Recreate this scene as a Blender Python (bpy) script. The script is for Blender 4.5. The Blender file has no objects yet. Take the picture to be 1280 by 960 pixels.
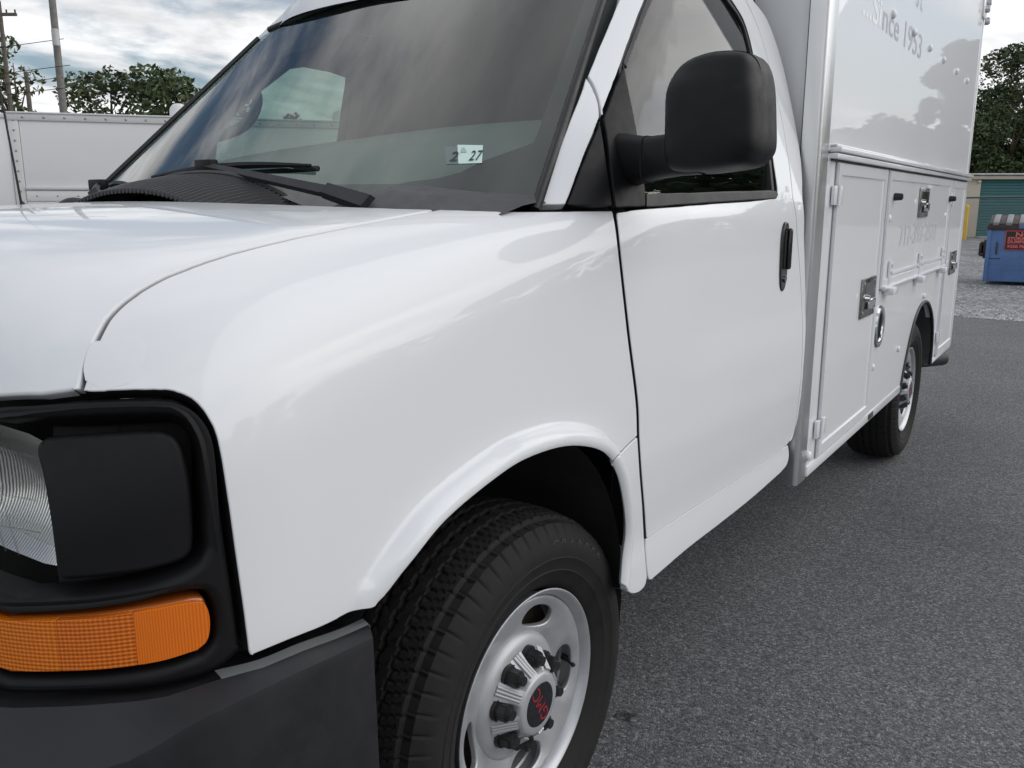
import bpy, bmesh, math, random, json
import numpy as np
from mathutils import Vector, Matrix
from mathutils.geometry import delaunay_2d_cdt
S = bpy.context.scene
COL = S.collection
R_ = math.radians
# ------------------------------------------------------------------ camera
cam = bpy.data.cameras.new('camera'); cam.sensor_width = 36.0
cam.lens = 1076.255 / 1280 * 36; cam.clip_start = .05; cam.clip_end = 2000
camo = bpy.data.objects.new('camera', cam); COL.objects.link(camo)
camo.location = (1.7250, -1.2780, 1.3170)
camo.rotation_euler = (R_(90 - 11.78), 0, R_(34.08))
S.camera = camo
# ------------------------------------------------------------------ sky, sun, exposure
SUN_EL, SUN_AZ = 28, 56          # azimuth counted from +Y towards +X
world = bpy.data.worlds.new('World'); S.world = world; world.use_nodes = True
wn = world.node_tree; wn.nodes.clear()
def WN(t, **k):
    n = wn.nodes.new(t)
    for a, b in k.items(): setattr(n, a, b)
    return n
wl = wn.links.new
sky = WN('ShaderNodeTexSky', sky_type='NISHITA', sun_disc=False, sun_elevation=R_(SUN_EL), sun_rotation=R_(SUN_AZ), air_density=1.0, dust_density=1.5)
tc = WN('ShaderNodeTexCoord'); sep = WN('ShaderNodeSeparateXYZ'); wl(tc.outputs['Generated'], sep.inputs[0])
zc = WN('ShaderNodeMath', operation='MAXIMUM'); zc.inputs[1].default_value = .03; wl(sep.outputs['Z'], zc.inputs[0])
za = WN('ShaderNodeMath', operation='ADD'); za.inputs[1].default_value = .12; wl(zc.outputs[0], za.inputs[0])
dv = []
for ax in 'XY':
    d = WN('ShaderNodeMath', operation='DIVIDE'); wl(sep.outputs[ax], d.inputs[0]); wl(za.outputs[0], d.inputs[1]); dv.append(d)
cmb = WN('ShaderNodeCombineXYZ'); wl(dv[0].outputs[0], cmb.inputs[0]); wl(dv[1].outputs[0], cmb.inputs[1])
cmap = WN('ShaderNodeMapping'); cmap.inputs['Location'].default_value = (3.1, 1.7, 0); cmap.inputs['Rotation'].default_value = (0, 0, .6); cmap.inputs['Scale'].default_value = (1.0, .62, 1); wl(cmb.outputs[0], cmap.inputs[0])
n1 = WN('ShaderNodeTexNoise'); n1.inputs['Scale'].default_value = .9; n1.inputs['Detail'].default_value = 9; n1.inputs['Roughness'].default_value = .56; n1.inputs['Distortion'].default_value = .5; wl(cmap.outputs[0], n1.inputs[0])
n2 = WN('ShaderNodeTexNoise'); n2.inputs['Scale'].default_value = 1.9; n2.inputs['Detail'].default_value = 8; n2.inputs['Roughness'].default_value = .6; n2.inputs['Distortion'].default_value = .3; wl(cmap.outputs[0], n2.inputs[0])
cov = WN('ShaderNodeMapRange', interpolation_type='SMOOTHSTEP'); cov.inputs['From Min'].default_value = .40; cov.inputs['From Max'].default_value = .53; wl(n1.outputs[0], cov.inputs['Value'])
shd = WN('ShaderNodeValToRGB'); shd.color_ramp.elements[0].position = .30; shd.color_ramp.elements[0].color = (5.2, 5.35, 5.6, 1); shd.color_ramp.elements[1].position = .66; shd.color_ramp.elements[1].color = (12.5, 12.5, 12.5, 1); wl(n2.outputs[0], shd.inputs[0])
mix = WN('ShaderNodeMixRGB'); wl(cov.outputs[0], mix.inputs[0]); wl(sky.outputs[0], mix.inputs[1]); wl(shd.outputs[0], mix.inputs[2])
bg = WN('ShaderNodeBackground'); bg.inputs['Strength'].default_value = .105; wl(mix.outputs[0], bg.inputs[0])
wo = WN('ShaderNodeOutputWorld'); wl(bg.outputs[0], wo.inputs[0])
sun = bpy.data.lights.new('sun', 'SUN'); sun.energy = 1.7; sun.angle = R_(85); sun.color = (1, .985, .965)
suno = bpy.data.objects.new('sun', sun); COL.objects.link(suno)
suno.rotation_euler = Vector((math.sin(R_(SUN_AZ)) * math.cos(R_(SUN_EL)), math.cos(R_(SUN_AZ)) * math.cos(R_(SUN_EL)), math.sin(R_(SUN_EL)))).to_track_quat('Z', 'Y').to_euler()
S.view_settings.view_transform = 'Standard'; S.view_settings.look = 'None'; S.view_settings.gamma = 1; S.view_settings.exposure = 0.0
S.cycles.max_bounces = 8; S.cycles.transparent_max_bounces = 12
# ------------------------------------------------------------------ shape of the cab: a smooth level set in metres
def pchip(xs,ys):
    xs=np.array(xs,float);ys=np.array(ys,float);h=np.diff(xs);d=np.diff(ys)/h
    m=np.zeros_like(ys)
    for i in range(1,len(xs)-1):
        if d[i-1]*d[i]>0:
            w1=2*h[i]+h[i-1];w2=h[i]+2*h[i-1];m[i]=(w1+w2)/(w1/d[i-1]+w2/d[i])
    m[0]=d[0];m[-1]=d[-1]
    def f(x):
        x=np.asarray(x,float);i=np.clip(np.searchsorted(xs,x)-1,0,len(xs)-2)
        t=(x-xs[i])/h[i]
        tc=np.clip(t,0,1)
        v=(2*tc**3-3*tc**2+1)*ys[i]+(tc**3-2*tc**2+tc)*h[i]*m[i]+(-2*tc**3+3*tc**2)*ys[i+1]+(tc**3-tc**2)*h[i]*m[i+1]
        return v+np.where(t<0,(t)*h[i]*m[0],0)+np.where(t>1,(t-1)*h[i]*m[-1],0)
    return f
def smax(a,b,k):
    h=np.maximum(k-np.abs(a-b),0)/k
    return np.maximum(a,b)+h*h*k/4
def sstep(a,b,x):
    t=np.clip((x-a)/(b-a),0,1);return t*t*(3-2*t)
# ---- lower cab body (fender, hood, door below the belt) as a level set, left half; metres
XPLAN=pchip([-1.2,-.8,-.5,0,.35,1.0,1.39,1.8],[.885,.912,.93,.947,.958,.986,1.003,1.010])
QZ=pchip([.2,.40,.46,.52,.58,.68,.80,.95,1.10,1.20,1.30,1.4],[-.06,-.034,-.0075,-.0085,-.0125,-.006,0,0,-.003,-.007,-.012,-.018])
QD=pchip([.2,.86,.92,.97,1.02,1.08,1.2,1.5],[0,0,-.001,-.0045,-.0075,-.008,-.006,-.004])
HS=pchip([-1.0,-.90,-.84,-.79,-.72,-.62,-.50,-.38,-.25,-.10,.1,.3,.8,1.2,1.5],[.98,1.06,1.115,1.165,1.205,1.24,1.265,1.282,1.296,1.309,1.317,1.322,1.345,1.40,1.46])
CR=pchip([-1.0,-.85,-.65,-.45,-.2,.05,.3],[.09,.088,.068,.043,.024,.012,.0])
KT=pchip([-1.0,-.6,-.2,.2,.4,1.5],[.20,.20,.17,.10,.07,.06])
ARCH=None
XM=.10
def yfront(x,z): return -.900+.09*(x-XM)**2
def flare_bulge(y,z):
    if ARCH is None: return 0*y
    P=np.stack([np.ravel(y),np.ravel(z)],1)
    best=np.full(len(P),9.)
    A=ARCH[10:] if len(ARCH)>20 else ARCH
    for a,b in zip(A[:-1],A[1:]):
        ab=b-a;s=np.clip(((P-a)@ab)/(ab@ab),0,1);best=np.minimum(best,np.linalg.norm(P-a-s[:,None]*ab,axis=1))
    d=best.reshape(np.shape(y))
    return FL(d)*sstep(-.54,-.37,y)
FL=pchip([0,.008,.020,.031,.039,.045,.051,9],[.017,.026,.030,.027,.017,.005,0,0])
def F(p,off=0,fl=True):
    x,y,z=p[...,0],p[...,1],p[...,2]
    x=np.abs(x-XM)+XM
    s=x-XPLAN(y)-QZ(z)-QD(z)*sstep(.40,.75,y)
    if fl: s=s-flare_bulge(y,z)
    fr=-(y-yfront(x,z))
    a=smax(s,fr,.26)
    t=(z-HS(y)-CR(y)*(1-((x-XM)/.69)**2))*.97
    return smax(a,t,KT(y))-off
def grad(p,off=0,e=1e-3,fl=True):
    g=np.zeros(p.shape)
    for i in range(3):
        d=np.zeros(3);d[i]=e
        g[...,i]=(F(p+d,off,fl)-F(p-d,off,fl))/(2*e)
    return g/np.linalg.norm(g,axis=-1,keepdims=True)
def march(o,d,off=0,tmax=4.,fl=True,n=260):
    """first outside->inside crossing along o+t*d (arrays)"""
    o=np.atleast_2d(o);d=np.atleast_2d(d)*np.ones_like(o)
    ts=np.linspace(0.0,tmax,n)
    lo=np.full(len(o),np.nan);hi=np.full(len(o),np.nan)
    prev=F(o,off,fl)
    for k in range(1,n):
        cur=F(o+ts[k]*d,off,fl)
        hit=(prev>0)&(cur<=0)&np.isnan(lo)
        lo[hit]=ts[k-1];hi[hit]=ts[k]
        prev=cur
        if not np.isnan(lo).any(): break
    for _ in range(30):
        m=(lo+hi)/2;v=F(o+m[:,None]*d,off,fl)
        lo=np.where(v>0,m,lo);hi=np.where(v>0,hi,m)
    return o+lo[:,None]*d
ARCH = np.array([[-0.5231, 0.7663], [-0.5163, 0.7664], [-0.5096, 0.7666], [-0.5028, 0.7668], [-0.496, 0.7669], [-0.489, 0.7669], [-0.4821, 0.7662], [-0.4752, 0.7648], [-0.4681, 0.7637], [-0.4605, 0.7637], [-0.4522, 0.7659], [-0.4434, 0.7706], [-0.4343, 0.7773], [-0.4246, 0.7853], [-0.4138, 0.7938], [-0.4017, 0.8021], [-0.3885, 0.8104], [-0.3745, 0.8193], [-0.3592, 0.8283], [-0.3424, 0.8371], [-0.3237, 0.845], [-0.3021, 0.8524], [-0.2779, 0.8595], [-0.2525, 0.866], [-0.2276, 0.8719], [-0.2048, 0.8768], [-0.185, 0.8809], [-0.1671, 0.8842], [-0.1498, 0.8867], [-0.1318, 0.8885], [-0.1119, 0.8895], [-0.0894, 0.8898], [-0.0652, 0.8893], [-0.0403, 0.8881], [-0.0154, 0.886], [0.0083, 0.8829], [0.0316, 0.8786], [0.0549, 0.8732], [0.0775, 0.867], [0.0986, 0.8604], [0.1172, 0.8537], [0.1329, 0.8472], [0.1462, 0.8407], [0.158, 0.8338], [0.1688, 0.826], [0.1795, 0.8169], [0.1898, 0.8067], [0.1992, 0.7956], [0.208, 0.7834], [0.2165, 0.7698], [0.225, 0.7545], [0.2339, 0.7364], [0.2432, 0.7157], [0.2519, 0.694], [0.2593, 0.673], [0.2644, 0.6543], [0.2668, 0.6381], [0.2671, 0.6233], [0.266, 0.6097], [0.2642, 0.5969], [0.2626, 0.5847], [0.261, 0.5731], [0.2589, 0.5624], [0.2565, 0.5523], [0.254, 0.5429], [0.2514, 0.5338], [0.2488, 0.5254], [0.2461, 0.5177], [0.2433, 0.5105], [0.2404, 0.5034], [0.2376, 0.496]])
def XG(y,z):
    dz=z-1.31
    x=XPLAN(y)-.030+.014*sstep(.6,1.3,y)-.20*dz-.10*dz*np.abs(dz)
    ye=.10+1.06*(z-1.308)
    return x-.06*np.clip(1-(y-ye)/.17,0,2)**2
def YW(x,z):
    dz=z-1.308;xe=.753-.29*dz
    return .086+1.056*dz-(.14-.135*dz)*(1-((x-.1)/xe)**2)
# outlines of the panels on that shape, world metres
DATA = {
'fender': [(0.784,-0.1096,1.309),(0.7892,-0.158,1.304),(0.7903,-0.1999,1.299),(0.7904,-0.2386,1.295),(0.7905,-0.2745,1.291),(0.7901,-0.3067,1.287),(0.7892,-0.3354,1.284),(0.7881,-0.3614,1.28),(0.7868,-0.3854,1.277),(0.7856,-0.4081,1.274),(0.7846,-0.4299,1.272),(0.7837,-0.4511,1.268),(0.7828,-0.4714,1.265),(0.7817,-0.4903,1.262),(0.7804,-0.5076,1.259),(0.7792,-0.5234,1.256),(0.7781,-0.5373,1.254),(0.7773,-0.5497,1.251),(0.7765,-0.5612,1.248),(0.7757,-0.5723,1.246),(0.7749,-0.5836,1.243),(0.7738,-0.5951,1.24),(0.7725,-0.6065,1.236),(0.7712,-0.6176,1.233),(0.77,-0.6283,1.23),(0.769,-0.6384,1.226),(0.7683,-0.6481,1.222),(0.7679,-0.6575,1.218),(0.7675,-0.6664,1.214),(0.7674,-0.6746,1.209),(0.7673,-0.6822,1.205),(0.7674,-0.689,1.201),(0.7677,-0.695,1.197),(0.7682,-0.7006,1.193),(0.7691,-0.7061,1.189),(0.7704,-0.7117,1.185),(0.7723,-0.7175,1.179),(0.7746,-0.7234,1.173),(0.7769,-0.729,1.167),(0.7791,-0.7341,1.161),(0.7809,-0.7386,1.156),(0.7825,-0.7423,1.151),(0.7839,-0.7455,1.147),(0.7853,-0.7484,1.143),(0.7866,-0.7509,1.139),(0.7878,-0.7533,1.136),(0.789,-0.7554,1.132),(0.7902,-0.7572,1.129),(0.7913,-0.7588,1.126),(0.7924,-0.7602,1.124),(0.7932,-0.7617,1.121),(0.7939,-0.7631,1.119),(0.7944,-0.7643,1.117),(0.7948,-0.7655,1.115),(0.7952,-0.7667,1.113),(0.7956,-0.7679,1.111),(0.7993,-0.7654,1.111),(0.803,-0.7628,1.11),(0.8066,-0.7603,1.11),(0.8101,-0.7576,1.11),(0.8135,-0.7549,1.11),(0.8166,-0.7524,1.11),(0.8193,-0.7501,1.111),(0.8222,-0.7476,1.111),(0.8254,-0.7446,1.111),(0.8296,-0.7408,1.111),(0.8349,-0.7356,1.111),(0.8412,-0.7291,1.111),(0.8475,-0.7222,1.11),(0.8534,-0.7154,1.11),(0.8582,-0.7098,1.109),(0.8618,-0.7055,1.109),(0.8648,-0.7021,1.108),(0.8674,-0.6993,1.107),(0.8698,-0.6968,1.105),(0.8724,-0.6943,1.104),(0.875,-0.6917,1.102),(0.8775,-0.6893,1.1),(0.8799,-0.687,1.098),(0.8823,-0.685,1.095),(0.8848,-0.6831,1.092),(0.8873,-0.6813,1.088),(0.8899,-0.6796,1.084),(0.8924,-0.6781,1.079),(0.8948,-0.6768,1.074),(0.8969,-0.6756,1.069),(0.8988,-0.6747,1.065),(0.9003,-0.6741,1.06),(0.9018,-0.6736,1.055),(0.9033,-0.6733,1.049),(0.9049,-0.6731,1.041),(0.9066,-0.6729,1.032),(0.9081,-0.6727,1.021),(0.9093,-0.6724,1.009),(0.9101,-0.6719,0.9964),(0.9106,-0.6711,0.9834),(0.911,-0.6702,0.9701),(0.9113,-0.6693,0.9561),(0.9116,-0.6684,0.9417),(0.9118,-0.6675,0.927),(0.9121,-0.6666,0.9125),(0.9123,-0.6656,0.8977),(0.9126,-0.6646,0.8826),(0.9129,-0.6636,0.8675),(0.9131,-0.6626,0.8528),(0.9134,-0.6617,0.8389),(0.9136,-0.661,0.8261),(0.9137,-0.6604,0.8142),(0.9139,-0.6598,0.8027),(0.914,-0.6592,0.7912),(0.9139,-0.6585,0.7794),(0.914,-0.6579,0.7774),(0.9141,-0.6574,0.7755),(0.9141,-0.6569,0.7735),(0.9142,-0.6564,0.7716),(0.9143,-0.6558,0.7696),(0.9166,-0.6457,0.7701),(0.9187,-0.6352,0.7703),(0.9206,-0.6243,0.7704),(0.9222,-0.6134,0.7703),(0.9234,-0.6026,0.77),(0.9244,-0.5919,0.7694),(0.9252,-0.5811,0.7686),(0.9257,-0.5705,0.7677),(0.9263,-0.5604,0.7668),(0.9267,-0.5509,0.7662),(0.9272,-0.5424,0.7659),(0.9276,-0.5347,0.7657),(0.9279,-0.5276,0.7657),(0.9283,-0.5205,0.7657),(0.9285,-0.5163,0.7664),(0.9288,-0.5096,0.7666),(0.9291,-0.5028,0.7668),(0.9306,-0.496,0.7669),(0.9342,-0.489,0.7669),(0.9374,-0.4821,0.7662),(0.9399,-0.4752,0.7648),(0.9419,-0.4681,0.7637),(0.9427,-0.4605,0.7637),(0.9402,-0.4522,0.7659),(0.942,-0.4434,0.7706),(0.9439,-0.4343,0.7773),(0.9459,-0.4246,0.7853),(0.9477,-0.4138,0.7938),(0.9495,-0.4017,0.8021),(0.951,-0.3885,0.8104),(0.952,-0.3745,0.8193),(0.9526,-0.3592,0.8283),(0.9532,-0.3424,0.8371),(0.9538,-0.3237,0.845),(0.9545,-0.3021,0.8524),(0.9553,-0.2779,0.8595),(0.9562,-0.2525,0.866),(0.9569,-0.2276,0.8719),(0.9577,-0.2048,0.8768),(0.9583,-0.185,0.8809),(0.9588,-0.1671,0.8842),(0.9593,-0.1498,0.8867),(0.9599,-0.1318,0.8885),(0.9605,-0.1119,0.8895),(0.9612,-0.0894,0.8898),(0.9619,-0.0652,0.8893),(0.9627,-0.0403,0.8881),(0.9635,-0.0154,0.886),(0.9643,0.0083,0.8829),(0.965,0.0316,0.8786),(0.9657,0.0549,0.8732),(0.9664,0.0775,0.867),(0.9671,0.0986,0.8604),(0.9676,0.1172,0.8537),(0.9681,0.1329,0.8472),(0.9685,0.1462,0.8407),(0.9689,0.158,0.8338),(0.9692,0.1688,0.826),(0.9727,0.1847,0.8151),(0.9758,0.1844,0.8189),(0.9785,0.1849,0.8224),(0.9804,0.1869,0.8253),(0.9821,0.1898,0.8282),(0.9829,0.1947,0.8308),(0.9811,0.2059,0.8317),(0.9552,0.266,0.8173),(0.9554,0.2743,0.82),(0.9557,0.2827,0.8226),(0.956,0.291,0.8251),(0.9563,0.2993,0.8272),(0.9565,0.3076,0.8292),(0.9568,0.3159,0.831),(0.9571,0.3243,0.8329),(0.9574,0.3328,0.8348),(0.9573,0.3308,0.8504),(0.9573,0.3294,0.8648),(0.9572,0.3277,0.8798),(0.9571,0.325,0.8967),(0.957,0.3205,0.9171),(0.9567,0.3138,0.9416),(0.9564,0.3056,0.9691),(0.9557,0.297,0.9981),(0.9549,0.2887,1.028),(0.9539,0.2812,1.057),(0.9528,0.2741,1.087),(0.9516,0.267,1.119),(0.9502,0.2605,1.15),(0.9488,0.2549,1.179),(0.9475,0.2502,1.203),(0.9465,0.2466,1.222),(0.9452,0.2446,1.238),(0.9431,0.2451,1.25),(0.9402,0.2472,1.262),(0.9366,0.2507,1.272),(0.9326,0.2551,1.281),(0.9287,0.2595,1.288),(0.9247,0.2642,1.294),(0.9203,0.2699,1.299),(0.9143,0.2784,1.306),(0.9086,0.2507,1.306),(0.903,0.2242,1.306),(0.8977,0.1978,1.306),(0.8923,0.1714,1.306),(0.8864,0.1448,1.305),(0.8799,0.1172,1.305),(0.8728,0.0891,1.305),(0.8655,0.0618,1.305),(0.8582,0.0365,1.305),(0.8513,0.0144,1.305),(0.8448,-0.0043,1.306),(0.8383,-0.0205,1.306),(0.8318,-0.035,1.306),(0.8254,-0.0482,1.307),(0.8188,-0.0608,1.307),(0.8123,-0.0725,1.307),(0.8058,-0.0831,1.308),(0.7991,-0.0927,1.308),(0.792,-0.1016,1.308)],
'flare_end': [(0.9727,0.1847,0.8151),(0.9758,0.1844,0.8189),(0.9785,0.1849,0.8224),(0.9804,0.1869,0.8253),(0.9821,0.1898,0.8282),(0.9829,0.1947,0.8308),(0.9811,0.2059,0.8317),(0.9552,0.266,0.8173),(0.9554,0.2743,0.82),(0.9557,0.2827,0.8226),(0.956,0.291,0.8251),(0.9563,0.2993,0.8272),(0.9565,0.3076,0.8292),(0.9568,0.3159,0.831),(0.9571,0.3243,0.8329),(0.9574,0.3328,0.8348),(0.9575,0.336,0.8173),(0.9576,0.3393,0.7993),(0.9575,0.3431,0.7812),(0.957,0.3477,0.7633),(0.9563,0.3527,0.7461),(0.9555,0.3577,0.7305),(0.9548,0.3626,0.7164),(0.954,0.3675,0.7025),(0.9533,0.3725,0.6876),(0.9524,0.3779,0.6705),(0.951,0.3848,0.6496),(0.9493,0.3925,0.6258),(0.9479,0.3996,0.6013),(0.9475,0.4045,0.5782),(0.9486,0.4061,0.5586),(0.9501,0.4066,0.5422),(0.9513,0.4077,0.5272),(0.9519,0.41,0.5125),(0.9524,0.4127,0.4978),(0.9528,0.4155,0.4825),(0.9527,0.4136,0.4788),(0.9527,0.4121,0.4749),(0.9527,0.4104,0.471),(0.9526,0.4081,0.4677),(0.9525,0.4047,0.465),(0.9523,0.4,0.4631),(0.9521,0.3943,0.4616),(0.9519,0.3879,0.4607),(0.9516,0.3811,0.4605),(0.9514,0.3742,0.461),(0.9511,0.367,0.4622),(0.9508,0.3592,0.4639),(0.9505,0.3512,0.4664),(0.9502,0.3434,0.4696),(0.9499,0.3362,0.4737),(0.9497,0.3297,0.4789),(0.9768,0.2669,0.5147),(0.9757,0.263,0.5204),(0.9739,0.2606,0.5256),(0.9624,0.2514,0.5338),(0.9618,0.254,0.5429),(0.9609,0.2565,0.5523),(0.9602,0.2589,0.5624),(0.9596,0.261,0.5731),(0.9596,0.2626,0.5847),(0.96,0.2642,0.5969),(0.9607,0.266,0.6097),(0.9617,0.2671,0.6233),(0.9629,0.2668,0.6381),(0.9642,0.2644,0.6543),(0.9655,0.2593,0.673),(0.9666,0.2519,0.694),(0.9677,0.2432,0.7157),(0.9688,0.2339,0.7364),(0.9696,0.225,0.7545),(0.97,0.2165,0.7698),(0.9702,0.208,0.7834),(0.9701,0.1992,0.7956),(0.9698,0.1898,0.8067),(0.9695,0.1795,0.8169)],
'patch': [(0.7938,-0.76,1.123),(0.7905,-0.7586,1.127),(0.787,-0.7571,1.132),(0.7838,-0.7546,1.137),(0.7802,-0.75,1.145),(0.7766,-0.7441,1.154),(0.7749,-0.7384,1.16),(0.7772,-0.7338,1.163),(0.782,-0.7297,1.163),(0.7865,-0.7255,1.164),(0.7894,-0.7209,1.166),(0.7921,-0.7163,1.168),(0.7959,-0.712,1.169),(0.8018,-0.7074,1.168),(0.8086,-0.7029,1.167),(0.8147,-0.7002,1.164),(0.8194,-0.7,1.161),(0.8234,-0.7016,1.156),(0.8267,-0.7042,1.151),(0.8295,-0.7078,1.145),(0.8317,-0.7124,1.139),(0.833,-0.7171,1.133),(0.8339,-0.7216,1.127),(0.8339,-0.7263,1.122),(0.832,-0.7318,1.119),(0.827,-0.7384,1.117),(0.8198,-0.7457,1.115),(0.8123,-0.7528,1.114)],
'door_all': [(0.9168,0.2805,1.304),(0.9221,0.2732,1.298),(0.9261,0.2684,1.293),(0.9298,0.2643,1.287),(0.9334,0.2603,1.281),(0.9373,0.2563,1.272),(0.9407,0.253,1.262),(0.9435,0.251,1.25),(0.9456,0.2508,1.237),(0.9468,0.253,1.222),(0.9478,0.2567,1.202),(0.949,0.2614,1.178),(0.9504,0.2671,1.149),(0.9519,0.2736,1.118),(0.953,0.2808,1.086),(0.9541,0.288,1.056),(0.9551,0.2955,1.027),(0.956,0.3039,0.9971),(0.9566,0.3126,0.9679),(0.957,0.3209,0.9404),(0.9572,0.3277,0.9158),(0.9574,0.3322,0.8953),(0.9575,0.3348,0.8784),(0.9575,0.3364,0.8635),(0.9576,0.3378,0.849),(0.9576,0.34,0.8332),(0.9578,0.3431,0.8157),(0.9579,0.3464,0.7977),(0.9577,0.3504,0.7795),(0.9572,0.3552,0.7614),(0.9565,0.3604,0.7441),(0.9557,0.3655,0.7281),(0.9549,0.3706,0.7134),(0.9541,0.3756,0.699),(0.9534,0.3806,0.6843),(0.9525,0.3859,0.6681),(0.9513,0.3922,0.6501),(0.9499,0.399,0.631),(0.9487,0.4055,0.6112),(0.9479,0.411,0.5916),(0.948,0.4146,0.5729),(0.9493,0.447,0.5731),(0.9506,0.4796,0.5734),(0.952,0.5133,0.5737),(0.9535,0.5489,0.574),(0.9551,0.5874,0.5742),(0.957,0.6295,0.5742),(0.959,0.6751,0.574),(0.9612,0.7234,0.5738),(0.9635,0.7737,0.5737),(0.9658,0.8252,0.5737),(0.9682,0.8792,0.5739),(0.9708,0.9366,0.5742),(0.9734,0.9958,0.5745),(0.976,1.054,0.575),(0.9787,1.109,0.5758),(0.9812,1.159,0.5766),(0.9834,1.205,0.5776),(0.9854,1.249,0.5784),(0.9874,1.294,0.5792),(0.9892,1.342,0.5879),(0.9896,1.351,0.5929),(0.9901,1.361,0.5973),(0.9906,1.37,0.602),(0.9911,1.379,0.6083),(0.9919,1.385,0.6174),(0.9929,1.388,0.629),(0.9941,1.39,0.6424),(0.9954,1.39,0.6578),(0.9967,1.389,0.6752),(0.9979,1.389,0.6947),(0.9993,1.388,0.717),(1.001,1.387,0.7418),(1.002,1.385,0.7682),(1.003,1.385,0.7955),(1.003,1.384,0.8231),(1.003,1.382,0.8519),(1.003,1.379,0.882),(1.002,1.376,0.9127),(1,1.375,0.9431),(0.9978,1.375,0.9727),(0.9953,1.374,1.002),(0.9937,1.369,1.03),(0.9924,1.362,1.059),(0.9913,1.352,1.089),(0.9904,1.341,1.12),(0.9894,1.328,1.153),(0.988,1.315,1.189),(0.9863,1.302,1.225),(0.9845,1.29,1.257),(0.9829,1.281,1.284),(0.9816,1.273,1.305),(0.9806,1.267,1.32),(0.9789,1.264,1.333),(0.9763,1.264,1.346),(0.9725,1.268,1.361),(0.9687,1.27,1.378),(0.9649,1.272,1.396),(0.9609,1.273,1.415),(0.9568,1.275,1.434),(0.9525,1.276,1.453),(0.948,1.277,1.473),(0.9432,1.278,1.493),(0.9383,1.278,1.514),(0.9334,1.278,1.534),(0.9286,1.277,1.553),(0.924,1.276,1.571),(0.9196,1.273,1.588),(0.9152,1.27,1.605),(0.9105,1.267,1.622),(0.9054,1.264,1.641),(0.8996,1.262,1.662),(0.8932,1.26,1.685),(0.8866,1.258,1.708),(0.8801,1.256,1.731),(0.8742,1.252,1.751),(0.8689,1.248,1.769),(0.8642,1.244,1.784),(0.8598,1.238,1.798),(0.8553,1.231,1.812),(0.8506,1.223,1.825),(0.8457,1.214,1.84),(0.8407,1.203,1.854),(0.8357,1.191,1.868),(0.8306,1.179,1.881),(0.8255,1.167,1.895),(0.8201,1.155,1.909),(0.8144,1.143,1.924),(0.8089,1.13,1.939),(0.8037,1.118,1.952),(0.7992,1.107,1.963),(0.7955,1.096,1.972),(0.7926,1.086,1.978),(0.79,1.076,1.984),(0.7877,1.065,1.988),(0.7853,1.052,1.992),(0.7828,1.037,1.996),(0.7804,1.021,2),(0.7782,1.003,2.003),(0.7753,0.9877,2.005),(0.7718,0.9743,2.007),(0.7684,0.9616,2.007),(0.765,0.949,2.007),(0.7615,0.9367,2.005),(0.7579,0.9251,2.004),(0.7538,0.9145,2.003),(0.7581,0.8886,1.981),(0.7625,0.8606,1.958),(0.7666,0.8346,1.936),(0.77,0.8145,1.919),(0.7721,0.8039,1.909),(0.7728,0.8052,1.909),(0.7724,0.8158,1.917),(0.7712,0.832,1.928),(0.7698,0.8498,1.941),(0.7687,0.8651,1.952),(0.774,0.8789,1.953),(0.7785,0.8948,1.955),(0.7825,0.912,1.957),(0.7861,0.9298,1.958),(0.7893,0.9478,1.957),(0.7917,0.9662,1.954),(0.7945,0.9831,1.949),(0.7978,0.9982,1.943),(0.8014,1.012,1.935),(0.8054,1.026,1.925),(0.81,1.038,1.914),(0.8153,1.048,1.9),(0.8208,1.058,1.885),(0.826,1.068,1.87),(0.8308,1.078,1.858),(0.8348,1.09,1.847),(0.8384,1.102,1.839),(0.8418,1.114,1.83),(0.8451,1.125,1.822),(0.8485,1.134,1.813),(0.8518,1.14,1.804),(0.855,1.145,1.794),(0.8581,1.148,1.784),(0.8615,1.15,1.773),(0.8652,1.152,1.761),(0.8692,1.153,1.747),(0.8735,1.153,1.732),(0.878,1.153,1.716),(0.8826,1.152,1.7),(0.8874,1.153,1.682),(0.8924,1.154,1.664),(0.8976,1.155,1.645),(0.903,1.157,1.625),(0.9082,1.158,1.606),(0.9131,1.159,1.587),(0.9176,1.16,1.569),(0.922,1.16,1.552),(0.9262,1.159,1.535),(0.9303,1.159,1.518),(0.9342,1.158,1.502),(0.9378,1.158,1.486),(0.9413,1.157,1.471),(0.9447,1.156,1.456),(0.948,1.155,1.441),(0.9513,1.154,1.426),(0.9548,1.154,1.41),(0.9585,1.154,1.393),(0.9621,1.154,1.377),(0.9653,1.153,1.362),(0.9684,1.15,1.351),(0.9701,1.146,1.344),(0.9708,1.142,1.34),(0.9709,1.138,1.339),(0.9709,1.134,1.337),(0.9711,1.13,1.335),(0.9694,1.095,1.334),(0.9678,1.062,1.332),(0.9663,1.029,1.33),(0.9646,0.9948,1.329),(0.9627,0.959,1.327),(0.9605,0.9216,1.326),(0.9581,0.8837,1.325),(0.9554,0.8453,1.324),(0.9527,0.806,1.323),(0.95,0.766,1.322),(0.9472,0.7246,1.321),(0.9446,0.6815,1.319),(0.9421,0.6379,1.318),(0.9399,0.5952,1.317),(0.9378,0.5545,1.315),(0.9356,0.5148,1.314),(0.9333,0.4756,1.313),(0.9309,0.4386,1.312),(0.9286,0.4049,1.311),(0.9264,0.3759,1.31),(0.9242,0.3524,1.309),(0.9222,0.3326,1.308),(0.9205,0.3148,1.306),(0.9187,0.2978,1.305)],
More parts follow.
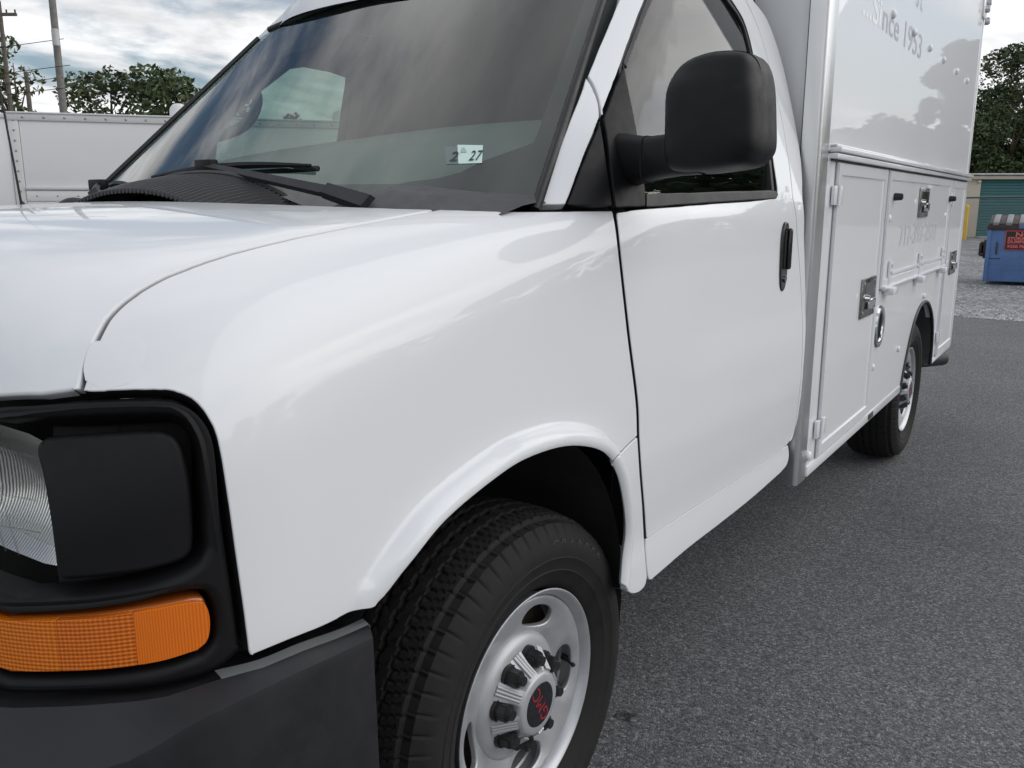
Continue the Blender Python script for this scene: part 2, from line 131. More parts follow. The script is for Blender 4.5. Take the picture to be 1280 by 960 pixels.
'pillar_all': [(0.7538,0.9145,2.003),(0.7579,0.9251,2.004),(0.7615,0.9367,2.005),(0.765,0.949,2.007),(0.7684,0.9616,2.007),(0.7718,0.9743,2.007),(0.7753,0.9877,2.005),(0.7782,1.003,2.003),(0.7804,1.021,2),(0.7828,1.037,1.996),(0.7853,1.052,1.992),(0.7877,1.065,1.988),(0.79,1.076,1.984),(0.7926,1.086,1.978),(0.7955,1.096,1.972),(0.7992,1.107,1.963),(0.8037,1.118,1.952),(0.8089,1.13,1.939),(0.8144,1.143,1.924),(0.8201,1.155,1.909),(0.8255,1.167,1.895),(0.8306,1.179,1.881),(0.8357,1.191,1.868),(0.8407,1.203,1.854),(0.8457,1.214,1.84),(0.8506,1.223,1.825),(0.8553,1.231,1.812),(0.8598,1.238,1.798),(0.8642,1.244,1.784),(0.8689,1.248,1.769),(0.8742,1.252,1.751),(0.8801,1.256,1.731),(0.8866,1.258,1.708),(0.8932,1.26,1.685),(0.8996,1.262,1.662),(0.9054,1.264,1.641),(0.9105,1.267,1.622),(0.9152,1.27,1.605),(0.9196,1.273,1.588),(0.924,1.276,1.571),(0.9286,1.277,1.553),(0.9334,1.278,1.534),(0.9383,1.278,1.514),(0.9432,1.278,1.493),(0.948,1.277,1.473),(0.9525,1.276,1.453),(0.9568,1.275,1.434),(0.9609,1.273,1.415),(0.9649,1.272,1.396),(0.9687,1.27,1.378),(0.9725,1.268,1.361),(0.9763,1.264,1.346),(0.9789,1.264,1.333),(0.9806,1.267,1.32),(0.9816,1.273,1.305),(0.9829,1.281,1.284),(0.9845,1.29,1.257),(0.9863,1.302,1.225),(0.988,1.315,1.189),(0.9894,1.328,1.153),(0.9904,1.341,1.12),(0.9913,1.352,1.089),(0.9924,1.362,1.059),(0.9937,1.369,1.03),(0.9953,1.374,1.002),(0.9978,1.375,0.9727),(1,1.375,0.9431),(1.002,1.376,0.9127),(1.003,1.379,0.882),(1.003,1.382,0.8519),(1.003,1.384,0.8231),(1.003,1.385,0.7955),(1.002,1.385,0.7682),(1.001,1.387,0.7418),(0.9993,1.388,0.717),(0.9979,1.389,0.6947),(0.9967,1.389,0.6751),(0.9954,1.39,0.6576),(0.9941,1.389,0.6421),(0.9929,1.388,0.6287),(0.9919,1.385,0.6174),(0.9912,1.379,0.6089),(0.9907,1.372,0.6033),(0.9903,1.364,0.5994),(0.9899,1.356,0.5959),(0.9895,1.348,0.5916),(0.9897,1.354,0.5919),(0.9899,1.36,0.5918),(0.99,1.366,0.5919),(0.9902,1.372,0.5928),(0.9905,1.377,0.5954),(0.9908,1.382,0.5994),(0.9911,1.386,0.6046),(0.9916,1.389,0.611),(0.9922,1.392,0.6188),(0.993,1.395,0.6281),(0.994,1.399,0.638),(0.995,1.404,0.6484),(0.9961,1.408,0.6605),(0.9973,1.411,0.6757),(0.9985,1.413,0.6953),(1,1.411,0.7211),(1.002,1.406,0.7518),(1.003,1.403,0.7844),(1.003,1.403,0.8162),(1.003,1.403,0.8454),(1.003,1.404,0.8709),(1.003,1.405,0.8943),(1.002,1.405,0.9174),(1.001,1.407,0.9417),(0.999,1.41,0.9689),(0.9964,1.412,0.9996),(0.9946,1.408,1.033),(0.9932,1.401,1.068),(0.9921,1.393,1.105),(0.9913,1.383,1.141),(0.9902,1.374,1.179),(0.9886,1.365,1.22),(0.9868,1.358,1.259),(0.9849,1.351,1.297),(0.9826,1.347,1.33),(0.977,1.357,1.357),(0.9717,1.368,1.381),(0.9672,1.375,1.403),(0.9627,1.381,1.424),(0.9579,1.386,1.446),(0.9528,1.389,1.468),(0.9478,1.391,1.49),(0.9426,1.391,1.512),(0.9369,1.391,1.535),(0.9303,1.39,1.562),(0.9226,1.389,1.592),(0.9137,1.388,1.626),(0.9043,1.386,1.661),(0.8949,1.384,1.695),(0.8863,1.379,1.726),(0.8784,1.373,1.753),(0.8708,1.364,1.778),(0.8637,1.354,1.801),(0.8573,1.343,1.821),(0.8516,1.33,1.839),(0.8471,1.315,1.851),(0.8437,1.298,1.86),(0.8408,1.28,1.867),(0.8377,1.261,1.874),(0.8339,1.243,1.883),(0.8294,1.223,1.894),(0.8247,1.203,1.905),(0.8195,1.182,1.917),(0.8139,1.163,1.93),(0.8076,1.147,1.946),(0.8004,1.133,1.965),(0.7924,1.121,1.987),(0.7839,1.111,2.01),(0.7752,1.101,2.033),(0.7667,1.092,2.055),(0.768,1.045,2.041),(0.7673,1.004,2.029),(0.7641,0.9705,2.019),(0.7595,0.941,2.011)],
'rocker': [(0.948,0.4146,0.5748),(0.9492,0.447,0.5751),(0.9505,0.4796,0.5754),(0.9519,0.5132,0.5757),(0.9534,0.5488,0.576),(0.955,0.5873,0.5762),(0.9569,0.6294,0.5763),(0.9589,0.675,0.5761),(0.9611,0.7233,0.576),(0.9634,0.7736,0.5759),(0.9657,0.8251,0.5759),(0.9682,0.879,0.5762),(0.9707,0.9362,0.5765),(0.9733,0.9952,0.5769),(0.976,1.054,0.5774),(0.9787,1.109,0.5783),(0.9812,1.159,0.5793),(0.9835,1.206,0.5804),(0.9856,1.252,0.5816),(0.9876,1.299,0.5826),(0.9894,1.35,0.5834),(0.9895,1.354,0.5752),(0.99,1.357,0.5672),(0.9906,1.359,0.5594),(0.9913,1.36,0.552),(0.9919,1.359,0.5454),(0.9923,1.356,0.5394),(0.9927,1.353,0.5339),(0.9929,1.348,0.5288),(0.993,1.343,0.5242),(0.9929,1.336,0.5201),(0.9927,1.327,0.5169),(0.9923,1.315,0.5145),(0.9919,1.303,0.5126),(0.9915,1.291,0.5108),(0.991,1.279,0.5087),(0.989,1.23,0.5051),(0.9868,1.184,0.5013),(0.9847,1.139,0.4976),(0.9825,1.094,0.4942),(0.9804,1.049,0.4913),(0.9784,1.003,0.489),(0.9764,0.9571,0.4873),(0.9744,0.9117,0.4858),(0.9724,0.8676,0.4845),(0.9705,0.825,0.4832),(0.9687,0.7844,0.4821),(0.9669,0.7453,0.4814),(0.9652,0.707,0.4807),(0.9635,0.6689,0.4797),(0.9618,0.6307,0.4782),(0.9601,0.5918,0.4761),(0.9585,0.5528,0.4735),(0.9569,0.5142,0.4708),(0.9553,0.4765,0.4681),(0.9539,0.44,0.4656),(0.9537,0.4366,0.4675),(0.9536,0.4333,0.4686),(0.9535,0.4299,0.4701),(0.9533,0.4266,0.4733),(0.9531,0.4235,0.4796),(0.9528,0.4203,0.4902),(0.9524,0.4171,0.5044),(0.9519,0.4143,0.5198),(0.9511,0.4128,0.5341),(0.9501,0.4124,0.5452),(0.9493,0.4125,0.5531),(0.9488,0.4131,0.5593),(0.9485,0.4138,0.5644),(0.9482,0.4144,0.5693)],
'hood_half': [(0.1,-0.243,1.323),(0.1622,-0.2419,1.323),(0.2244,-0.2387,1.323),(0.2865,-0.2334,1.322),(0.3487,-0.226,1.321),(0.4109,-0.2164,1.319),(0.4731,-0.2047,1.318),(0.5353,-0.1908,1.316),(0.5974,-0.1748,1.314),(0.6596,-0.1567,1.312),(0.7218,-0.1365,1.31),(0.784,-0.1096,1.309),(0.7892,-0.158,1.304),(0.7903,-0.1999,1.299),(0.7904,-0.2386,1.295),(0.7905,-0.2745,1.291),(0.7901,-0.3067,1.287),(0.7892,-0.3354,1.284),(0.7881,-0.3614,1.28),(0.7868,-0.3854,1.277),(0.7856,-0.4081,1.274),(0.7846,-0.4299,1.272),(0.7837,-0.4511,1.268),(0.7828,-0.4714,1.265),(0.7817,-0.4903,1.262),(0.7804,-0.5076,1.259),(0.7792,-0.5234,1.256),(0.7781,-0.5373,1.254),(0.7773,-0.5497,1.251),(0.7765,-0.5612,1.248),(0.7757,-0.5723,1.246),(0.7749,-0.5836,1.243),(0.7738,-0.5951,1.24),(0.7725,-0.6065,1.236),(0.7712,-0.6176,1.233),(0.77,-0.6283,1.23),(0.769,-0.6384,1.226),(0.7683,-0.6481,1.222),(0.7679,-0.6575,1.218),(0.7675,-0.6664,1.214),(0.7674,-0.6746,1.209),(0.7673,-0.6822,1.205),(0.7674,-0.689,1.201),(0.7677,-0.695,1.197),(0.7682,-0.7006,1.193),(0.7691,-0.7061,1.189),(0.7704,-0.7117,1.185),(0.7723,-0.7175,1.179),(0.7746,-0.7234,1.173),(0.7769,-0.729,1.167),(0.7791,-0.7341,1.161),(0.7809,-0.7386,1.156),(0.7825,-0.7423,1.151),(0.7839,-0.7455,1.147),(0.7853,-0.7484,1.143),(0.7866,-0.7509,1.139),(0.7878,-0.7533,1.136),(0.789,-0.7554,1.132),(0.7902,-0.7572,1.129),(0.7913,-0.7588,1.126),(0.7924,-0.7602,1.124),(0.7932,-0.7617,1.121),(0.7939,-0.7631,1.119),(0.7944,-0.7643,1.117),(0.7948,-0.7655,1.115),(0.7952,-0.7667,1.113),(0.7956,-0.7679,1.111),(0.7575,-0.7932,1.105),(0.6886,-0.82,1.098),(0.6351,-0.8313,1.098),(0.5816,-0.839,1.098),(0.5281,-0.8456,1.098),(0.4746,-0.8513,1.098),(0.4211,-0.8563,1.098),(0.3676,-0.8605,1.098),(0.314,-0.8639,1.098),(0.2605,-0.8665,1.098),(0.207,-0.8684,1.098),(0.1535,-0.8695,1.098),(0.1,-0.8699,1.098)],
'bezel_out': [(0.7062,-0.8129,1.094),(0.7165,-0.8088,1.096),(0.7264,-0.8045,1.097),(0.7359,-0.8002,1.099),(0.7449,-0.7957,1.101),(0.7532,-0.7912,1.102),(0.7607,-0.7868,1.103),(0.7676,-0.7825,1.104),(0.7743,-0.7781,1.105),(0.781,-0.7736,1.106),(0.7881,-0.7687,1.107),(0.7957,-0.7632,1.107),(0.8035,-0.7573,1.108),(0.8113,-0.7511,1.108),(0.8187,-0.7448,1.108),(0.8256,-0.7386,1.108),(0.8322,-0.7322,1.108),(0.8386,-0.7256,1.108),(0.8446,-0.719,1.107),(0.8499,-0.7129,1.107),(0.8545,-0.7076,1.106),(0.8581,-0.7034,1.105),(0.8609,-0.7001,1.105),(0.8634,-0.6974,1.104),(0.8657,-0.695,1.103),(0.8681,-0.6926,1.101),(0.8706,-0.6901,1.099),(0.873,-0.6878,1.097),(0.8754,-0.6858,1.095),(0.8778,-0.6838,1.092),(0.8802,-0.6821,1.089),(0.8826,-0.6804,1.086),(0.8851,-0.6789,1.081),(0.8875,-0.6775,1.077),(0.8898,-0.6763,1.072),(0.8918,-0.6752,1.067),(0.8936,-0.6744,1.063),(0.8952,-0.6737,1.058),(0.8967,-0.6732,1.054),(0.8982,-0.6729,1.048),(0.8999,-0.6726,1.04),(0.9016,-0.6725,1.031),(0.9032,-0.6724,1.02),(0.9045,-0.6721,1.008),(0.9054,-0.6716,0.9955),(0.9058,-0.6708,0.9825),(0.9062,-0.67,0.9691),(0.9066,-0.6691,0.955),(0.9068,-0.6682,0.9406),(0.9071,-0.6673,0.9259),(0.9074,-0.6664,0.9113),(0.9076,-0.6655,0.8965),(0.9079,-0.6645,0.8814),(0.9082,-0.6635,0.8662),(0.9085,-0.6625,0.8515),(0.9087,-0.6617,0.8376),(0.9089,-0.6609,0.8247),(0.9091,-0.6603,0.8128),(0.9092,-0.6597,0.8013),(0.9093,-0.6591,0.7898),(0.9092,-0.6584,0.7779),(0.9084,-0.6612,0.7757),(0.9076,-0.6639,0.7735),(0.9067,-0.6666,0.7712),(0.9058,-0.6695,0.7691),(0.9048,-0.6725,0.767),(0.9037,-0.6759,0.765),(0.9024,-0.6795,0.7631),(0.9011,-0.6833,0.7613),(0.8997,-0.687,0.7594),(0.8983,-0.6906,0.7575),(0.8961,-0.6962,0.7572),(0.8939,-0.7016,0.7567),(0.8916,-0.707,0.7562),(0.889,-0.7127,0.7559),(0.886,-0.7189,0.7557),(0.8824,-0.7258,0.7557),(0.8784,-0.7332,0.7557),(0.8739,-0.7407,0.7558),(0.8692,-0.7482,0.756),(0.8642,-0.7554,0.7562),(0.8589,-0.7626,0.7566),(0.8532,-0.7697,0.7571),(0.8472,-0.7767,0.7577),(0.8411,-0.7833,0.7581),(0.8351,-0.7895,0.7584),(0.8292,-0.795,0.7586),(0.8233,-0.8001,0.7587),(0.8175,-0.805,0.7588),(0.8114,-0.8097,0.7588),(0.8049,-0.8144,0.7587),(0.798,-0.8191,0.7584),(0.7908,-0.8237,0.758),(0.7832,-0.8281,0.7574),(0.7751,-0.8325,0.7567),(0.7665,-0.8368,0.7558),(0.7572,-0.8411,0.7549),(0.7472,-0.8452,0.7537),(0.7366,-0.8492,0.7523),(0.7253,-0.853,0.7506)],
'recess': [(0.7138,-0.8185,1.076),(0.7263,-0.814,1.078),(0.7382,-0.8093,1.079),(0.7497,-0.8044,1.08),(0.7606,-0.7992,1.081),(0.7709,-0.7939,1.082),(0.7805,-0.7883,1.083),(0.7896,-0.7826,1.083),(0.7983,-0.7766,1.084),(0.8069,-0.7703,1.084),(0.8156,-0.7636,1.085),(0.8248,-0.7558,1.085),(0.8342,-0.7471,1.085),(0.8431,-0.738,1.085),(0.851,-0.7293,1.084),(0.8574,-0.7218,1.084),(0.8622,-0.716,1.083),(0.866,-0.7113,1.082),(0.8691,-0.7076,1.081),(0.8719,-0.7044,1.079),(0.8746,-0.7014,1.077),(0.8773,-0.6987,1.075),(0.8797,-0.6964,1.072),(0.8819,-0.6946,1.069),(0.884,-0.6931,1.065),(0.8859,-0.6919,1.062),(0.8876,-0.6908,1.058),(0.8891,-0.6901,1.054),(0.8905,-0.6897,1.05),(0.8918,-0.6895,1.045),(0.8933,-0.6897,1.039),(0.8948,-0.6901,1.03),(0.8962,-0.6908,1.02),(0.8973,-0.6915,1.009),(0.898,-0.6921,0.9979),(0.8984,-0.6925,0.9872),(0.8985,-0.6927,0.9773),(0.8984,-0.6931,0.9676),(0.8983,-0.6935,0.958),(0.8982,-0.6938,0.9484),(0.898,-0.6942,0.9387),(0.898,-0.6943,0.9351),(0.898,-0.6943,0.9315),(0.898,-0.6943,0.9278),(0.8979,-0.6946,0.9244),(0.8976,-0.6954,0.9211),(0.8971,-0.6966,0.918),(0.8965,-0.6981,0.9151),(0.8957,-0.6999,0.9124),(0.8948,-0.7021,0.9099),(0.8937,-0.7047,0.9075),(0.8924,-0.7077,0.9055),(0.8909,-0.7111,0.9038),(0.8891,-0.7148,0.9022),(0.8873,-0.7186,0.9006),(0.8855,-0.7221,0.899),(0.8819,-0.7289,0.8974),(0.8782,-0.7355,0.8956),(0.8743,-0.7419,0.8937),(0.8701,-0.7485,0.8921),(0.8652,-0.7555,0.8907),(0.8596,-0.7631,0.8896),(0.8533,-0.7709,0.8886),(0.8464,-0.7787,0.8877),(0.8391,-0.7864,0.8868),(0.8316,-0.7937,0.886),(0.8238,-0.8005,0.8852),(0.8157,-0.8071,0.8845),(0.8072,-0.8135,0.8839),(0.7982,-0.8196,0.8831),(0.7887,-0.8254,0.8822),(0.7788,-0.8311,0.8812),(0.7682,-0.8365,0.8801),(0.757,-0.8416,0.8788),(0.7452,-0.8464,0.8772)],
'signal': [(0.7299,-0.8519,0.8571),(0.7427,-0.8473,0.859),(0.7548,-0.8425,0.8605),(0.7661,-0.8375,0.8617),(0.7768,-0.8321,0.8627),(0.7869,-0.8265,0.8636),(0.7965,-0.8207,0.8644),(0.8056,-0.8146,0.8651),(0.8142,-0.8083,0.8656),(0.8224,-0.8017,0.8661),(0.8303,-0.7949,0.8666),(0.8377,-0.7878,0.8672),(0.8448,-0.7805,0.8678),(0.8516,-0.7729,0.8684),(0.8581,-0.765,0.8689),(0.8642,-0.7569,0.8693),(0.87,-0.7486,0.8695),(0.8756,-0.7399,0.8697),(0.8808,-0.7309,0.8698),(0.8858,-0.7217,0.8697),(0.8904,-0.7121,0.8694),(0.8916,-0.7094,0.8687),(0.8929,-0.7066,0.8682),(0.8941,-0.7038,0.8675),(0.8952,-0.7013,0.8665),(0.8961,-0.6991,0.8647),(0.8968,-0.6974,0.8623),(0.8973,-0.696,0.8592),(0.8978,-0.6949,0.8557),(0.8981,-0.694,0.8519),(0.8984,-0.6933,0.8477),(0.8985,-0.6929,0.843),(0.8986,-0.6926,0.8377),(0.8986,-0.6927,0.8322),(0.8985,-0.6929,0.8268),(0.8984,-0.6933,0.8219),(0.8982,-0.6938,0.8174),(0.8979,-0.6945,0.8132),(0.8976,-0.6954,0.8093),(0.8971,-0.6966,0.8058),(0.8965,-0.698,0.8026),(0.8958,-0.6998,0.8),(0.8949,-0.702,0.798),(0.8939,-0.7043,0.7962),(0.8929,-0.7066,0.7945),(0.8919,-0.7089,0.7926),(0.8881,-0.7169,0.7917),(0.8842,-0.7245,0.7905),(0.8801,-0.732,0.7893),(0.8755,-0.7398,0.7883),(0.8702,-0.7481,0.7876),(0.8639,-0.7572,0.7874),(0.8567,-0.7666,0.7873),(0.8487,-0.7761,0.7872),(0.8401,-0.7854,0.787),(0.8311,-0.794,0.7868),(0.8218,-0.8022,0.7866),(0.8117,-0.8101,0.7864),(0.8011,-0.8176,0.7861),(0.7901,-0.8246,0.7855),(0.7788,-0.831,0.7846),(0.7675,-0.8367,0.7835),(0.756,-0.8419,0.7822),(0.7441,-0.8467,0.7807),(0.7315,-0.8512,0.7788)],
'filler': [(0.7467,-0.8006,1.044),(0.7467,-0.7998,1.046),(0.7466,-0.7991,1.048),(0.7466,-0.7983,1.05),(0.7468,-0.7974,1.052),(0.7476,-0.7964,1.054),(0.7484,-0.7953,1.055),(0.7492,-0.7944,1.057),(0.7505,-0.7932,1.058),(0.753,-0.7915,1.059),(0.7571,-0.7889,1.06),(0.7631,-0.7852,1.061),(0.7706,-0.7805,1.062),(0.7788,-0.7751,1.063),(0.7872,-0.7692,1.063),(0.7952,-0.7632,1.064),(0.8033,-0.7566,1.064),(0.8118,-0.7493,1.065),(0.8199,-0.7416,1.065),(0.8272,-0.7343,1.065),(0.8331,-0.7279,1.065),(0.8376,-0.7227,1.065),(0.8412,-0.7184,1.064),(0.8442,-0.7147,1.064),(0.8468,-0.7115,1.064),(0.8495,-0.7083,1.063),(0.8522,-0.7052,1.062),(0.8546,-0.7025,1.06),(0.8569,-0.7,1.059),(0.859,-0.6979,1.057),(0.8611,-0.6961,1.054),(0.863,-0.6947,1.051),(0.8646,-0.6936,1.048),(0.8662,-0.6929,1.045),(0.8678,-0.6924,1.041),(0.8695,-0.692,1.035),(0.8713,-0.6918,1.028),(0.8732,-0.6917,1.02),(0.8748,-0.6916,1.011),(0.8762,-0.6916,1.002),(0.8771,-0.6916,0.9927),(0.8778,-0.6918,0.983),(0.878,-0.692,0.9727),(0.878,-0.6923,0.9623),(0.8778,-0.6927,0.9524),(0.8777,-0.693,0.9437),(0.8775,-0.6935,0.9366),(0.8772,-0.694,0.9305),(0.877,-0.6946,0.9251),(0.8767,-0.6952,0.9199),(0.8764,-0.6958,0.9143),(0.8753,-0.6984,0.9123),(0.8742,-0.7006,0.9101),(0.8731,-0.7029,0.9081),(0.8716,-0.706,0.9062),(0.8694,-0.7102,0.9046),(0.8664,-0.7158,0.9033),(0.8626,-0.7225,0.9022),(0.8582,-0.7296,0.9013),(0.8534,-0.7369,0.9004),(0.8486,-0.7438,0.8997),(0.8436,-0.7503,0.8992),(0.8384,-0.7567,0.8987),(0.8328,-0.7631,0.8984),(0.8268,-0.7695,0.8981),(0.8203,-0.7761,0.8977),(0.813,-0.7828,0.8973),(0.805,-0.7896,0.8968),(0.7963,-0.7963,0.8962),(0.7871,-0.8028,0.8954),(0.7776,-0.8089,0.8943),(0.7776,-0.8089,0.9014),(0.7777,-0.8089,0.9082),(0.7778,-0.8088,0.9151),(0.7778,-0.8088,0.9224),(0.7777,-0.8088,0.9304),(0.7773,-0.8087,0.9392),(0.7766,-0.8085,0.9487),(0.7755,-0.8081,0.9584),(0.7741,-0.8077,0.9678),(0.7724,-0.8072,0.9768),(0.7704,-0.8066,0.9854),(0.7681,-0.8059,0.994),(0.7656,-0.8052,1.002),(0.763,-0.8044,1.01),(0.7606,-0.8038,1.016),(0.7583,-0.8032,1.022),(0.7561,-0.8028,1.026),(0.7542,-0.8025,1.03),(0.7524,-0.8022,1.033),(0.7508,-0.8019,1.036),(0.7496,-0.8016,1.038),(0.7487,-0.8013,1.04),(0.748,-0.8011,1.041),(0.7474,-0.8008,1.043)],
'lamp': [(0.6669,-0.8005,1.037),(0.6716,-0.7992,1.037),(0.6761,-0.7979,1.037),(0.6805,-0.7966,1.037),(0.6852,-0.7952,1.036),(0.6903,-0.7939,1.036),(0.696,-0.7925,1.034),(0.7021,-0.791,1.032),(0.7082,-0.7895,1.029),(0.7143,-0.7879,1.026),(0.7201,-0.7863,1.024),(0.7234,-0.7868,1.018),(0.7266,-0.7873,1.012),(0.7297,-0.7876,1.006),(0.7326,-0.788,0.9995),(0.7352,-0.7884,0.9929),(0.7377,-0.7888,0.986),(0.7399,-0.7892,0.9787),(0.7418,-0.7895,0.9713),(0.7435,-0.7898,0.9637),(0.7449,-0.7901,0.956),(0.7458,-0.7904,0.9482),(0.7465,-0.7906,0.9403),(0.7468,-0.7908,0.9323),(0.7469,-0.7909,0.9241),(0.7469,-0.7909,0.9159),(0.7422,-0.7935,0.9196),(0.7371,-0.7962,0.9234),(0.732,-0.7987,0.927),(0.7268,-0.801,0.9304),(0.722,-0.803,0.9333),(0.7176,-0.8048,0.9357),(0.7136,-0.8062,0.9378),(0.7098,-0.8076,0.9396),(0.7059,-0.8089,0.9414),(0.7019,-0.8102,0.9432),(0.6975,-0.8115,0.9451),(0.6931,-0.8128,0.9469),(0.6886,-0.814,0.9488),(0.684,-0.8152,0.9506)],
'bump_top': [(0.9411,-0.4759,0.7426),(0.9392,-0.5204,0.7449),(0.9361,-0.5883,0.7539),(0.9291,-0.647,0.7562),(0.915,-0.7006,0.7627),(0.8851,-0.7609,0.7591),(0.8277,-0.823,0.764),(0.7383,-0.868,0.754)],
'bump_crease': [(0.978,-0.5055,0.7464),(0.9749,-0.5702,0.7498),(0.9701,-0.6452,0.7537),(0.9584,-0.7073,0.7498),(0.9429,-0.7509,0.742),(0.9221,-0.7891,0.7255),(0.907,-0.8099,0.7117)],
'apillar_low': [(0.8472,0.0917,1.315),(0.8454,0.1017,1.325),(0.8437,0.1111,1.334),(0.8419,0.1209,1.343),(0.8399,0.1322,1.354),(0.8375,0.1458,1.367),(0.8346,0.1625,1.383),(0.8314,0.1817,1.401),(0.8278,0.2028,1.42),(0.824,0.2249,1.441),(0.82,0.2472,1.462),(0.8157,0.27,1.484),(0.8111,0.2937,1.506),(0.8063,0.3183,1.529),(0.8013,0.3436,1.553),(0.7963,0.3692,1.577),(0.7998,0.3684,1.573),(0.8033,0.3679,1.569),(0.8067,0.3672,1.566),(0.8104,0.3663,1.561),(0.8143,0.3648,1.556),(0.8187,0.3628,1.55),(0.8236,0.3604,1.544),(0.8285,0.3576,1.536),(0.8332,0.3547,1.529),(0.8373,0.3515,1.522),(0.8408,0.348,1.515),(0.844,0.344,1.509),(0.8468,0.3398,1.502),(0.8497,0.3356,1.496),(0.8525,0.3316,1.49),(0.8556,0.3133,1.473),(0.8585,0.2955,1.456),(0.8614,0.2778,1.44),(0.8644,0.2601,1.424),(0.8675,0.2419,1.407),(0.8708,0.2232,1.389),(0.8743,0.2041,1.371),(0.8778,0.1849,1.352),(0.8812,0.1661,1.334),(0.8845,0.1477,1.317),(0.8774,0.1356,1.316),(0.8702,0.124,1.316),(0.8627,0.1128,1.316),(0.855,0.1021,1.315)],
'apillar_up': [(0.7957,0.3735,1.581),(0.7923,0.3919,1.598),(0.7889,0.4106,1.615),(0.7853,0.4296,1.633),(0.7817,0.4491,1.651),(0.778,0.4692,1.669),(0.7741,0.4902,1.688),(0.77,0.512,1.708),(0.7658,0.5343,1.728),(0.7616,0.5568,1.749),(0.7573,0.5791,1.769),(0.7531,0.6007,1.789),(0.749,0.6218,1.808),(0.7449,0.643,1.827),(0.7405,0.6652,1.847),(0.7358,0.689,1.869),(0.7306,0.7149,1.892),(0.7251,0.7426,1.917),(0.7193,0.7715,1.944),(0.7133,0.8013,1.971),(0.7072,0.8315,1.998),(0.7175,0.8456,1.998),(0.7273,0.8607,1.999),(0.7367,0.8771,2),(0.7456,0.8949,2.001),(0.7538,0.9145,2.003),(0.7576,0.8861,1.98),(0.7611,0.8587,1.959),(0.7645,0.8319,1.937),(0.768,0.8052,1.915),(0.7718,0.7783,1.893),(0.776,0.7506,1.869),(0.7804,0.7222,1.845),(0.785,0.6943,1.821),(0.7895,0.6676,1.798),(0.7938,0.6432,1.776),(0.7978,0.621,1.756),(0.8018,0.6002,1.738),(0.8056,0.5808,1.72),(0.8093,0.5624,1.703),(0.8128,0.5447,1.687),(0.8162,0.528,1.671),(0.8193,0.5123,1.657),(0.8224,0.4974,1.643),(0.8253,0.4828,1.629),(0.8283,0.4681,1.615),(0.8308,0.455,1.603),(0.8332,0.4422,1.591),(0.8357,0.4295,1.579),(0.8381,0.4167,1.568),(0.8405,0.4036,1.555),(0.843,0.3899,1.543),(0.8455,0.376,1.53),(0.8479,0.362,1.517),(0.8504,0.3481,1.504),(0.8528,0.3345,1.492),(0.8495,0.3384,1.498),(0.8463,0.3424,1.505),(0.843,0.3465,1.512),(0.8396,0.3504,1.519),(0.8359,0.354,1.526),(0.8317,0.3575,1.533),(0.8273,0.3608,1.54),(0.8226,0.3639,1.547),(0.8181,0.3667,1.554),(0.8138,0.369,1.56),(0.8099,0.3706,1.565),(0.8063,0.3716,1.569),(0.8028,0.3722,1.573),(0.7993,0.3727,1.577)],
'fender_triangle': [(0.8851,0.1468,1.315),(0.8818,0.1651,1.333),(0.8783,0.1839,1.351),(0.8748,0.203,1.369),(0.8713,0.2221,1.388),(0.8681,0.2409,1.405),(0.8652,0.2591,1.422),(0.8626,0.2769,1.438),(0.86,0.2946,1.454),(0.8575,0.3125,1.47),(0.8548,0.3309,1.486),(0.8582,0.3276,1.48),(0.8613,0.3246,1.474),(0.8646,0.3216,1.467),(0.868,0.3181,1.46),(0.872,0.3141,1.452),(0.8763,0.3094,1.442),(0.8809,0.3044,1.432),(0.8857,0.2992,1.421),(0.8909,0.2936,1.409),(0.8963,0.2878,1.396),(0.9021,0.2818,1.381),(0.9082,0.2757,1.364),(0.9141,0.2702,1.347),(0.9195,0.2657,1.33),(0.924,0.2627,1.313),(0.9223,0.2481,1.313),(0.9201,0.235,1.313),(0.9174,0.2229,1.313),(0.9142,0.2113,1.313),(0.9105,0.1999,1.313),(0.9062,0.1886,1.314),(0.9014,0.1775,1.314),(0.8961,0.1667,1.314),(0.8907,0.1565,1.315)],
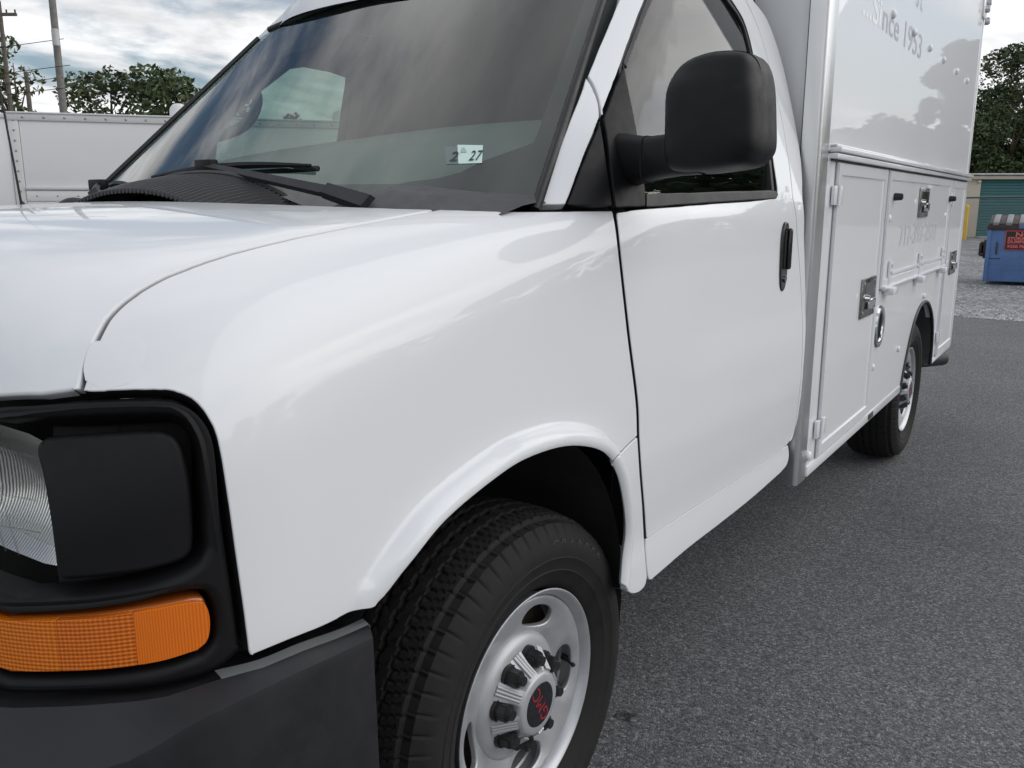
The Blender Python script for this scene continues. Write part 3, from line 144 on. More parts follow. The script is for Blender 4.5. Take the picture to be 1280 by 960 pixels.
'sail': [(0.855,0.3338,1.488),(0.8525,0.3469,1.501),(0.8498,0.3602,1.513),(0.8471,0.3737,1.526),(0.8445,0.3873,1.539),(0.8419,0.401,1.552),(0.8395,0.4149,1.565),(0.8372,0.4289,1.577),(0.8349,0.443,1.59),(0.8326,0.4573,1.603),(0.8302,0.4719,1.616),(0.834,0.4677,1.608),(0.8375,0.4637,1.601),(0.8411,0.4597,1.593),(0.845,0.4555,1.585),(0.8495,0.4509,1.576),(0.8547,0.4458,1.565),(0.8602,0.4406,1.553),(0.866,0.4354,1.541),(0.8717,0.4303,1.528),(0.8771,0.4256,1.515),(0.8823,0.4211,1.502),(0.8874,0.417,1.489),(0.8922,0.4134,1.475),(0.8966,0.4107,1.462),(0.9004,0.4088,1.448),(0.9036,0.4081,1.435),(0.9066,0.4076,1.421),(0.9096,0.4071,1.408),(0.9124,0.4066,1.395),(0.9149,0.406,1.383),(0.917,0.4054,1.373),(0.9188,0.4046,1.365),(0.9204,0.4038,1.357),(0.922,0.4029,1.349),(0.9237,0.4021,1.341),(0.9248,0.4002,1.335),(0.9259,0.3982,1.329),(0.927,0.3963,1.323),(0.9282,0.3944,1.317),(0.9293,0.3925,1.312),(0.9283,0.3658,1.311),(0.9274,0.3396,1.311),(0.9266,0.3139,1.311),(0.9258,0.2888,1.31),(0.9249,0.2645,1.31),(0.9205,0.2673,1.328),(0.9151,0.2718,1.346),(0.9091,0.2775,1.363),(0.9029,0.2837,1.38),(0.897,0.2899,1.396),(0.8915,0.2957,1.409),(0.8864,0.3012,1.421),(0.8817,0.3064,1.432),(0.8772,0.3112,1.442),(0.8728,0.3159,1.452),(0.8688,0.3201,1.46),(0.8652,0.3237,1.468),(0.8619,0.327,1.475),(0.8585,0.3303,1.481)],
'weatherstrip': [(0.8283,0.4681,1.615),(0.8255,0.4824,1.629),(0.8227,0.4967,1.642),(0.8199,0.5113,1.655),(0.8169,0.5266,1.669),(0.8136,0.5432,1.685),(0.8101,0.561,1.701),(0.8062,0.5797,1.718),(0.8021,0.5996,1.737),(0.798,0.6207,1.756),(0.7938,0.6432,1.776),(0.7896,0.6675,1.798),(0.7853,0.6937,1.82),(0.7809,0.7213,1.844),(0.7764,0.7497,1.868),(0.7718,0.7783,1.893),(0.7742,0.7806,1.891),(0.7764,0.7854,1.892),(0.7787,0.7891,1.891),(0.7813,0.7882,1.887),(0.7844,0.7793,1.877),(0.7884,0.7594,1.859),(0.7929,0.7314,1.835),(0.7976,0.7,1.809),(0.8021,0.6694,1.783),(0.8061,0.6437,1.761),(0.8095,0.6231,1.743),(0.8127,0.6048,1.727),(0.8157,0.5879,1.712),(0.8186,0.5714,1.697),(0.8217,0.5547,1.682),(0.825,0.5376,1.667),(0.8284,0.5207,1.651),(0.8317,0.5041,1.635),(0.835,0.4877,1.62),(0.8382,0.4716,1.605),(0.8369,0.4711,1.607),(0.8355,0.4705,1.608),(0.8341,0.47,1.609),(0.8328,0.4696,1.611),(0.8317,0.4692,1.612),(0.8308,0.4689,1.613),(0.8301,0.4686,1.613),(0.8295,0.4685,1.614),(0.8289,0.4683,1.615)],
'window': [(0.8339,0.4797,1.616),(0.8309,0.4953,1.631),(0.8279,0.5112,1.645),(0.8248,0.5273,1.66),(0.8217,0.5437,1.675),(0.8186,0.5605,1.69),(0.8156,0.5772,1.705),(0.8126,0.5937,1.72),(0.8096,0.6108,1.735),(0.8063,0.6293,1.751),(0.8028,0.65,1.769),(0.7988,0.6748,1.791),(0.7942,0.7033,1.815),(0.7894,0.7331,1.841),(0.7849,0.7617,1.865),(0.781,0.7862,1.886),(0.778,0.8051,1.902),(0.7756,0.8201,1.915),(0.7737,0.8328,1.925),(0.7718,0.845,1.936),(0.7697,0.8586,1.947),(0.7747,0.8717,1.948),(0.7792,0.8867,1.949),(0.7832,0.9029,1.951),(0.7869,0.9194,1.951),(0.7903,0.9356,1.95),(0.793,0.9521,1.947),(0.7958,0.9675,1.942),(0.7991,0.9813,1.935),(0.8027,0.9941,1.927),(0.8066,1.007,1.917),(0.8111,1.018,1.906),(0.8162,1.029,1.893),(0.8215,1.039,1.878),(0.8266,1.049,1.864),(0.831,1.06,1.852),(0.8348,1.072,1.843),(0.838,1.085,1.836),(0.841,1.098,1.829),(0.8439,1.109,1.823),(0.8469,1.119,1.815),(0.8498,1.127,1.807),(0.8526,1.134,1.799),(0.8554,1.139,1.791),(0.8586,1.143,1.781),(0.8625,1.145,1.768),(0.8673,1.147,1.752),(0.8727,1.148,1.734),(0.8785,1.147,1.713),(0.8844,1.147,1.692),(0.8901,1.147,1.671),(0.8957,1.147,1.651),(0.9013,1.148,1.629),(0.907,1.149,1.608),(0.9125,1.149,1.586),(0.9179,1.148,1.565),(0.9232,1.147,1.544),(0.9284,1.146,1.522),(0.9334,1.143,1.5),(0.9383,1.141,1.479),(0.943,1.139,1.458),(0.9476,1.136,1.437),(0.952,1.134,1.416),(0.9563,1.131,1.396),(0.9605,1.128,1.375),(0.9647,1.126,1.355),(0.9597,1.053,1.353),(0.9551,0.9868,1.351),(0.9506,0.922,1.35),(0.946,0.8558,1.349),(0.9413,0.7854,1.347),(0.9368,0.709,1.345),(0.9328,0.6288,1.342),(0.9297,0.5483,1.34),(0.927,0.4714,1.338),(0.9246,0.4005,1.336),(0.922,0.4005,1.349),(0.9193,0.4005,1.361),(0.9167,0.4006,1.374),(0.914,0.4008,1.387),(0.9112,0.4011,1.399),(0.9084,0.4015,1.412),(0.9055,0.402,1.425),(0.9026,0.4027,1.438),(0.8991,0.4045,1.451),(0.8951,0.4073,1.465),(0.8907,0.4108,1.478),(0.886,0.4148,1.491),(0.881,0.4196,1.504),(0.8756,0.4251,1.518),(0.8698,0.4318,1.532),(0.8634,0.4397,1.548),(0.8565,0.4487,1.564),(0.8492,0.4586,1.581),(0.8416,0.469,1.599)],
'sill_strip': [(0.924,0.4016,1.339),(0.9251,0.4331,1.34),(0.9262,0.4651,1.341),(0.9274,0.4981,1.341),(0.9287,0.5327,1.342),(0.9301,0.5696,1.343),(0.9316,0.6082,1.343),(0.9334,0.6476,1.344),(0.9356,0.6892,1.345),(0.9382,0.7346,1.346),(0.9413,0.7854,1.347),(0.9452,0.8437,1.348),(0.9498,0.9093,1.349),(0.9548,0.9812,1.351),(0.9602,1.058,1.352),(0.9657,1.137,1.354),(0.9662,1.139,1.352),(0.9668,1.141,1.35),(0.9673,1.143,1.348),(0.9678,1.144,1.346),(0.9682,1.145,1.344),(0.9685,1.143,1.342),(0.9688,1.14,1.34),(0.969,1.136,1.338),(0.9692,1.132,1.335),(0.9694,1.129,1.333),(0.9642,1.054,1.331),(0.9595,0.9844,1.329),(0.9549,0.9171,1.327),(0.9503,0.849,1.325),(0.9457,0.7772,1.323),(0.9412,0.7002,1.321),(0.9373,0.6199,1.318),(0.9343,0.5396,1.316),(0.9316,0.4632,1.313),(0.9293,0.3925,1.312),(0.9282,0.3943,1.317),(0.9272,0.3961,1.323),(0.9261,0.3979,1.328),(0.925,0.3998,1.334)],
}
# ------------------------------------------------------------------ materials
MATS = {}
def mat(name, col=(.8, .8, .8), rough=.5, metal=0, coat=0, coat_rough=.03, spec=.5, noise=None, bump=None, var=0, vscale=8, ior=1.5, sheen=0):
    """Principled material with optional colour variation (var), roughness noise and bump=(scale, strength, distance)."""
    m = bpy.data.materials.new(name); m.use_nodes = True; nt = m.node_tree; b = nt.nodes['Principled BSDF']
    b.inputs['Base Color'].default_value = (*col, 1); b.inputs['Roughness'].default_value = rough; b.inputs['Metallic'].default_value = metal
    b.inputs['Coat Weight'].default_value = coat; b.inputs['Coat Roughness'].default_value = coat_rough; b.inputs['Specular IOR Level'].default_value = spec; b.inputs['IOR'].default_value = ior
    tc = nt.nodes.new('ShaderNodeTexCoord')
    if var or noise:
        n = nt.nodes.new('ShaderNodeTexNoise'); n.inputs['Scale'].default_value = vscale; n.inputs['Detail'].default_value = 6; n.inputs['Roughness'].default_value = .65
        nt.links.new(tc.outputs['Object'], n.inputs[0])
        if var:
            r = nt.nodes.new('ShaderNodeValToRGB'); r.color_ramp.elements[0].position = .3; r.color_ramp.elements[1].position = .7
            r.color_ramp.elements[0].color = (*[c * (1 - var) for c in col], 1); r.color_ramp.elements[1].color = (*[min(1, c * (1 + var)) for c in col], 1)
            nt.links.new(n.outputs[0], r.inputs[0]); nt.links.new(r.outputs[0], b.inputs['Base Color'])
        if noise:
            q = nt.nodes.new('ShaderNodeMapRange'); q.inputs['From Min'].default_value = .3; q.inputs['From Max'].default_value = .7; q.inputs['To Min'].default_value = max(0, rough - noise); q.inputs['To Max'].default_value = min(1, rough + noise)
            nt.links.new(n.outputs[0], q.inputs[0]); nt.links.new(q.outputs[0], b.inputs['Roughness'])
    if bump:
        n = nt.nodes.new('ShaderNodeTexNoise'); n.inputs['Scale'].default_value = bump[0]; n.inputs['Detail'].default_value = 3
        nt.links.new(tc.outputs['Object'], n.inputs[0])
        bp = nt.nodes.new('ShaderNodeBump'); bp.inputs['Strength'].default_value = bump[1]; bp.inputs['Distance'].default_value = bump[2]
        nt.links.new(n.outputs[0], bp.inputs['Height']); nt.links.new(bp.outputs[0], b.inputs['Normal'])
    MATS[name] = m; return m
PAINT = mat('white_paint', (.785, .80, .82), .42, coat=.75, coat_rough=.03, spec=.1, noise=.06, vscale=5, bump=(2.2, .012, .01))
BOXW = mat('box_white', (.775, .79, .815), .4, coat=.7, coat_rough=.02, spec=.1, noise=.05, vscale=3)
GREYW = mat('bulkhead_white', (.80, .81, .82), .45, var=.03, vscale=4)
PLAST = mat('black_plastic', (.0075, .0076, .0085), .52, spec=.24, noise=.08, vscale=30, bump=(900, .12, .001))
PLAST2 = mat('grey_black_plastic', (.017, .0175, .020), .52, spec=.4, noise=.1, vscale=14, var=.18, bump=(700, .15, .001))
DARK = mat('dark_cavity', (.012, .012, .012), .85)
RUBB = mat('tyre_rubber', (.0175, .017, .0165), .78, spec=.3, var=.35, vscale=26, noise=.12, bump=(240, .22, .001))
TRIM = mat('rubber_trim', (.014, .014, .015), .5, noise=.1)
ALU = mat('aluminium', (.70, .71, .72), .34, metal=1, noise=.07, vscale=1.5)
STEEL = mat('wheel_silver', (.52, .53, .55), .40, metal=.55, coat=.3, noise=.06, vscale=20, var=.07)
CAPS = mat('cap_silver', (.46, .47, .485), .42, metal=.35, coat=.15, noise=.06, vscale=20, var=.04)
CHROME = mat('chrome', (.78, .78, .77), .12, metal=1, noise=.05, vscale=20)
DULLCH = mat('latch_steel', (.30, .30, .29), .24, metal=1, noise=.08, vscale=30, var=.15)
RUST = mat('brake_dust', (.10, .075, .055), .7, var=.4, vscale=30)
AMBER = mat('amber_lens', (.72, .20, .012), .16, coat=1, coat_rough=.02)
AMBERD = mat('amber_rim', (.30, .07, .010), .25, coat=1)
REDTXT = mat('red_print', (.34, .02, .03), .4)
GHOST = mat('ghost_print', (.37, .38, .42), .4)
GHOSTW = mat('ghost_white', (.86, .86, .86), .35)
GHOST2 = mat('ghost_faint', (.60, .60, .60), .4)
NAVY = mat('cap_badge', (.008, .009, .014), .2, coat=.6)
INTER = mat('cabin_grey', (.085, .095, .095), .75, var=.1, vscale=5)
INTERD = mat('cabin_dark', (.03, .032, .034), .8, var=.1, vscale=5)
DASHM = mat('dash_vinyl', (.17, .185, .18), .7, var=.08, vscale=9, bump=(500, .2, .001))
STICK = mat('sticker_mint', (.62, .80, .74), .5)
STICKG = mat('sticker_grey', (.16, .20, .20), .5)
COWL = mat('cowl_grey', (.055, .056, .061), .55, noise=.08, vscale=30, bump=(700, .15, .001))
INK = mat('sticker_ink', (.02, .03, .035), .5)
def nodes_of(m): return m.node_tree.nodes, m.node_tree.links
def glass(name, tint, f0=.05, gl_rough=.0):
    m = bpy.data.materials.new(name); m.use_nodes = True; n, l = nodes_of(m); n.clear()
    o = n.new('ShaderNodeOutputMaterial'); mx = n.new('ShaderNodeMixShader'); tr = n.new('ShaderNodeBsdfTransparent'); gl = n.new('ShaderNodeBsdfGlossy')
    tr.inputs[0].default_value = (*tint, 1); gl.inputs['Roughness'].default_value = gl_rough
    ge = n.new('ShaderNodeNewGeometry'); dt = n.new('ShaderNodeVectorMath'); dt.operation = 'DOT_PRODUCT'; l.new(ge.outputs['Normal'], dt.inputs[0]); l.new(ge.outputs['Incoming'], dt.inputs[1])
    ab = n.new('ShaderNodeMath'); ab.operation = 'ABSOLUTE'; l.new(dt.outputs['Value'], ab.inputs[0]); om = n.new('ShaderNodeMath'); om.operation = 'SUBTRACT'; om.inputs[0].default_value = 1; l.new(ab.outputs[0], om.inputs[1])
    pw = n.new('ShaderNodeMath'); pw.operation = 'POWER'; pw.inputs[1].default_value = 4.2; l.new(om.outputs[0], pw.inputs[0])      # Schlick, the same from both sides
    ad = n.new('ShaderNodeMath'); ad.operation = 'MULTIPLY_ADD'; ad.inputs[1].default_value = .9; ad.inputs[2].default_value = f0
    l.new(pw.outputs[0], ad.inputs[0]); l.new(ad.outputs[0], mx.inputs[0]); l.new(tr.outputs[0], mx.inputs[1]); l.new(gl.outputs[0], mx.inputs[2]); l.new(mx.outputs[0], o.inputs[0])
    MATS[name] = m; return m
WGLASS = glass('windshield_glass', (.62, .78, .72), .10)
SGLASS = glass('side_glass', (.34, .42, .38), .085)
LENS = glass('lamp_glass', (.92, .93, .92), .03)
# lens textures: fine ribs as bump
def ribs(m, sx, sz, strength=.5):
    n, l = nodes_of(m); b = n['Principled BSDF']; tc = n.new('ShaderNodeTexCoord')
    hs = []
    for ax, sc in (('X', sx), ('Z', sz)):
        w = n.new('ShaderNodeTexWave'); w.bands_direction = ax; w.inputs['Scale'].default_value = sc; w.inputs['Distortion'].default_value = .4; l.new(tc.outputs['Object'], w.inputs[0]); hs.append(w)
    a = n.new('ShaderNodeMath'); a.operation = 'ADD'; l.new(hs[0].outputs['Fac'], a.inputs[0]); l.new(hs[1].outputs['Fac'], a.inputs[1])
    bp = n.new('ShaderNodeBump'); bp.inputs['Strength'].default_value = strength; bp.inputs['Distance'].default_value = .004; l.new(a.outputs[0], bp.inputs['Height']); l.new(bp.outputs[0], b.inputs['Normal'])
    r = n.new('ShaderNodeValToRGB'); c = b.inputs['Base Color'].default_value; r.color_ramp.elements[0].color = (c[0] * .66, c[1] * .52, c[2] * .5, 1); r.color_ramp.elements[1].color = (min(1, c[0] * 1.1), c[1] * 1.15, c[2], 1)
    d = n.new('ShaderNodeMath'); d.operation = 'MULTIPLY'; d.inputs[1].default_value = .5; l.new(a.outputs[0], d.inputs[0]); l.new(d.outputs[0], r.inputs[0]); l.new(r.outputs[0], b.inputs['Base Color'])
AMB1 = mat('amber_ribbed', (.76, .19, .003), .3, coat=.2, coat_rough=.02); ribs(AMB1, 64, 64, .3)
AMB2 = mat('amber_prism', (.70, .16, .003), .3, coat=.2, coat_rough=.02); ribs(AMB2, 78, 64, .35)
AMB3 = mat('amber_reflector', (.82, .185, .003), .34, coat=.2, coat_rough=.02); ribs(AMB3, 190, 190, .15)
# asphalt and gravel
def ground_mat(name, dark, light, scale, bumpd, stain=False, macro=.25):
    m = bpy.data.materials.new(name); m.use_nodes = True; n, l = nodes_of(m); b = n['Principled BSDF']; tc = n.new('ShaderNodeTexCoord')
    v = n.new('ShaderNodeTexVoronoi'); v.inputs['Scale'].default_value = scale; l.new(tc.outputs['Object'], v.inputs[0])
    v2 = n.new('ShaderNodeTexVoronoi'); v2.inputs['Scale'].default_value = scale * 2.3; l.new(tc.outputs['Object'], v2.inputs[0])
    sp = n.new('ShaderNodeSeparateColor'); l.new(v.outputs['Color'], sp.inputs[0])
    sp2 = n.new('ShaderNodeSeparateColor'); l.new(v2.outputs['Color'], sp2.inputs[0])
    av = n.new('ShaderNodeMath'); av.operation = 'MULTIPLY_ADD'; av.inputs[1].default_value = .6; l.new(sp.outputs[0], av.inputs[0])
    h2 = n.new('ShaderNodeMath'); h2.operation = 'MULTIPLY'; h2.inputs[1].default_value = .4; l.new(sp2.outputs[1], h2.inputs[0]); l.new(h2.outputs[0], av.inputs[2])
    r = n.new('ShaderNodeValToRGB'); e = r.color_ramp.elements; e[0].position = .1; e[0].color = (*dark, 1); e[1].position = .97; e[1].color = (*light, 1)
    mid = r.color_ramp.elements.new(.72); mid.color = (*[a * .62 + c * .38 for a, c in zip(dark, light)], 1)
    l.new(av.outputs[0], r.inputs[0])
    big = n.new('ShaderNodeTexNoise'); big.inputs['Scale'].default_value = .7; big.inputs['Detail'].default_value = 7; big.inputs['Roughness'].default_value = .6; l.new(tc.outputs['Object'], big.inputs[0])
    br = n.new('ShaderNodeMapRange'); br.inputs['From Min'].default_value = .3; br.inputs['From Max'].default_value = .7; br.inputs['To Min'].default_value = 1 - macro; br.inputs['To Max'].default_value = 1 + macro; l.new(big.outputs[0], br.inputs[0])
    mu = n.new('ShaderNodeMixRGB'); mu.blend_type = 'MULTIPLY'; mu.inputs[0].default_value = 1; l.new(r.outputs[0], mu.inputs[1]); l.new(br.outputs[0], mu.inputs[2])
    out = mu.outputs[0]
    if stain:
        for (sx, sy, rad, k) in stain:
            vm = n.new('ShaderNodeVectorMath'); vm.operation = 'DISTANCE'; vm.inputs[1].default_value = (sx, sy, 0); l.new(tc.outputs['Object'], vm.inputs[0])
            nz = n.new('ShaderNodeTexNoise'); nz.inputs['Scale'].default_value = 60 if rad < .1 else 6; nz.inputs['Detail'].default_value = 5; l.new(tc.outputs['Object'], nz.inputs[0])
            ma = n.new('ShaderNodeMath'); ma.operation = 'MULTIPLY_ADD'; ma.inputs[1].default_value = rad * 2.4; l.new(nz.outputs[0], ma.inputs[0]); l.new(vm.outputs['Value'], ma.inputs[2])
            mr = n.new('ShaderNodeMapRange'); mr.inputs['From Min'].default_value = rad * 1.35; mr.inputs['From Max'].default_value = rad * 2.2; mr.inputs['To Min'].default_value = k; mr.inputs['To Max'].default_value = 1; l.new(ma.outputs[0], mr.inputs[0])
            m2 = n.new('ShaderNodeMixRGB'); m2.blend_type = 'MULTIPLY'; m2.inputs[0].default_value = 1; l.new(out, m2.inputs[1]); l.new(mr.outputs[0], m2.inputs[2]); out = m2.outputs[0]
    l.new(out, b.inputs['Base Color']); b.inputs['Roughness'].default_value = .82
    bp = n.new('ShaderNodeBump'); bp.inputs['Strength'].default_value = .8; bp.inputs['Distance'].default_value = bumpd
    hh = n.new('ShaderNodeMath'); hh.operation = 'ADD'; l.new(v.outputs['Distance'], hh.inputs[0]); l.new(v2.outputs['Distance'], hh.inputs[1]); iv = n.new('ShaderNodeMath'); iv.operation = 'MULTIPLY'; iv.inputs[1].default_value = -1; l.new(hh.outputs[0], iv.inputs[0])
    l.new(iv.outputs[0], bp.inputs['Height']); l.new(bp.outputs[0], b.inputs['Normal'])
    return m
ASPH = ground_mat('asphalt', (.050, .052, .056), (.46, .47, .49), 150, .007, stain=[(.83, .575, .035, .12), (1.25, 2.6, .5, .85)], macro=.14)
GRAV = ground_mat('gravel', (.10, .102, .106), (.74, .75, .78), 24, .03, macro=.28)
# ------------------------------------------------------------------ object helpers
def link(name, me, parent=None, m=None, loc=None):
    o = bpy.data.objects.new(name, me); COL.objects.link(o)
    if m and not me.materials: me.materials.append(m)
    if parent: o.parent = parent
    if loc is not None: o.location = loc
    return o
def tag(o, label=None, cat=None, group=None, kind=None):
    for k, v in (('label', label), ('category', cat), ('group', group), ('kind', kind)):
        if v: o[k] = v
    return o
def empty(name, loc=(0, 0, 0), **k):
    o = bpy.data.objects.new(name, None); COL.objects.link(o); o.location = loc; o.empty_display_size = .1
    return tag(o, **k)
def mesh(name, v, f, parent=None, m=None, smooth=True, loc=None, normals=None, angle=None):
    me = bpy.data.meshes.new(name); me.from_pydata([tuple(map(float, p)) for p in v], [], [tuple(map(int, q)) for q in f]); me.update()
    if smooth: me.polygons.foreach_set('use_smooth', [True] * len(me.polygons))
    if angle is not None: me.set_sharp_from_angle(angle=R_(angle))
    if normals is not None: me.normals_split_custom_set_from_vertices([tuple(map(float, q)) for q in normals])
    return link(name, me, parent, m, loc)
def bm_obj(name, bm, parent=None, m=None, smooth=False, angle=35, loc=None):
    bmesh.ops.recalc_face_normals(bm, faces=bm.faces)
    me = bpy.data.meshes.new(name); bm.to_mesh(me); bm.free()
    if smooth:
        me.polygons.foreach_set('use_smooth', [True] * len(me.polygons)); me.set_sharp_from_angle(angle=R_(angle))
    return link(name, me, parent, m, loc)
def add_box(bm, a, b, bevel=0, seg=2, M=None):
    c = [(x + y) / 2 for x, y in zip(a, b)]; s = [abs(y - x) for x, y in zip(a, b)]
    T = Matrix.Translation(c) @ Matrix.Diagonal((*s, 1))
    if M is not None: T = M @ T
    r = bmesh.ops.create_cube(bm, size=1, matrix=T)
    if bevel:
        es = list({e for v in r['verts'] for e in v.link_edges})
        bmesh.ops.bevel(bm, geom=es, offset=bevel, segments=seg, profile=.5, affect='EDGES')
def box(name, a, b, parent=None, m=None, bevel=.004, seg=2, M=None):
    bm = bmesh.new(); add_box(bm, a, b, bevel, seg, M); return bm_obj(name, bm, parent, m, smooth=bool(bevel), angle=40)
def add_cyl(bm, p, q, r, r2=None, n=16, caps=True):
    p, q = Vector(p), Vector(q); d = q - p
    M = Matrix.Translation((p + q) / 2) @ d.to_track_quat('Z', 'Y').to_matrix().to_4x4()
    bmesh.ops.create_cone(bm, cap_ends=caps, segments=n, radius1=r, radius2=r if r2 is None else r2, depth=d.length, matrix=M)
def cyl(name, p, q, r, parent=None, m=None, r2=None, n=16, bevel=0):
    bm = bmesh.new(); add_cyl(bm, p, q, r, r2, n)
    if bevel:
        es = [e for e in bm.edges if any(len(f.verts) > 4 for f in e.link_faces)]
        bmesh.ops.bevel(bm, geom=es, offset=bevel, segments=2, affect='EDGES')
    return bm_obj(name, bm, parent, m, smooth=True, angle=40)
def tube_data(path, r, n=8, v=None, f=None):
    v = [] if v is None else v; f = [] if f is None else f
    P = [Vector(p) for p in path]; b0 = len(v); rr = r if hasattr(r, '__len__') else [r] * len(P)
    up = Vector((0, 0, 1)); prev = None
    for i, p in enumerate(P):
        t = (P[min(i + 1, len(P) - 1)] - P[max(i - 1, 0)]).normalized()
        if prev is None:
            a = t.cross(up if abs(t.z) < .9 else Vector((1, 0, 0))).normalized()
        else: a = (prev - t * prev.dot(t)).normalized()
        prev = a; b = t.cross(a)
        for k in range(n):
            q = 2 * math.pi * k / n; v.append(p + a * (math.cos(q) * rr[i]) + b * (math.sin(q) * rr[i]))
    for i in range(len(P) - 1):
        for k in range(n):
            k2 = (k + 1) % n; f.append((b0 + i * n + k, b0 + i * n + k2, b0 + (i + 1) * n + k2, b0 + (i + 1) * n + k))
    f.append(tuple(b0 + k for k in range(n))[::-1]); f.append(tuple(b0 + (len(P) - 1) * n + k for k in range(n)))
    return v, f
def tube(name, path, r, parent=None, m=None, n=8):
    v, f = tube_data(path, r, n); return mesh(name, v, f, parent, m, angle=50)
def lathe(name, prof, parent=None, m=None, n=64, axis='X', loc=None, angle=40, close=False):
    """revolve (a, r) profile about the X axis: a along X, r radius in YZ"""
    v = []; f = []; k = len(prof)
    for i in range(n):
        t = 2 * math.pi * i / n
        for a, r in prof: v.append((a, r * math.cos(t), r * math.sin(t)))
    for i in range(n):
        j = (i + 1) % n
        for q in range(k - 1): f.append((i * k + q, j * k + q, j * k + q + 1, i * k + q + 1))
    bm = bmesh.new(); vs = [bm.verts.new(p) for p in v]
    for q in f:
        try: bm.faces.new([vs[i] for i in q])
        except ValueError: pass
    bmesh.ops.remove_doubles(bm, verts=bm.verts, dist=1e-5)
    return bm_obj(name, bm, parent, m, smooth=True, angle=angle, loc=loc)
def smooth_line(pts, n=6, closed=False):
    p = [np.array(q, float) for q in pts]
    if closed: P = [p[-1]] + p + [p[0], p[1]]
    else: P = [2 * p[0] - p[1]] + p + [2 * p[-1] - p[-2]]
    out = []
    for i in range(1, len(P) - 2):
        a, b, c, d = P[i - 1:i + 3]
        for k in range(n):
            t = k / n; out.append(.5 * ((2 * b) + (-a + c) * t + (2 * a - 5 * b + 4 * c - d) * t * t + (-a + 3 * b - 3 * c + d) * t ** 3))
    if not closed: out.append(p[-1])
    return out
def text(name, s, size, M, parent, m, depth=0, align='LEFT', sx=1, bold=0):
    cu = bpy.data.curves.new(name, 'FONT'); cu.body = s; cu.size = size; cu.align_x = align; cu.extrude = depth; cu.offset = bold; cu.resolution_u = 4
    t = bpy.data.objects.new(name, cu); COL.objects.link(t); dg = bpy.context.evaluated_depsgraph_get()
    me = bpy.data.meshes.new_from_object(t.evaluated_get(dg)); bpy.data.objects.remove(t); me.name = name
    me.transform(M @ Matrix.Diagonal((sx, 1, 1, 1))); me.materials.clear()
    return link(name, me, parent, m)
# ------------------------------------------------------------------ panels cut out of smooth surfaces
class SurfB:      # the level-set body
    def __init__(s, d=(1, -.55, .75), off=0, fl=True): s.d = np.array(d) / np.linalg.norm(d); s.off = off; s.fl = fl
    def put(s, p): return march(p + s.d * 2.5, -s.d, s.off, 5.5, s.fl, 110)
    def nrm(s, p): return grad(p, s.off, fl=s.fl)
class SurfF:      # any x = f(y,z) or y = f(x,z) sheet
    def __init__(s, fn, ax, sign, off=0): s.fn = fn; s.ax = ax; s.off = off; s.sign = sign; s.d = np.zeros(3); s.d[ax] = sign
    def put(s, p):
        q = p.copy(); o = [i for i in range(3) if i != s.ax]; q[:, s.ax] = s.fn(p[:, o[0]], p[:, o[1]]) + s.off * s.sign; return q
    def nrm(s, p):
        o = [i for i in range(3) if i != s.ax]; e = 1e-3; a, b = p[:, o[0]], p[:, o[1]]; g = np.zeros(p.shape); g[:, s.ax] = 1
        g[:, o[0]] = -(s.fn(a + e, b) - s.fn(a - e, b)) / (2 * e); g[:, o[1]] = -(s.fn(a, b + e) - s.fn(a, b - e)) / (2 * e)
        g *= s.sign; return g / np.linalg.norm(g, axis=1, keepdims=True)
class SurfD:      # door and rear pillar: body below the belt flowing into the window frame above it
    d = np.array([1., 0, 0])
    def fx(s, y, z):
        p = march(np.column_stack([np.full(len(y), 3.), y, z]), np.array([[-1., 0, 0]]), 0, 3., True, 110)[:, 0]; g = XG(y, z)
        r = sstep(.8, 1.1, y); w = sstep(1.29 - .07 * r, 1.33 + .03 * r, z); return np.where(np.isnan(p), g, p * (1 - w) + g * w)
    def put(s, p): return np.column_stack([s.fx(p[:, 1], p[:, 2]), p[:, 1], p[:, 2]])
    def nrm(s, p):
        e = 1.5e-3; y, z = p[:, 1], p[:, 2]
        g = np.column_stack([np.ones(len(y)), -(s.fx(y + e, z) - s.fx(y - e, z)) / (2 * e), -(s.fx(y, z + e) - s.fx(y, z - e)) / (2 * e)]); return g / np.linalg.norm(g, axis=1, keepdims=True)
def inpoly(P, poly):
    x, y = P[:, 0], P[:, 1]; r = np.zeros(len(P), bool); a = poly; b = np.roll(poly, -1, 0)
    for (x1, y1), (x2, y2) in zip(a, b):
        c = ((y1 > y) != (y2 > y)); 
        if y2 != y1: r ^= c & (x < (x2 - x1) * (y - y1) / (y2 - y1) + x1)
    return r
def dens(p, g):
    out = []
    for a, b in zip(p, np.roll(p, -1, 0)):
        k = max(1, int(np.ceil(np.linalg.norm(b - a) / g)))
        for i in range(k): out.append(a + (b - a) * i / k)
    return np.array(out)
def clean(p, eps):
    out = [p[0]]
    for q in p[1:]:
        if np.linalg.norm(q - out[-1]) > eps: out.append(q)
    if np.linalg.norm(out[-1] - out[0]) < eps: out.pop()
    return np.array(out)
def area2(p): q = np.roll(p, -1, 0); return .5 * np.sum(p[:, 0] * q[:, 1] - q[:, 0] * p[:, 1])
def vnorm2(p):     # outward normals of a CCW polygon at its vertices
    t1 = p - np.roll(p, 1, 0); t2 = np.roll(p, -1, 0) - p
    t1 /= np.linalg.norm(t1, axis=1, keepdims=True) + 1e-12; t2 /= np.linalg.norm(t2, axis=1, keepdims=True) + 1e-12
    t = t1 + t2; t /= np.linalg.norm(t, axis=1, keepdims=True) + 1e-12
    k = 1 / np.clip(np.abs((t * t1).sum(1)), .5, 1)
    return np.stack([t[:, 1], -t[:, 0]], 1) * k[:, None]
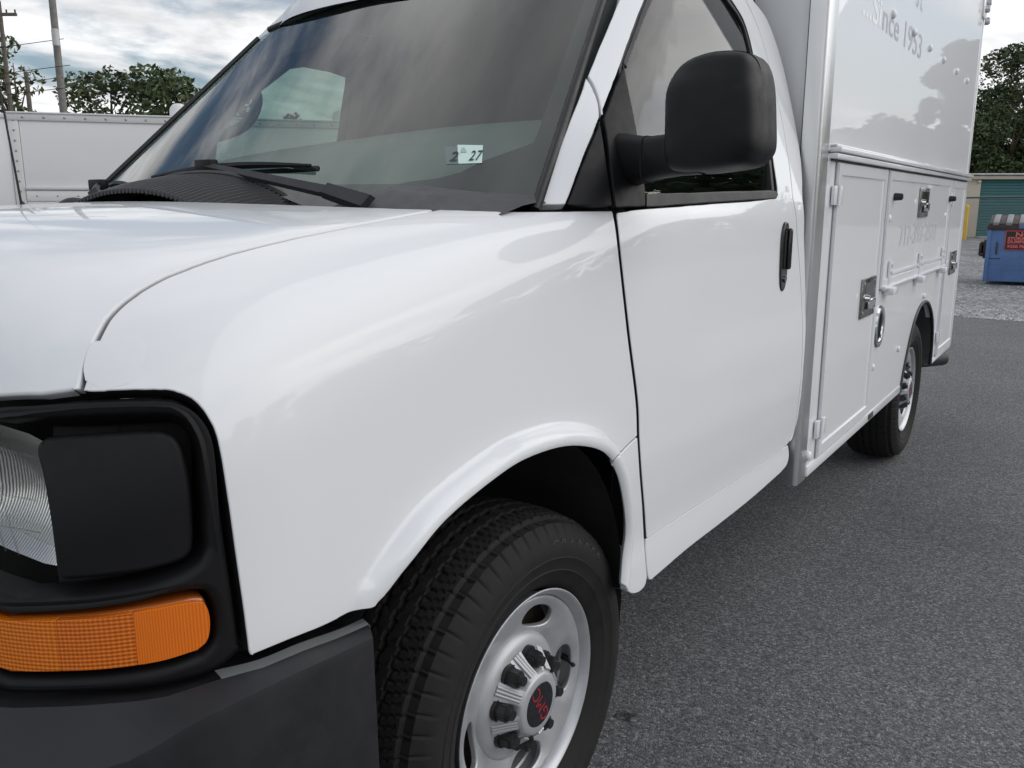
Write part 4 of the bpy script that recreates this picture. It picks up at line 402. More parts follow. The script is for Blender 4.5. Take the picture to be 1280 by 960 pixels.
def panel(name, outline, surf, parent, m, holes=(), grid=.03, gap=.002, lip=.0025, depth=.018, label=None, edge=None, extra=None, seam=False):
    d = surf.d; e1 = np.cross([0, 0, 1.], d); e1 /= np.linalg.norm(e1); e2 = np.cross(d, e1)
    edge = edge or grid * .5
    def to2(q): q = np.array(q, float); return np.stack([q @ e1, q @ e2], 1)
    loops = []
    for i, o in enumerate([outline, *holes]):
        p = clean(to2(o), .0015)
        if (area2(p) < 0): p = p[::-1]
        if i: p = p[::-1]                        # holes clockwise, so that "outward" points into the hole
        p = p - vnorm2(p) * (gap + lip)
        loops.append(clean(dens(p, edge), .0008))
    allp = np.vstack(loops); lo, hi = allp.min(0), allp.max(0)
    gx, gy = np.meshgrid(np.arange(lo[0], hi[0], grid), np.arange(lo[1], hi[1], grid)); gx = gx + (np.arange(gx.shape[0]) % 2)[:, None] * grid * .5
    G = np.stack([gx.ravel(), gy.ravel()], 1)
    if extra is not None:
        ex = to2(extra); near = np.full(len(G), 9.)
        for q in ex[::2]: near = np.minimum(near, np.abs(G - q).max(1))
        G = np.vstack([G[near > .012], ex])
    k = inpoly(G, loops[0])
    for h in loops[1:]: k &= ~inpoly(G, h)
    G = G[k]
    if len(G):
        dm = np.full(len(G), 9.)
        for q in allp[::1]: dm = np.minimum(dm, np.abs(G - q).max(1))
        G = G[dm > edge * (.7 if extra is None else .4)]
    pts = np.vstack([allp, G]) if len(G) else allp
    es = []; b = 0
    for l_ in loops:
        n = len(l_); es += [(b + i, b + (i + 1) % n) for i in range(n)]; b += n
    vo, eo, fo, ov, oe, of = delaunay_2d_cdt([Vector(p) for p in pts], es, [], 0, 1e-6)
    vo = np.array([tuple(v) for v in vo]); cen = np.array([vo[list(f)].mean(0) for f in fo])
    k = inpoly(cen, loops[0])
    for h in loops[1:]: k &= ~inpoly(cen, h)
    fo = [f for f, q in zip(fo, k) if q]
    inv = {}
    for i, l_ in enumerate(ov):
        for q in l_: inv[q] = i
    P = surf.put(vo[:, :1] * e1 + vo[:, 1:2] * e2)
    bad = np.isnan(P[:, 0])
    if bad.any():
        good = np.where(~bad)[0]
        for i in np.where(bad)[0]:
            j = good[np.argmin(((vo[good] - vo[i]) ** 2).sum(1))]; P[i] = P[j]
        print('panel', name, 'missed', int(bad.sum()))
    N = surf.nrm(P); V = [P]; NN = [N]; F_ = [tuple(f) for f in fo]; deep = [0] * len(fo); base = len(P); b = 0
    for l_ in loops:
        n = len(l_); idx = np.array([inv[b + i] for i in range(n)]); b += n
        o2 = vnorm2(l_); p = P[idx]; nn = N[idx]
        t = np.roll(p, -1, 0) - np.roll(p, 1, 0); t /= np.linalg.norm(t, axis=1, keepdims=True) + 1e-12
        o = np.cross(t, nn); o /= np.linalg.norm(o, axis=1, keepdims=True) + 1e-12
        rings = [(p, nn), (p + o * lip * .7 - nn * lip * .3, nn + o), (p + o * lip - nn * lip, o), (p + o * lip - nn * depth, o)]
        prev = idx
        for j, (q, nq) in enumerate(rings[1:]):
            V.append(q); NN.append(nq / np.linalg.norm(nq, axis=1, keepdims=True)); cur = base + np.arange(n); base += n
            for i in range(n):
                i2 = (i + 1) % n; F_.append((prev[i2], prev[i], cur[i], cur[i2])); deep.append(1 if j == 2 else 0)
            prev = cur
    o = mesh(name, np.vstack(V), F_, parent, m, normals=np.vstack(NN))
    if seam:      # deep gap walls coloured black to stand in for the shade between panels
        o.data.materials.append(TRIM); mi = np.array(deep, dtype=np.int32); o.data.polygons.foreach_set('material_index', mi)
    # make the winding agree with the normals
    me = o.data; NA = np.vstack(NN)
    bm = bmesh.new(); bm.from_mesh(me); fl = [f for f in bm.faces if f.normal.dot(Vector(NA[[v.index for v in f.verts]].mean(0))) < 0]
    if fl:
        bmesh.ops.reverse_faces(bm, faces=fl); bm.to_mesh(me); me.normals_split_custom_set_from_vertices([tuple(map(float, q)) for q in NA])
    bm.free()
    if label: o['label'] = label
    return o
def mirrored(o, name, parent, m=None):
    me = o.data.copy(); me.name = name; n = len(me.vertices); c = np.empty(n * 3); me.vertices.foreach_get('co', c); c = c.reshape(-1, 3); c[:, 0] = 2 * XM - c[:, 0]
    me.vertices.foreach_set('co', c.ravel()); me.flip_normals(); me.update()
    if 'custom_normal' in me.attributes: me.attributes.remove(me.attributes['custom_normal'])
    return link(name, me, parent)
# ================================================================== THE SERVICE TRUCK (x: +left side of the truck, y: rearward, z: up)
truck = empty('service_truck', (0, 0, 0), label='white cutaway van service truck with black bumper and steel utility body, filling the foreground', cat='service truck')
SB = SurfB(); SX = SurfB((1, 0, 0)); SG = SurfF(XG, 0, 1)
A_ = {k: np.array(v) for k, v in DATA.items()}
def arch_rings():
    a = ARCH; t = np.gradient(a, axis=0); t /= np.linalg.norm(t, axis=1, keepdims=True); n_ = np.stack([-t[:, 1], t[:, 0]], 1)
    if (n_[len(a) // 2] @ np.array([0, 1.])) < 0: n_ = -n_
    out = np.vstack([a[1:-1] + n_[1:-1] * d for d in (.006, .012, .020, .028, .034, .039, .043, .048, .053, .060, .070)])
    return march(np.column_stack([np.full(len(out), 3.), out]), np.array([[-1., 0, 0]]), 0, 3., True, 120)
RINGS = arch_rings()
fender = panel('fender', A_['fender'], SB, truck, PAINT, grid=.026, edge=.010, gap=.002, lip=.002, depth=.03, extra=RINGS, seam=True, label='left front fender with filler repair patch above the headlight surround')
flare = panel('flare_end', A_['flare_end'], SX, truck, PAINT, grid=.012, edge=.006, gap=.001, extra=RINGS)
SD = SurfD()
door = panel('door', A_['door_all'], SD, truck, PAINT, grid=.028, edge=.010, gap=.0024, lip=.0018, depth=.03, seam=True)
patch = panel('filler_patch', A_['patch'], SurfB(off=.00012), fender, mat('filler_white', (.785, .80, .82), .5, coat=.3, bump=(38, .15, .003)), grid=.012, edge=.006, gap=0, lip=.0001, depth=.0006)
patch['label'] = 'slightly matt patch of filler at the fender corner'
rocker = panel('rocker_panel', A_['rocker'], SurfB((1, 0, 0), -.002), truck, PAINT, grid=.03, edge=.015, gap=.0012)
pillar = panel('rear_pillar', A_['pillar_all'], SD, truck, PAINT, grid=.02, edge=.01, gap=.0010, lip=.002)
hh = A_['hood_half']; hm = hh[::-1].copy(); hm[:, 0] = 2 * XM - hm[:, 0]
nrear = int(np.argmin(np.abs(hh[:, 0] - hh[0, 0]) + 9 * (np.arange(len(hh)) > 0)))
hood = panel('hood', np.vstack([hh, hm[1:-1]]), SB, truck, PAINT, grid=.035, edge=.016, gap=.003, lip=.005)
apl = panel('windshield_pillar', A_['apillar_low'], SG, truck, PAINT, grid=.02, edge=.01, gap=.001)
apu = panel('windshield_pillar', A_['apillar_up'], SG, truck, PAINT, grid=.02, edge=.01, gap=.001)
tri = panel('fender_triangle', A_['fender_triangle'], SurfF(XG, 0, 1, -.002), truck, PLAST, grid=.02, edge=.01, gap=.0012)
sail = panel('mirror_base', A_['sail'], SurfF(XG, 0, 1, .002), door, PLAST, grid=.02, edge=.01, gap=.0012)
wst = panel('weatherstrip', A_['weatherstrip'], SurfF(XG, 0, 1, .001), door, TRIM, grid=.02, edge=.01, gap=0)
sst = panel('sill_strip', A_['sill_strip'], SurfF(XG, 0, 1, .004), door, TRIM, grid=.02, edge=.01, gap=0)
def grow(p, k):       # outline grown in the (y, z) plane
    q = clean(np.array(p)[:, 1:], .001); s = 1 if area2(q) > 0 else -1
    w = q + vnorm2(q) * k * s; return np.column_stack([np.full(len(w), .9), w])
win = panel('window_glass', grow(A_['window'], .012), SurfF(lambda y, z: XG(y, 1.395 + .03 * np.log1p(np.exp((z - 1.395) / .03))), 0, 1, -.010), door, SGLASS, grid=.05, edge=.03, gap=0, depth=.004)
wfr = panel('window_channel', grow(A_['window'], .014), SurfF(XG, 0, 1, -.004), door, TRIM, holes=[A_['window'] * 1.0], grid=.02, edge=.012, gap=-.001, depth=.03)
def dup_mirror(o, name, parent=truck): return mirrored(o, name, parent)
for o, nm in ((fender, 'fender'), (flare, 'flare_end'), (rocker, 'rocker_panel'), (pillar, 'rear_pillar'), (apl, 'windshield_pillar'), (apu, 'windshield_pillar'), (tri, 'fender_triangle')): mirrored(o, nm, truck)
pdoor = mirrored(door, 'door', truck)
for o, nm in ((win, 'window_glass'), (wst, 'weatherstrip'), (sst, 'sill_strip'), (wfr, 'window_channel'), (sail, 'mirror_base')): mirrored(o, nm, pdoor)
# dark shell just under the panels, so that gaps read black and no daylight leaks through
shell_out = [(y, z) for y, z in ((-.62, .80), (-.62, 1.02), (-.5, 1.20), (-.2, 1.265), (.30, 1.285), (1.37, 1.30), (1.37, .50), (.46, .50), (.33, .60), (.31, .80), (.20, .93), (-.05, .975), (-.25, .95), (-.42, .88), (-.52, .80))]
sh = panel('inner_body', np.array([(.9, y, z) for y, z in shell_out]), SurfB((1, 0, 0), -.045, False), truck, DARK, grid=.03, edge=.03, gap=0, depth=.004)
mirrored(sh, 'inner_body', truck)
def bsurf(x, y):      # top of the body at (x, y)
    return march(np.array([[x, y, 3.]]), np.array([[0, 0, -1.]]), -.03, 3., False, 120)[0][2]
vv = []; ff = []
xs_ = np.linspace(-.58, .78, 15); ys_ = np.linspace(-.68, .02, 9)
for y in ys_:
    for x in xs_: vv.append((x, y, bsurf(x, y)))
for j in range(len(ys_) - 1):
    for i in range(len(xs_) - 1): k = j * len(xs_) + i; ff.append((k, k + 1, k + len(xs_) + 1, k + len(xs_)))
mesh('engine_cover', vv, ff, truck, DARK)
# ---- wheel housing
def arch_liner(x0, x1, yc, zc, r):
    v = []; f = []; n = 28
    for i in range(n + 1):
        t = math.pi * (1.10 - 1.2 * i / n); 
        for x in (x0, x1): v.append((x, yc + r * math.cos(t), zc + r * math.sin(t)))
    for i in range(n): f.append((2 * i, 2 * i + 1, 2 * i + 3, 2 * i + 2))
    c = len(v); v.append((x0, yc, zc)); 
    for i in range(n): f.append((2 * i, 2 * i + 2, c))
    return v, f
LINER = mat('wheel_liner', (.022, .022, .022), .7, var=.3, vscale=9, bump=(60, .3, .004))
v, f = arch_liner(.50, .915, -.10, .46, .462); mesh('wheel_liner', v, f, truck, LINER)
# ---- glass of the windshield, frit band, seal
WG = SurfF(lambda x, z: YW(x, z), 1, -1)
ew = lambda z: .753 - .29 * (z - 1.308)
zt = lambda u: 1.845 + .047 * (1 - u * u)
wo_ = [(.1 + ew(1.30) * u, 0, 1.30) for u in np.linspace(-1, 1, 25)]
wo_ += [(.1 + ew(z), 0, z) for z in np.linspace(1.30, 1.80, 16)[1:]]
crn = [(.1 + ew(1.80) - .004, 0, 1.825)]
wo_ += crn + [(.1 + ew(1.85) * u, 0, zt(u)) for u in np.linspace(.94, -.94, 23)] + [(.2 - q[0], 0, q[2]) for q in crn] + [(.1 - ew(z), 0, z) for z in np.linspace(1.80, 1.30, 16)[:-1]]
wo_ = np.array(wo_)
wind = panel('windshield', wo_, WG, truck, WGLASS, grid=.06, edge=.03, gap=.001, depth=.005)
def fr_in():
    L = []; zb = 1.363
    bw = lambda z: .052 + .0 * z
    pts = [(.48, zb + .002), (.549, 1.364), (.61, 1.370), (.65, 1.381), (.688, 1.398), (.70, 1.43), (.7, 1.47)]
    R = [(.1 + ew(z) - .055 - .055 * max(0, 1.42 - z) / .1, z) for z in np.linspace(1.44, 1.80, 10)]
    base = [(.56, 1.3665), (.615, 1.372), (.655, 1.384), (.682, 1.405)]
    top = [(.1 + (ew(1.85) - .055) * u, zt(u) - .035) for u in np.linspace(.92, -.92, 15)]
    half = base + R
    left = [(.2 - x - (.03 if z < 1.43 else .028), z) for x, z in half[::-1]]
    bot = [(x, 1.362) for x in np.linspace(-.34, .54, 12)]
    return np.array([(x, 0, z) for x, z in bot + half + top + left])
FRIT = mat('glass_frit', (.022, .024, .027), .6, spec=.2)
panel('frit_band', wo_, SurfF(YW, 1, -1, -.014), wind, FRIT, holes=[fr_in()], grid=.03, edge=.02, gap=.004, lip=.0005, depth=.001)
seal = [(.1 + ew(z) + .004, YW(.1 + ew(z), z) - .004, z) for z in np.linspace(1.305, 1.82, 12)]
tube('windshield_seal', seal, .011, truck, TRIM, 8)
tube('windshield_seal', [(.2 - x, y, z) for x, y, z in seal], .007, truck, TRIM, 8)
tube('windshield_seal', [(.1 + ew(1.85) * u, YW(.1 + ew(1.85) * u, zt(u)) + .004, zt(u) + .004) for u in np.linspace(-1, 1, 21)], .009, truck, TRIM, 8)
# inspection sticker inside the glass
def wpt(x, z, off=.0): return np.array([x, YW(np.array(x), np.array(z)) - off, z])
a, b, c_, d_ = [wpt(x, z, .002) for x, z in ((.6245, 1.396), (.697, 1.397), (.6735, 1.4335), (.5935, 1.4315))]
st = mesh('sticker', [a, a + (b - a) * .34, d_ + (c_ - d_) * .34, d_], [(0, 1, 2, 3)], wind, STICKG, smooth=False); st['label'] = 'grey month sticker reading 2'
st2 = mesh('sticker', [a + (b - a) * .34, b, c_ , d_ + (c_ - d_) * .34 + (d_ - a) * .10], [(0, 1, 2, 3)], wind, STICK, smooth=False); st2['label'] = 'mint year sticker reading 27'
ux = Vector(b - a).normalized(); uy = Vector(d_ - a); uy = (uy - ux * uy.dot(ux)).normalized(); un = ux.cross(uy)
def wtext(s, f, g, size, m, sx=.72):
    p = Vector(a + (b - a) * f + (d_ - a) * g) + un * .0015
    M = Matrix.Translation(p) @ Matrix((ux, uy, un)).transposed().to_4x4()
    return text('lettering', s, size, M, wind, m, sx=sx, bold=.0006)
wtext('2', .08, .14, .042, INK, .80); wtext('2', .63, .14, .044, INK, .50); wtext('7', .80, .14, .044, INK, .50)
mesh('print_patch', [a + (b - a) * p + (d_ - a) * q + np.array(un) * .0014 for p, q in ((.44, .62), (.62, .62), (.60, .72), (.57, .9), (.50, .9), (.46, .72))], [tuple(range(6))], wind, mat('mint_print', (.36, .52, .48), .5), smooth=False)
# ---- roof of the cab
def section(y, zt_, w, zl, wl):
    out = []; 
    for t in np.linspace(0, math.pi, 25):
        c, s = math.cos(t), math.sin(t); ex = .36
        out.append((.1 + w * abs(c) ** ex * (1 if c >= 0 else -1), y, zl + (zt_ - zl) * abs(s) ** ex))
    return [(.1 + wl, y, zl - .05)] + out + [(.1 - wl, y, zl - .05)]
secs = [(.655, 1.875, .545, 1.80, .56), (.68, 1.925, .555, 1.82, .57), (.74, 1.985, .565, 1.84, .585), (.86, 2.04, .58, 1.88, .60), (1.05, 2.085, .61, 1.95, .635), (1.37, 2.12, .66, 1.98, .675)]
vv = []; ff = []
for i, q in enumerate(secs):
    pts = section(*q)
    if i < 3:
        sg = [.055, .05, .03][i]; pts = [(x, y - sg * (1 - ((x - .1) / .6) ** 2), z) for x, y, z in pts]
    vv += pts
K = 27
for i in range(len(secs) - 1):
    for k in range(K - 1): ff.append((i * K + k, i * K + k + 1, (i + 1) * K + k + 1, (i + 1) * K + k))
mesh('roof', vv, ff, truck, PAINT, angle=60)
# ---- cowl, louvres and wipers
vv = []; ff = []; nx = 33
for i in range(nx):
    x = .1 + .70 * (2 * i / (nx - 1) - 1); u = (x - .1) / .70
    for y, z in ((-.10 - .13 * (1 - u * u), 1.28), (-.06 - .12 * (1 - u * u), 1.288 + .0 * u), (.04 + .05 * u * u - .04, 1.302), (float(YW(np.array(x), np.array(1.315))) + .01, 1.312)): vv.append((x, y, z))
for i in range(nx - 1):
    for k in range(3): ff.append((i * 4 + k, (i + 1) * 4 + k, (i + 1) * 4 + k + 1, i * 4 + k + 1))
mesh('cowl', vv, ff, truck, COWL)
# raised louvre panel: an arched cover with many thin fins
def arch_z(x): return 1.316 + .069 * max(0, 1 - abs((x + .035) / .315) ** 2.2)
vv = []; ff = []
xs = np.linspace(-.35, .30, 46)
for x in xs:
    for y, dz in ((-.155, -.035), (-.115, -.020), (-.06, -.008), (-.015, -.003), (.03, -.010)):
        vv.append((x, y, 1.30 + max(.002, (arch_z(x) - 1.30) + dz)))
for i in range(len(xs) - 1):
    for k in range(4): ff.append((i * 5 + k, (i + 1) * 5 + k, (i + 1) * 5 + k + 1, i * 5 + k + 1))
lv = mesh('cowl_vent', vv, ff, truck, DARK)
bm = bmesh.new()
for i, x in enumerate(np.linspace(-.345, .285, 46)):
    z = arch_z(x)
    for (y0, d0), (y1, d1) in zip(((-.165, -.034), (-.115, -.016), (-.06, -.004)), ((-.115, -.016), (-.06, -.004), (-.012, .001))):
        for s in (-1, 1): pass
        sk = .045
        p = [(x + sk * (y0 + .165) / .15, y0, z + d0), (x + .0046 + sk * (y0 + .165) / .15, y0, z + d0), (x + .0046 + sk * (y1 + .165) / .15, y1, z + d1), (x + sk * (y1 + .165) / .15, y1, z + d1)]
        vs = [bm.verts.new(q) for q in p] + [bm.verts.new((q[0], q[1], q[2] - .010)) for q in p]
        for a4 in ((0, 1, 2, 3), (0, 4, 5, 1), (1, 5, 6, 2), (3, 2, 6, 7), (0, 3, 7, 4)): bm.faces.new([vs[j] for j in a4])
fins = bm_obj('louvre_fins', bm, lv, COWL); fins['kind'] = 'stuff'
tube('vent_rim', [(x + .045, -.008, arch_z(x) + .003) for x in np.linspace(-.345, .285, 40)], .006, lv, COWL, 6)
# corner cowl trim under the glass on the driver side
vv = []; ff = []
for i, (x, h) in enumerate(((.50, .0), (.53, .012), (.56, .022), (.60, .028), (.65, .026), (.72, .018), (.78, .012), (.845, .010), (.86, -.004))):
    yb = float(YW(np.array(min(x, .845)), np.array(1.34)))
    vv += [(x, yb - .15, 1.300), (x, yb - .085, 1.318 + h * .7), (x, yb - .035, 1.325 + h), (x, yb + .02, 1.322 + h)]
for i in range(8):
    for k in range(3): ff.append((i * 4 + k, (i + 1) * 4 + k, (i + 1) * 4 + k + 1, i * 4 + k + 1))
mesh('cowl_corner', vv, ff, truck, COWL)
def wiper(pivot, elbow, tip_a, tip_b, joint, lab):
    w = empty('wiper'); w.parent = truck; w['label'] = lab
    v = []; f = []
    P = [Vector(p) for p in (pivot, elbow, joint)]
    bm = bmesh.new()
    for p, q, w0, w1, h in ((P[0], P[1], .019, .016, .018), (P[1], P[2], .0135, .008, .011)):
        d = (q - p).normalized(); s = d.cross(Vector((0, -.72, .69))).normalized(); u = s.cross(d).normalized()
        if u.z < 0: u = -u
        ring = []
        for c, ww in ((p, w0), (q, w1)):
            ring.append([bm.verts.new(c + s * a_ * ww + u * b_ * h) for a_, b_ in ((-1, 0), (-.75, .8), (.75, .8), (1, 0))])
        for k in range(4): k2 = (k + 1) % 4; bm.faces.new((ring[0][k], ring[0][k2], ring[1][k2], ring[1][k]))
        bm.faces.new(ring[0][::-1]); bm.faces.new(ring[1])
    bm_obj('wiper_arm', bm, w, PLAST2, smooth=True, angle=30)
    J = P[2]; box('wiper_hook', (-.030, -.012, -.012), (.030, .012, .016), w, PLAST, bevel=.004, M=Matrix.Translation(J))
    ta, tb = Vector(tip_a), Vector(tip_b); mid = (ta + tb) / 2
    pth = [ta.lerp(tb, t) + Vector((0, -.004, .012 * math.sin(math.pi * t))) for t in np.linspace(0, 1, 11)]
    tube('wiper_frame', pth, [.004 + .005 * math.sin(math.pi * t) for t in np.linspace(0, 1, 11)], w, PLAST, 6)
    pth = [ta.lerp(tb, t) + Vector((0, .006, -.006)) for t in np.linspace(-.02, 1.02, 9)]
    tube('wiper_blade', pth, .0065, w, TRIM, 6)
    return w
def wp(x, z, off): return (x, float(YW(np.array(x), np.array(z))) - off, z)
wiper(wp(.60, 1.315, .10), wp(.475, 1.340, .085), wp(-.262, 1.384, .012), wp(.31, 1.398, .012), wp(-.02, 1.403, .030), 'driver side wiper lying across the cowl vent')
wiper((-.36, -.03, 1.318), (-.40, -.02, 1.345), (-.53, .10, 1.366), (-.34, .06, 1.350), (-.50, .05, 1.366), 'passenger side wiper at the far end of the cowl')
# antenna on the far fender, folded mirror behind the hood
an = empty('antenna'); an.parent = truck
tube('mast', [(-.55, -.129, 1.30), (-.551, -.136, 1.40), (-.556, -.150, 1.62), (-.562, -.16, 1.85)], [.0035, .003, .0022, .0015], an, TRIM, 6)
ab_ = lathe('antenna_base', [(0, .0), (0, .011), (.012, .010), (.026, .005), (.03, .0)], an, TRIM, 12)
ab_.rotation_euler = (0, -math.pi / 2, 0); ab_.location = (-.55, -.128, 1.296)
bm = bmesh.new(); bmesh.ops.create_uvsphere(bm, u_segments=20, v_segments=12, radius=1, matrix=Matrix.Translation((-.83, .165, 1.27)) @ Matrix.Rotation(.35, 4, 'Z') @ Matrix.Diagonal((.075, .05, .068, 1)))
bm_obj('far_mirror', bm, truck, PLAST2, smooth=True, angle=180)
# ---- headlight surround, lamp, signal
def cut(p, lo, hi):
    """clip a 3-D outline to lo <= s <= hi with s = x - y (runs round the corner)"""
    out = []; S_ = p[:, 0] + .8 * p[:, 1]
    n = len(p)
    for side, lim in ((1, lo), (-1, hi)):
        q = []; s = p[:, 0] + .8 * p[:, 1]
        for i in range(len(p)):
            a, b = p[i], p[(i + 1) % len(p)]; fa, fb = side * (s[i] - lim), side * (s[(i + 1) % len(p)] - lim)
            if fa >= 0: q.append(a)
            if fa * fb < 0: q.append(a + (b - a) * fa / (fa - fb))
        p = np.array(q)
    return p
SBo = SurfB((.75, -.65, .12), -.004)
sig = A_['signal']; rec = A_['recess']; bo = A_['bezel_out']
cx = np.array([[.60, -.87, 1.098], [.45, -.89, 1.098]]); cb = np.array([[.45, -.90, .752], [.6, -.885, .751]])
bez_o = np.vstack([cx[::-1], bo, cb[::-1]])
def ext(p, y0, z0, y1, z1):     # carry an opening on past the picture edge
    i0, i1 = p[0], p[-1]; return np.vstack([[[.48, -.87, z0]], p, [[.48, -.87, z1]]])
rec_o = ext(rec, 0, 1.078, 0, .893); sig_o = ext(sig, 0, .882, 0, .797)
bez = panel('headlight_bezel', bez_o, SBo, truck, PLAST, holes=[rec_o, sig_o], grid=.02, edge=.010, gap=.002, lip=.013, depth=.05)
bez_b = cut(bez_o, .10, 9)
panel('bezel_back', bez_b, SurfB((.75, -.65, .12), -.055), bez, DARK, grid=.04, edge=.03, gap=.012, depth=.004)
fil = A_['filler']
panel('filler_panel', fil, SurfB((.75, -.65, .12), -.016), bez, PLAST, grid=.02, edge=.008, gap=0, lip=.008, depth=.06)
lampR = A_['lamp']
lamp = empty('headlight'); lamp.parent = truck
lo_ = np.vstack([[[.50, -.85, 1.04]], lampR, [[.50, -.85, .905]]])
LP = SurfF(lambda x, z: -.835 + .16 * (x - .45) ** 2 * 3, 1, -1)
lo_ = np.array([[.46, -.84, 1.035], [.60, -.84, 1.041], [.68, -.83, 1.040], [.735, -.82, 1.034], [.754, -.82, 1.022], [.767, -.81, 1.0], [.778, -.81, .955], [.787, -.81, .920], [.778, -.81, .914], [.70, -.83, .934], [.60, -.84, .945], [.46, -.84, .95]])
panel('lens', lo_, LP, lamp, LENS, grid=.015, edge=.01, gap=0, lip=.004, depth=.03)
RFL = mat('reflector', (.88, .88, .86), .34, metal=1); n_, l_ = nodes_of(RFL); w_ = n_.new('ShaderNodeTexWave'); w_.bands_direction = 'X'; w_.inputs['Scale'].default_value = 52; w_.inputs['Distortion'].default_value = 1.2; t_ = n_.new('ShaderNodeTexCoord'); l_.new(t_.outputs['Object'], w_.inputs[0]); b_ = n_.new('ShaderNodeBump'); b_.inputs['Strength'].default_value = .22; b_.inputs['Distance'].default_value = .004; l_.new(w_.outputs['Fac'], b_.inputs['Height']); l_.new(b_.outputs[0], n_['Principled BSDF'].inputs['Normal'])
vv = []; ff = []
for i in range(9):
    r = i / 8
    for k in range(24):
        t = 2 * math.pi * k / 24; vv.append((.640 + .148 * r * math.copysign(abs(math.cos(t)) ** .5, math.cos(t)), -.745 - .045 * r * r, .975 + .082 * r * math.copysign(abs(math.sin(t)) ** .5, math.sin(t))))
for i in range(8):
    for k in range(24): k2 = (k + 1) % 24; ff.append((i * 24 + k, i * 24 + k2, (i + 1) * 24 + k2, (i + 1) * 24 + k))
mesh('reflector', vv, ff, lamp, RFL)
v, f = [], []
for x in (.66, .69, .715): tube_data([(x, -.822 + .48 * (x - .45) ** 2 * .5 - .012, .915), (x, -.822 - .012, 1.03)], .0012, 4, v, f)
for z in (.945, .985): tube_data([(.60, -.842, z), (.735, -.80, z - .004)], .0012, 4, v, f)
mesh('lens_ribs', v, f, lamp, LENS)
# turn signal
so = SurfB((.75, -.65, .12), .0)
tsig = panel('turn_signal', sig_o, SurfB((.75, -.65, .12), -.006), truck, AMBERD, grid=.02, edge=.010, gap=.004, lip=.006, depth=.04)
def between(x0, x1):       # slice of the signal outline between two image-independent x limits
    return None
sc = sig_o.mean(0); s_in = sc + (sig_o - sc) * np.array([.965, .965, .80])
for lo, hi, m_, nm, lb in ((-9, .1365, AMB1, 'lens', 'ribbed front lens'), (.1365, .243, AMB2, 'lens', 'prismatic corner lens'), (.243, 9, AMB3, 'reflector', 'flat amber side reflector')):
    o = panel(nm, cut(s_in, lo, hi), SurfB((.75, -.65, .12), -.001), tsig, m_, grid=.015, edge=.008, gap=0, lip=.0006, depth=.010); o['label'] = lb
for o in (bez,):
    b2 = mirrored(o, 'headlight_bezel', truck)
mirrored(tsig, 'turn_signal', truck)
gr = empty('grille'); gr.parent = truck
for i in range(6): box('grille_bar', (-.27, -.905, .80 + i * .05), (.47, -.86, .818 + i * .05), gr, PLAST, bevel=.004)
box('grille_back', (-.56, -.72, .76), (.78, -.71, 1.09), gr, DARK, bevel=0)
# ---- bumper
top = A_['bump_top'][::-1]; cre = A_['bump_crease'][::-1]
def path3(p, n): 
    p = np.array(p); L = np.r_[0, np.cumsum(np.linalg.norm(np.diff(p, axis=0), axis=1))]; t = np.linspace(0, L[-1], n); return np.stack([np.interp(t, L, p[:, i]) for i in range(3)], 1)
T = path3(np.vstack([[[.1, -.905, .752]], [[.45, -.90, .752]], top]), 40)
Cc = np.vstack([[[.1, -1.0, .66]], [[.45, -.99, .665]], [[.65, -.965, .675]], [[.78, -.92, .685]], [[.86, -.865, .70]], cre]); Cc = path3(smooth_line(Cc, 5), 40)
Lw = Cc.copy(); Lw[:, 2] = .52; Lw[:, 0] -= .008; Lw[:, 1] += .012
Lb = Cc.copy(); Lb[:, 2] = .47; c0 = np.array([.1, -.2]); Lb[:, :2] = c0 + (Lb[:, :2] - c0) * .93
Ti = T.copy(); Ti[:, 2] -= .02; Ti[:, :2] = c0 + (T[:, :2] - c0) * .90
rows = [Ti, T + np.array([0, 0, -.004]), T * .93 + Cc * .07 + np.array([0, 0, .004]), T * .5 + Cc * .5 + np.array([0, 0, .006]), T * .06 + Cc * .94 + np.array([0, 0, .002]), Cc * .96 + Lw * .04, Cc * .4 + Lw * .6, Lw, Lb]
vv = np.vstack(rows); ff = []; K = 40
for j in range(len(rows) - 1):
    for i in range(K - 1): ff.append((j * K + i, j * K + i + 1, (j + 1) * K + i + 1, (j + 1) * K + i))
ff.append(tuple(j * K + K - 1 for j in range(len(rows))))
bum = mesh('bumper', vv, ff, truck, PLAST2, angle=24)
mirrored(bum, 'bumper_end', truck)
# grey metal strip between fender and bumper
TR = A_['bump_top']; strip = [(q[0] + .004, q[1], q[2] + .014) for q in TR[1:5]]
bm = bmesh.new(); fb = A_['fender']
pa = [np.array(q) for q in smooth_line(TR[0:5], 4)]
pr_ = [[bm.verts.new(p + np.array([.003, 0, -.003])), bm.verts.new(p + np.array([.0035, 0, .001])), bm.verts.new(p + np.array([.0, 0, .004])), bm.verts.new(p + np.array([-.010, 0, .009]))] for p in pa]
for a4, b4 in zip(pr_[:-1], pr_[1:]):
    for k in range(3): bm.faces.new((a4[k], b4[k], b4[k + 1], a4[k + 1]))
bm_obj('bumper_bracket', bm, truck, mat('grey_steel', (.075, .08, .08), .4, metal=.4, noise=.1), smooth=True, angle=30)
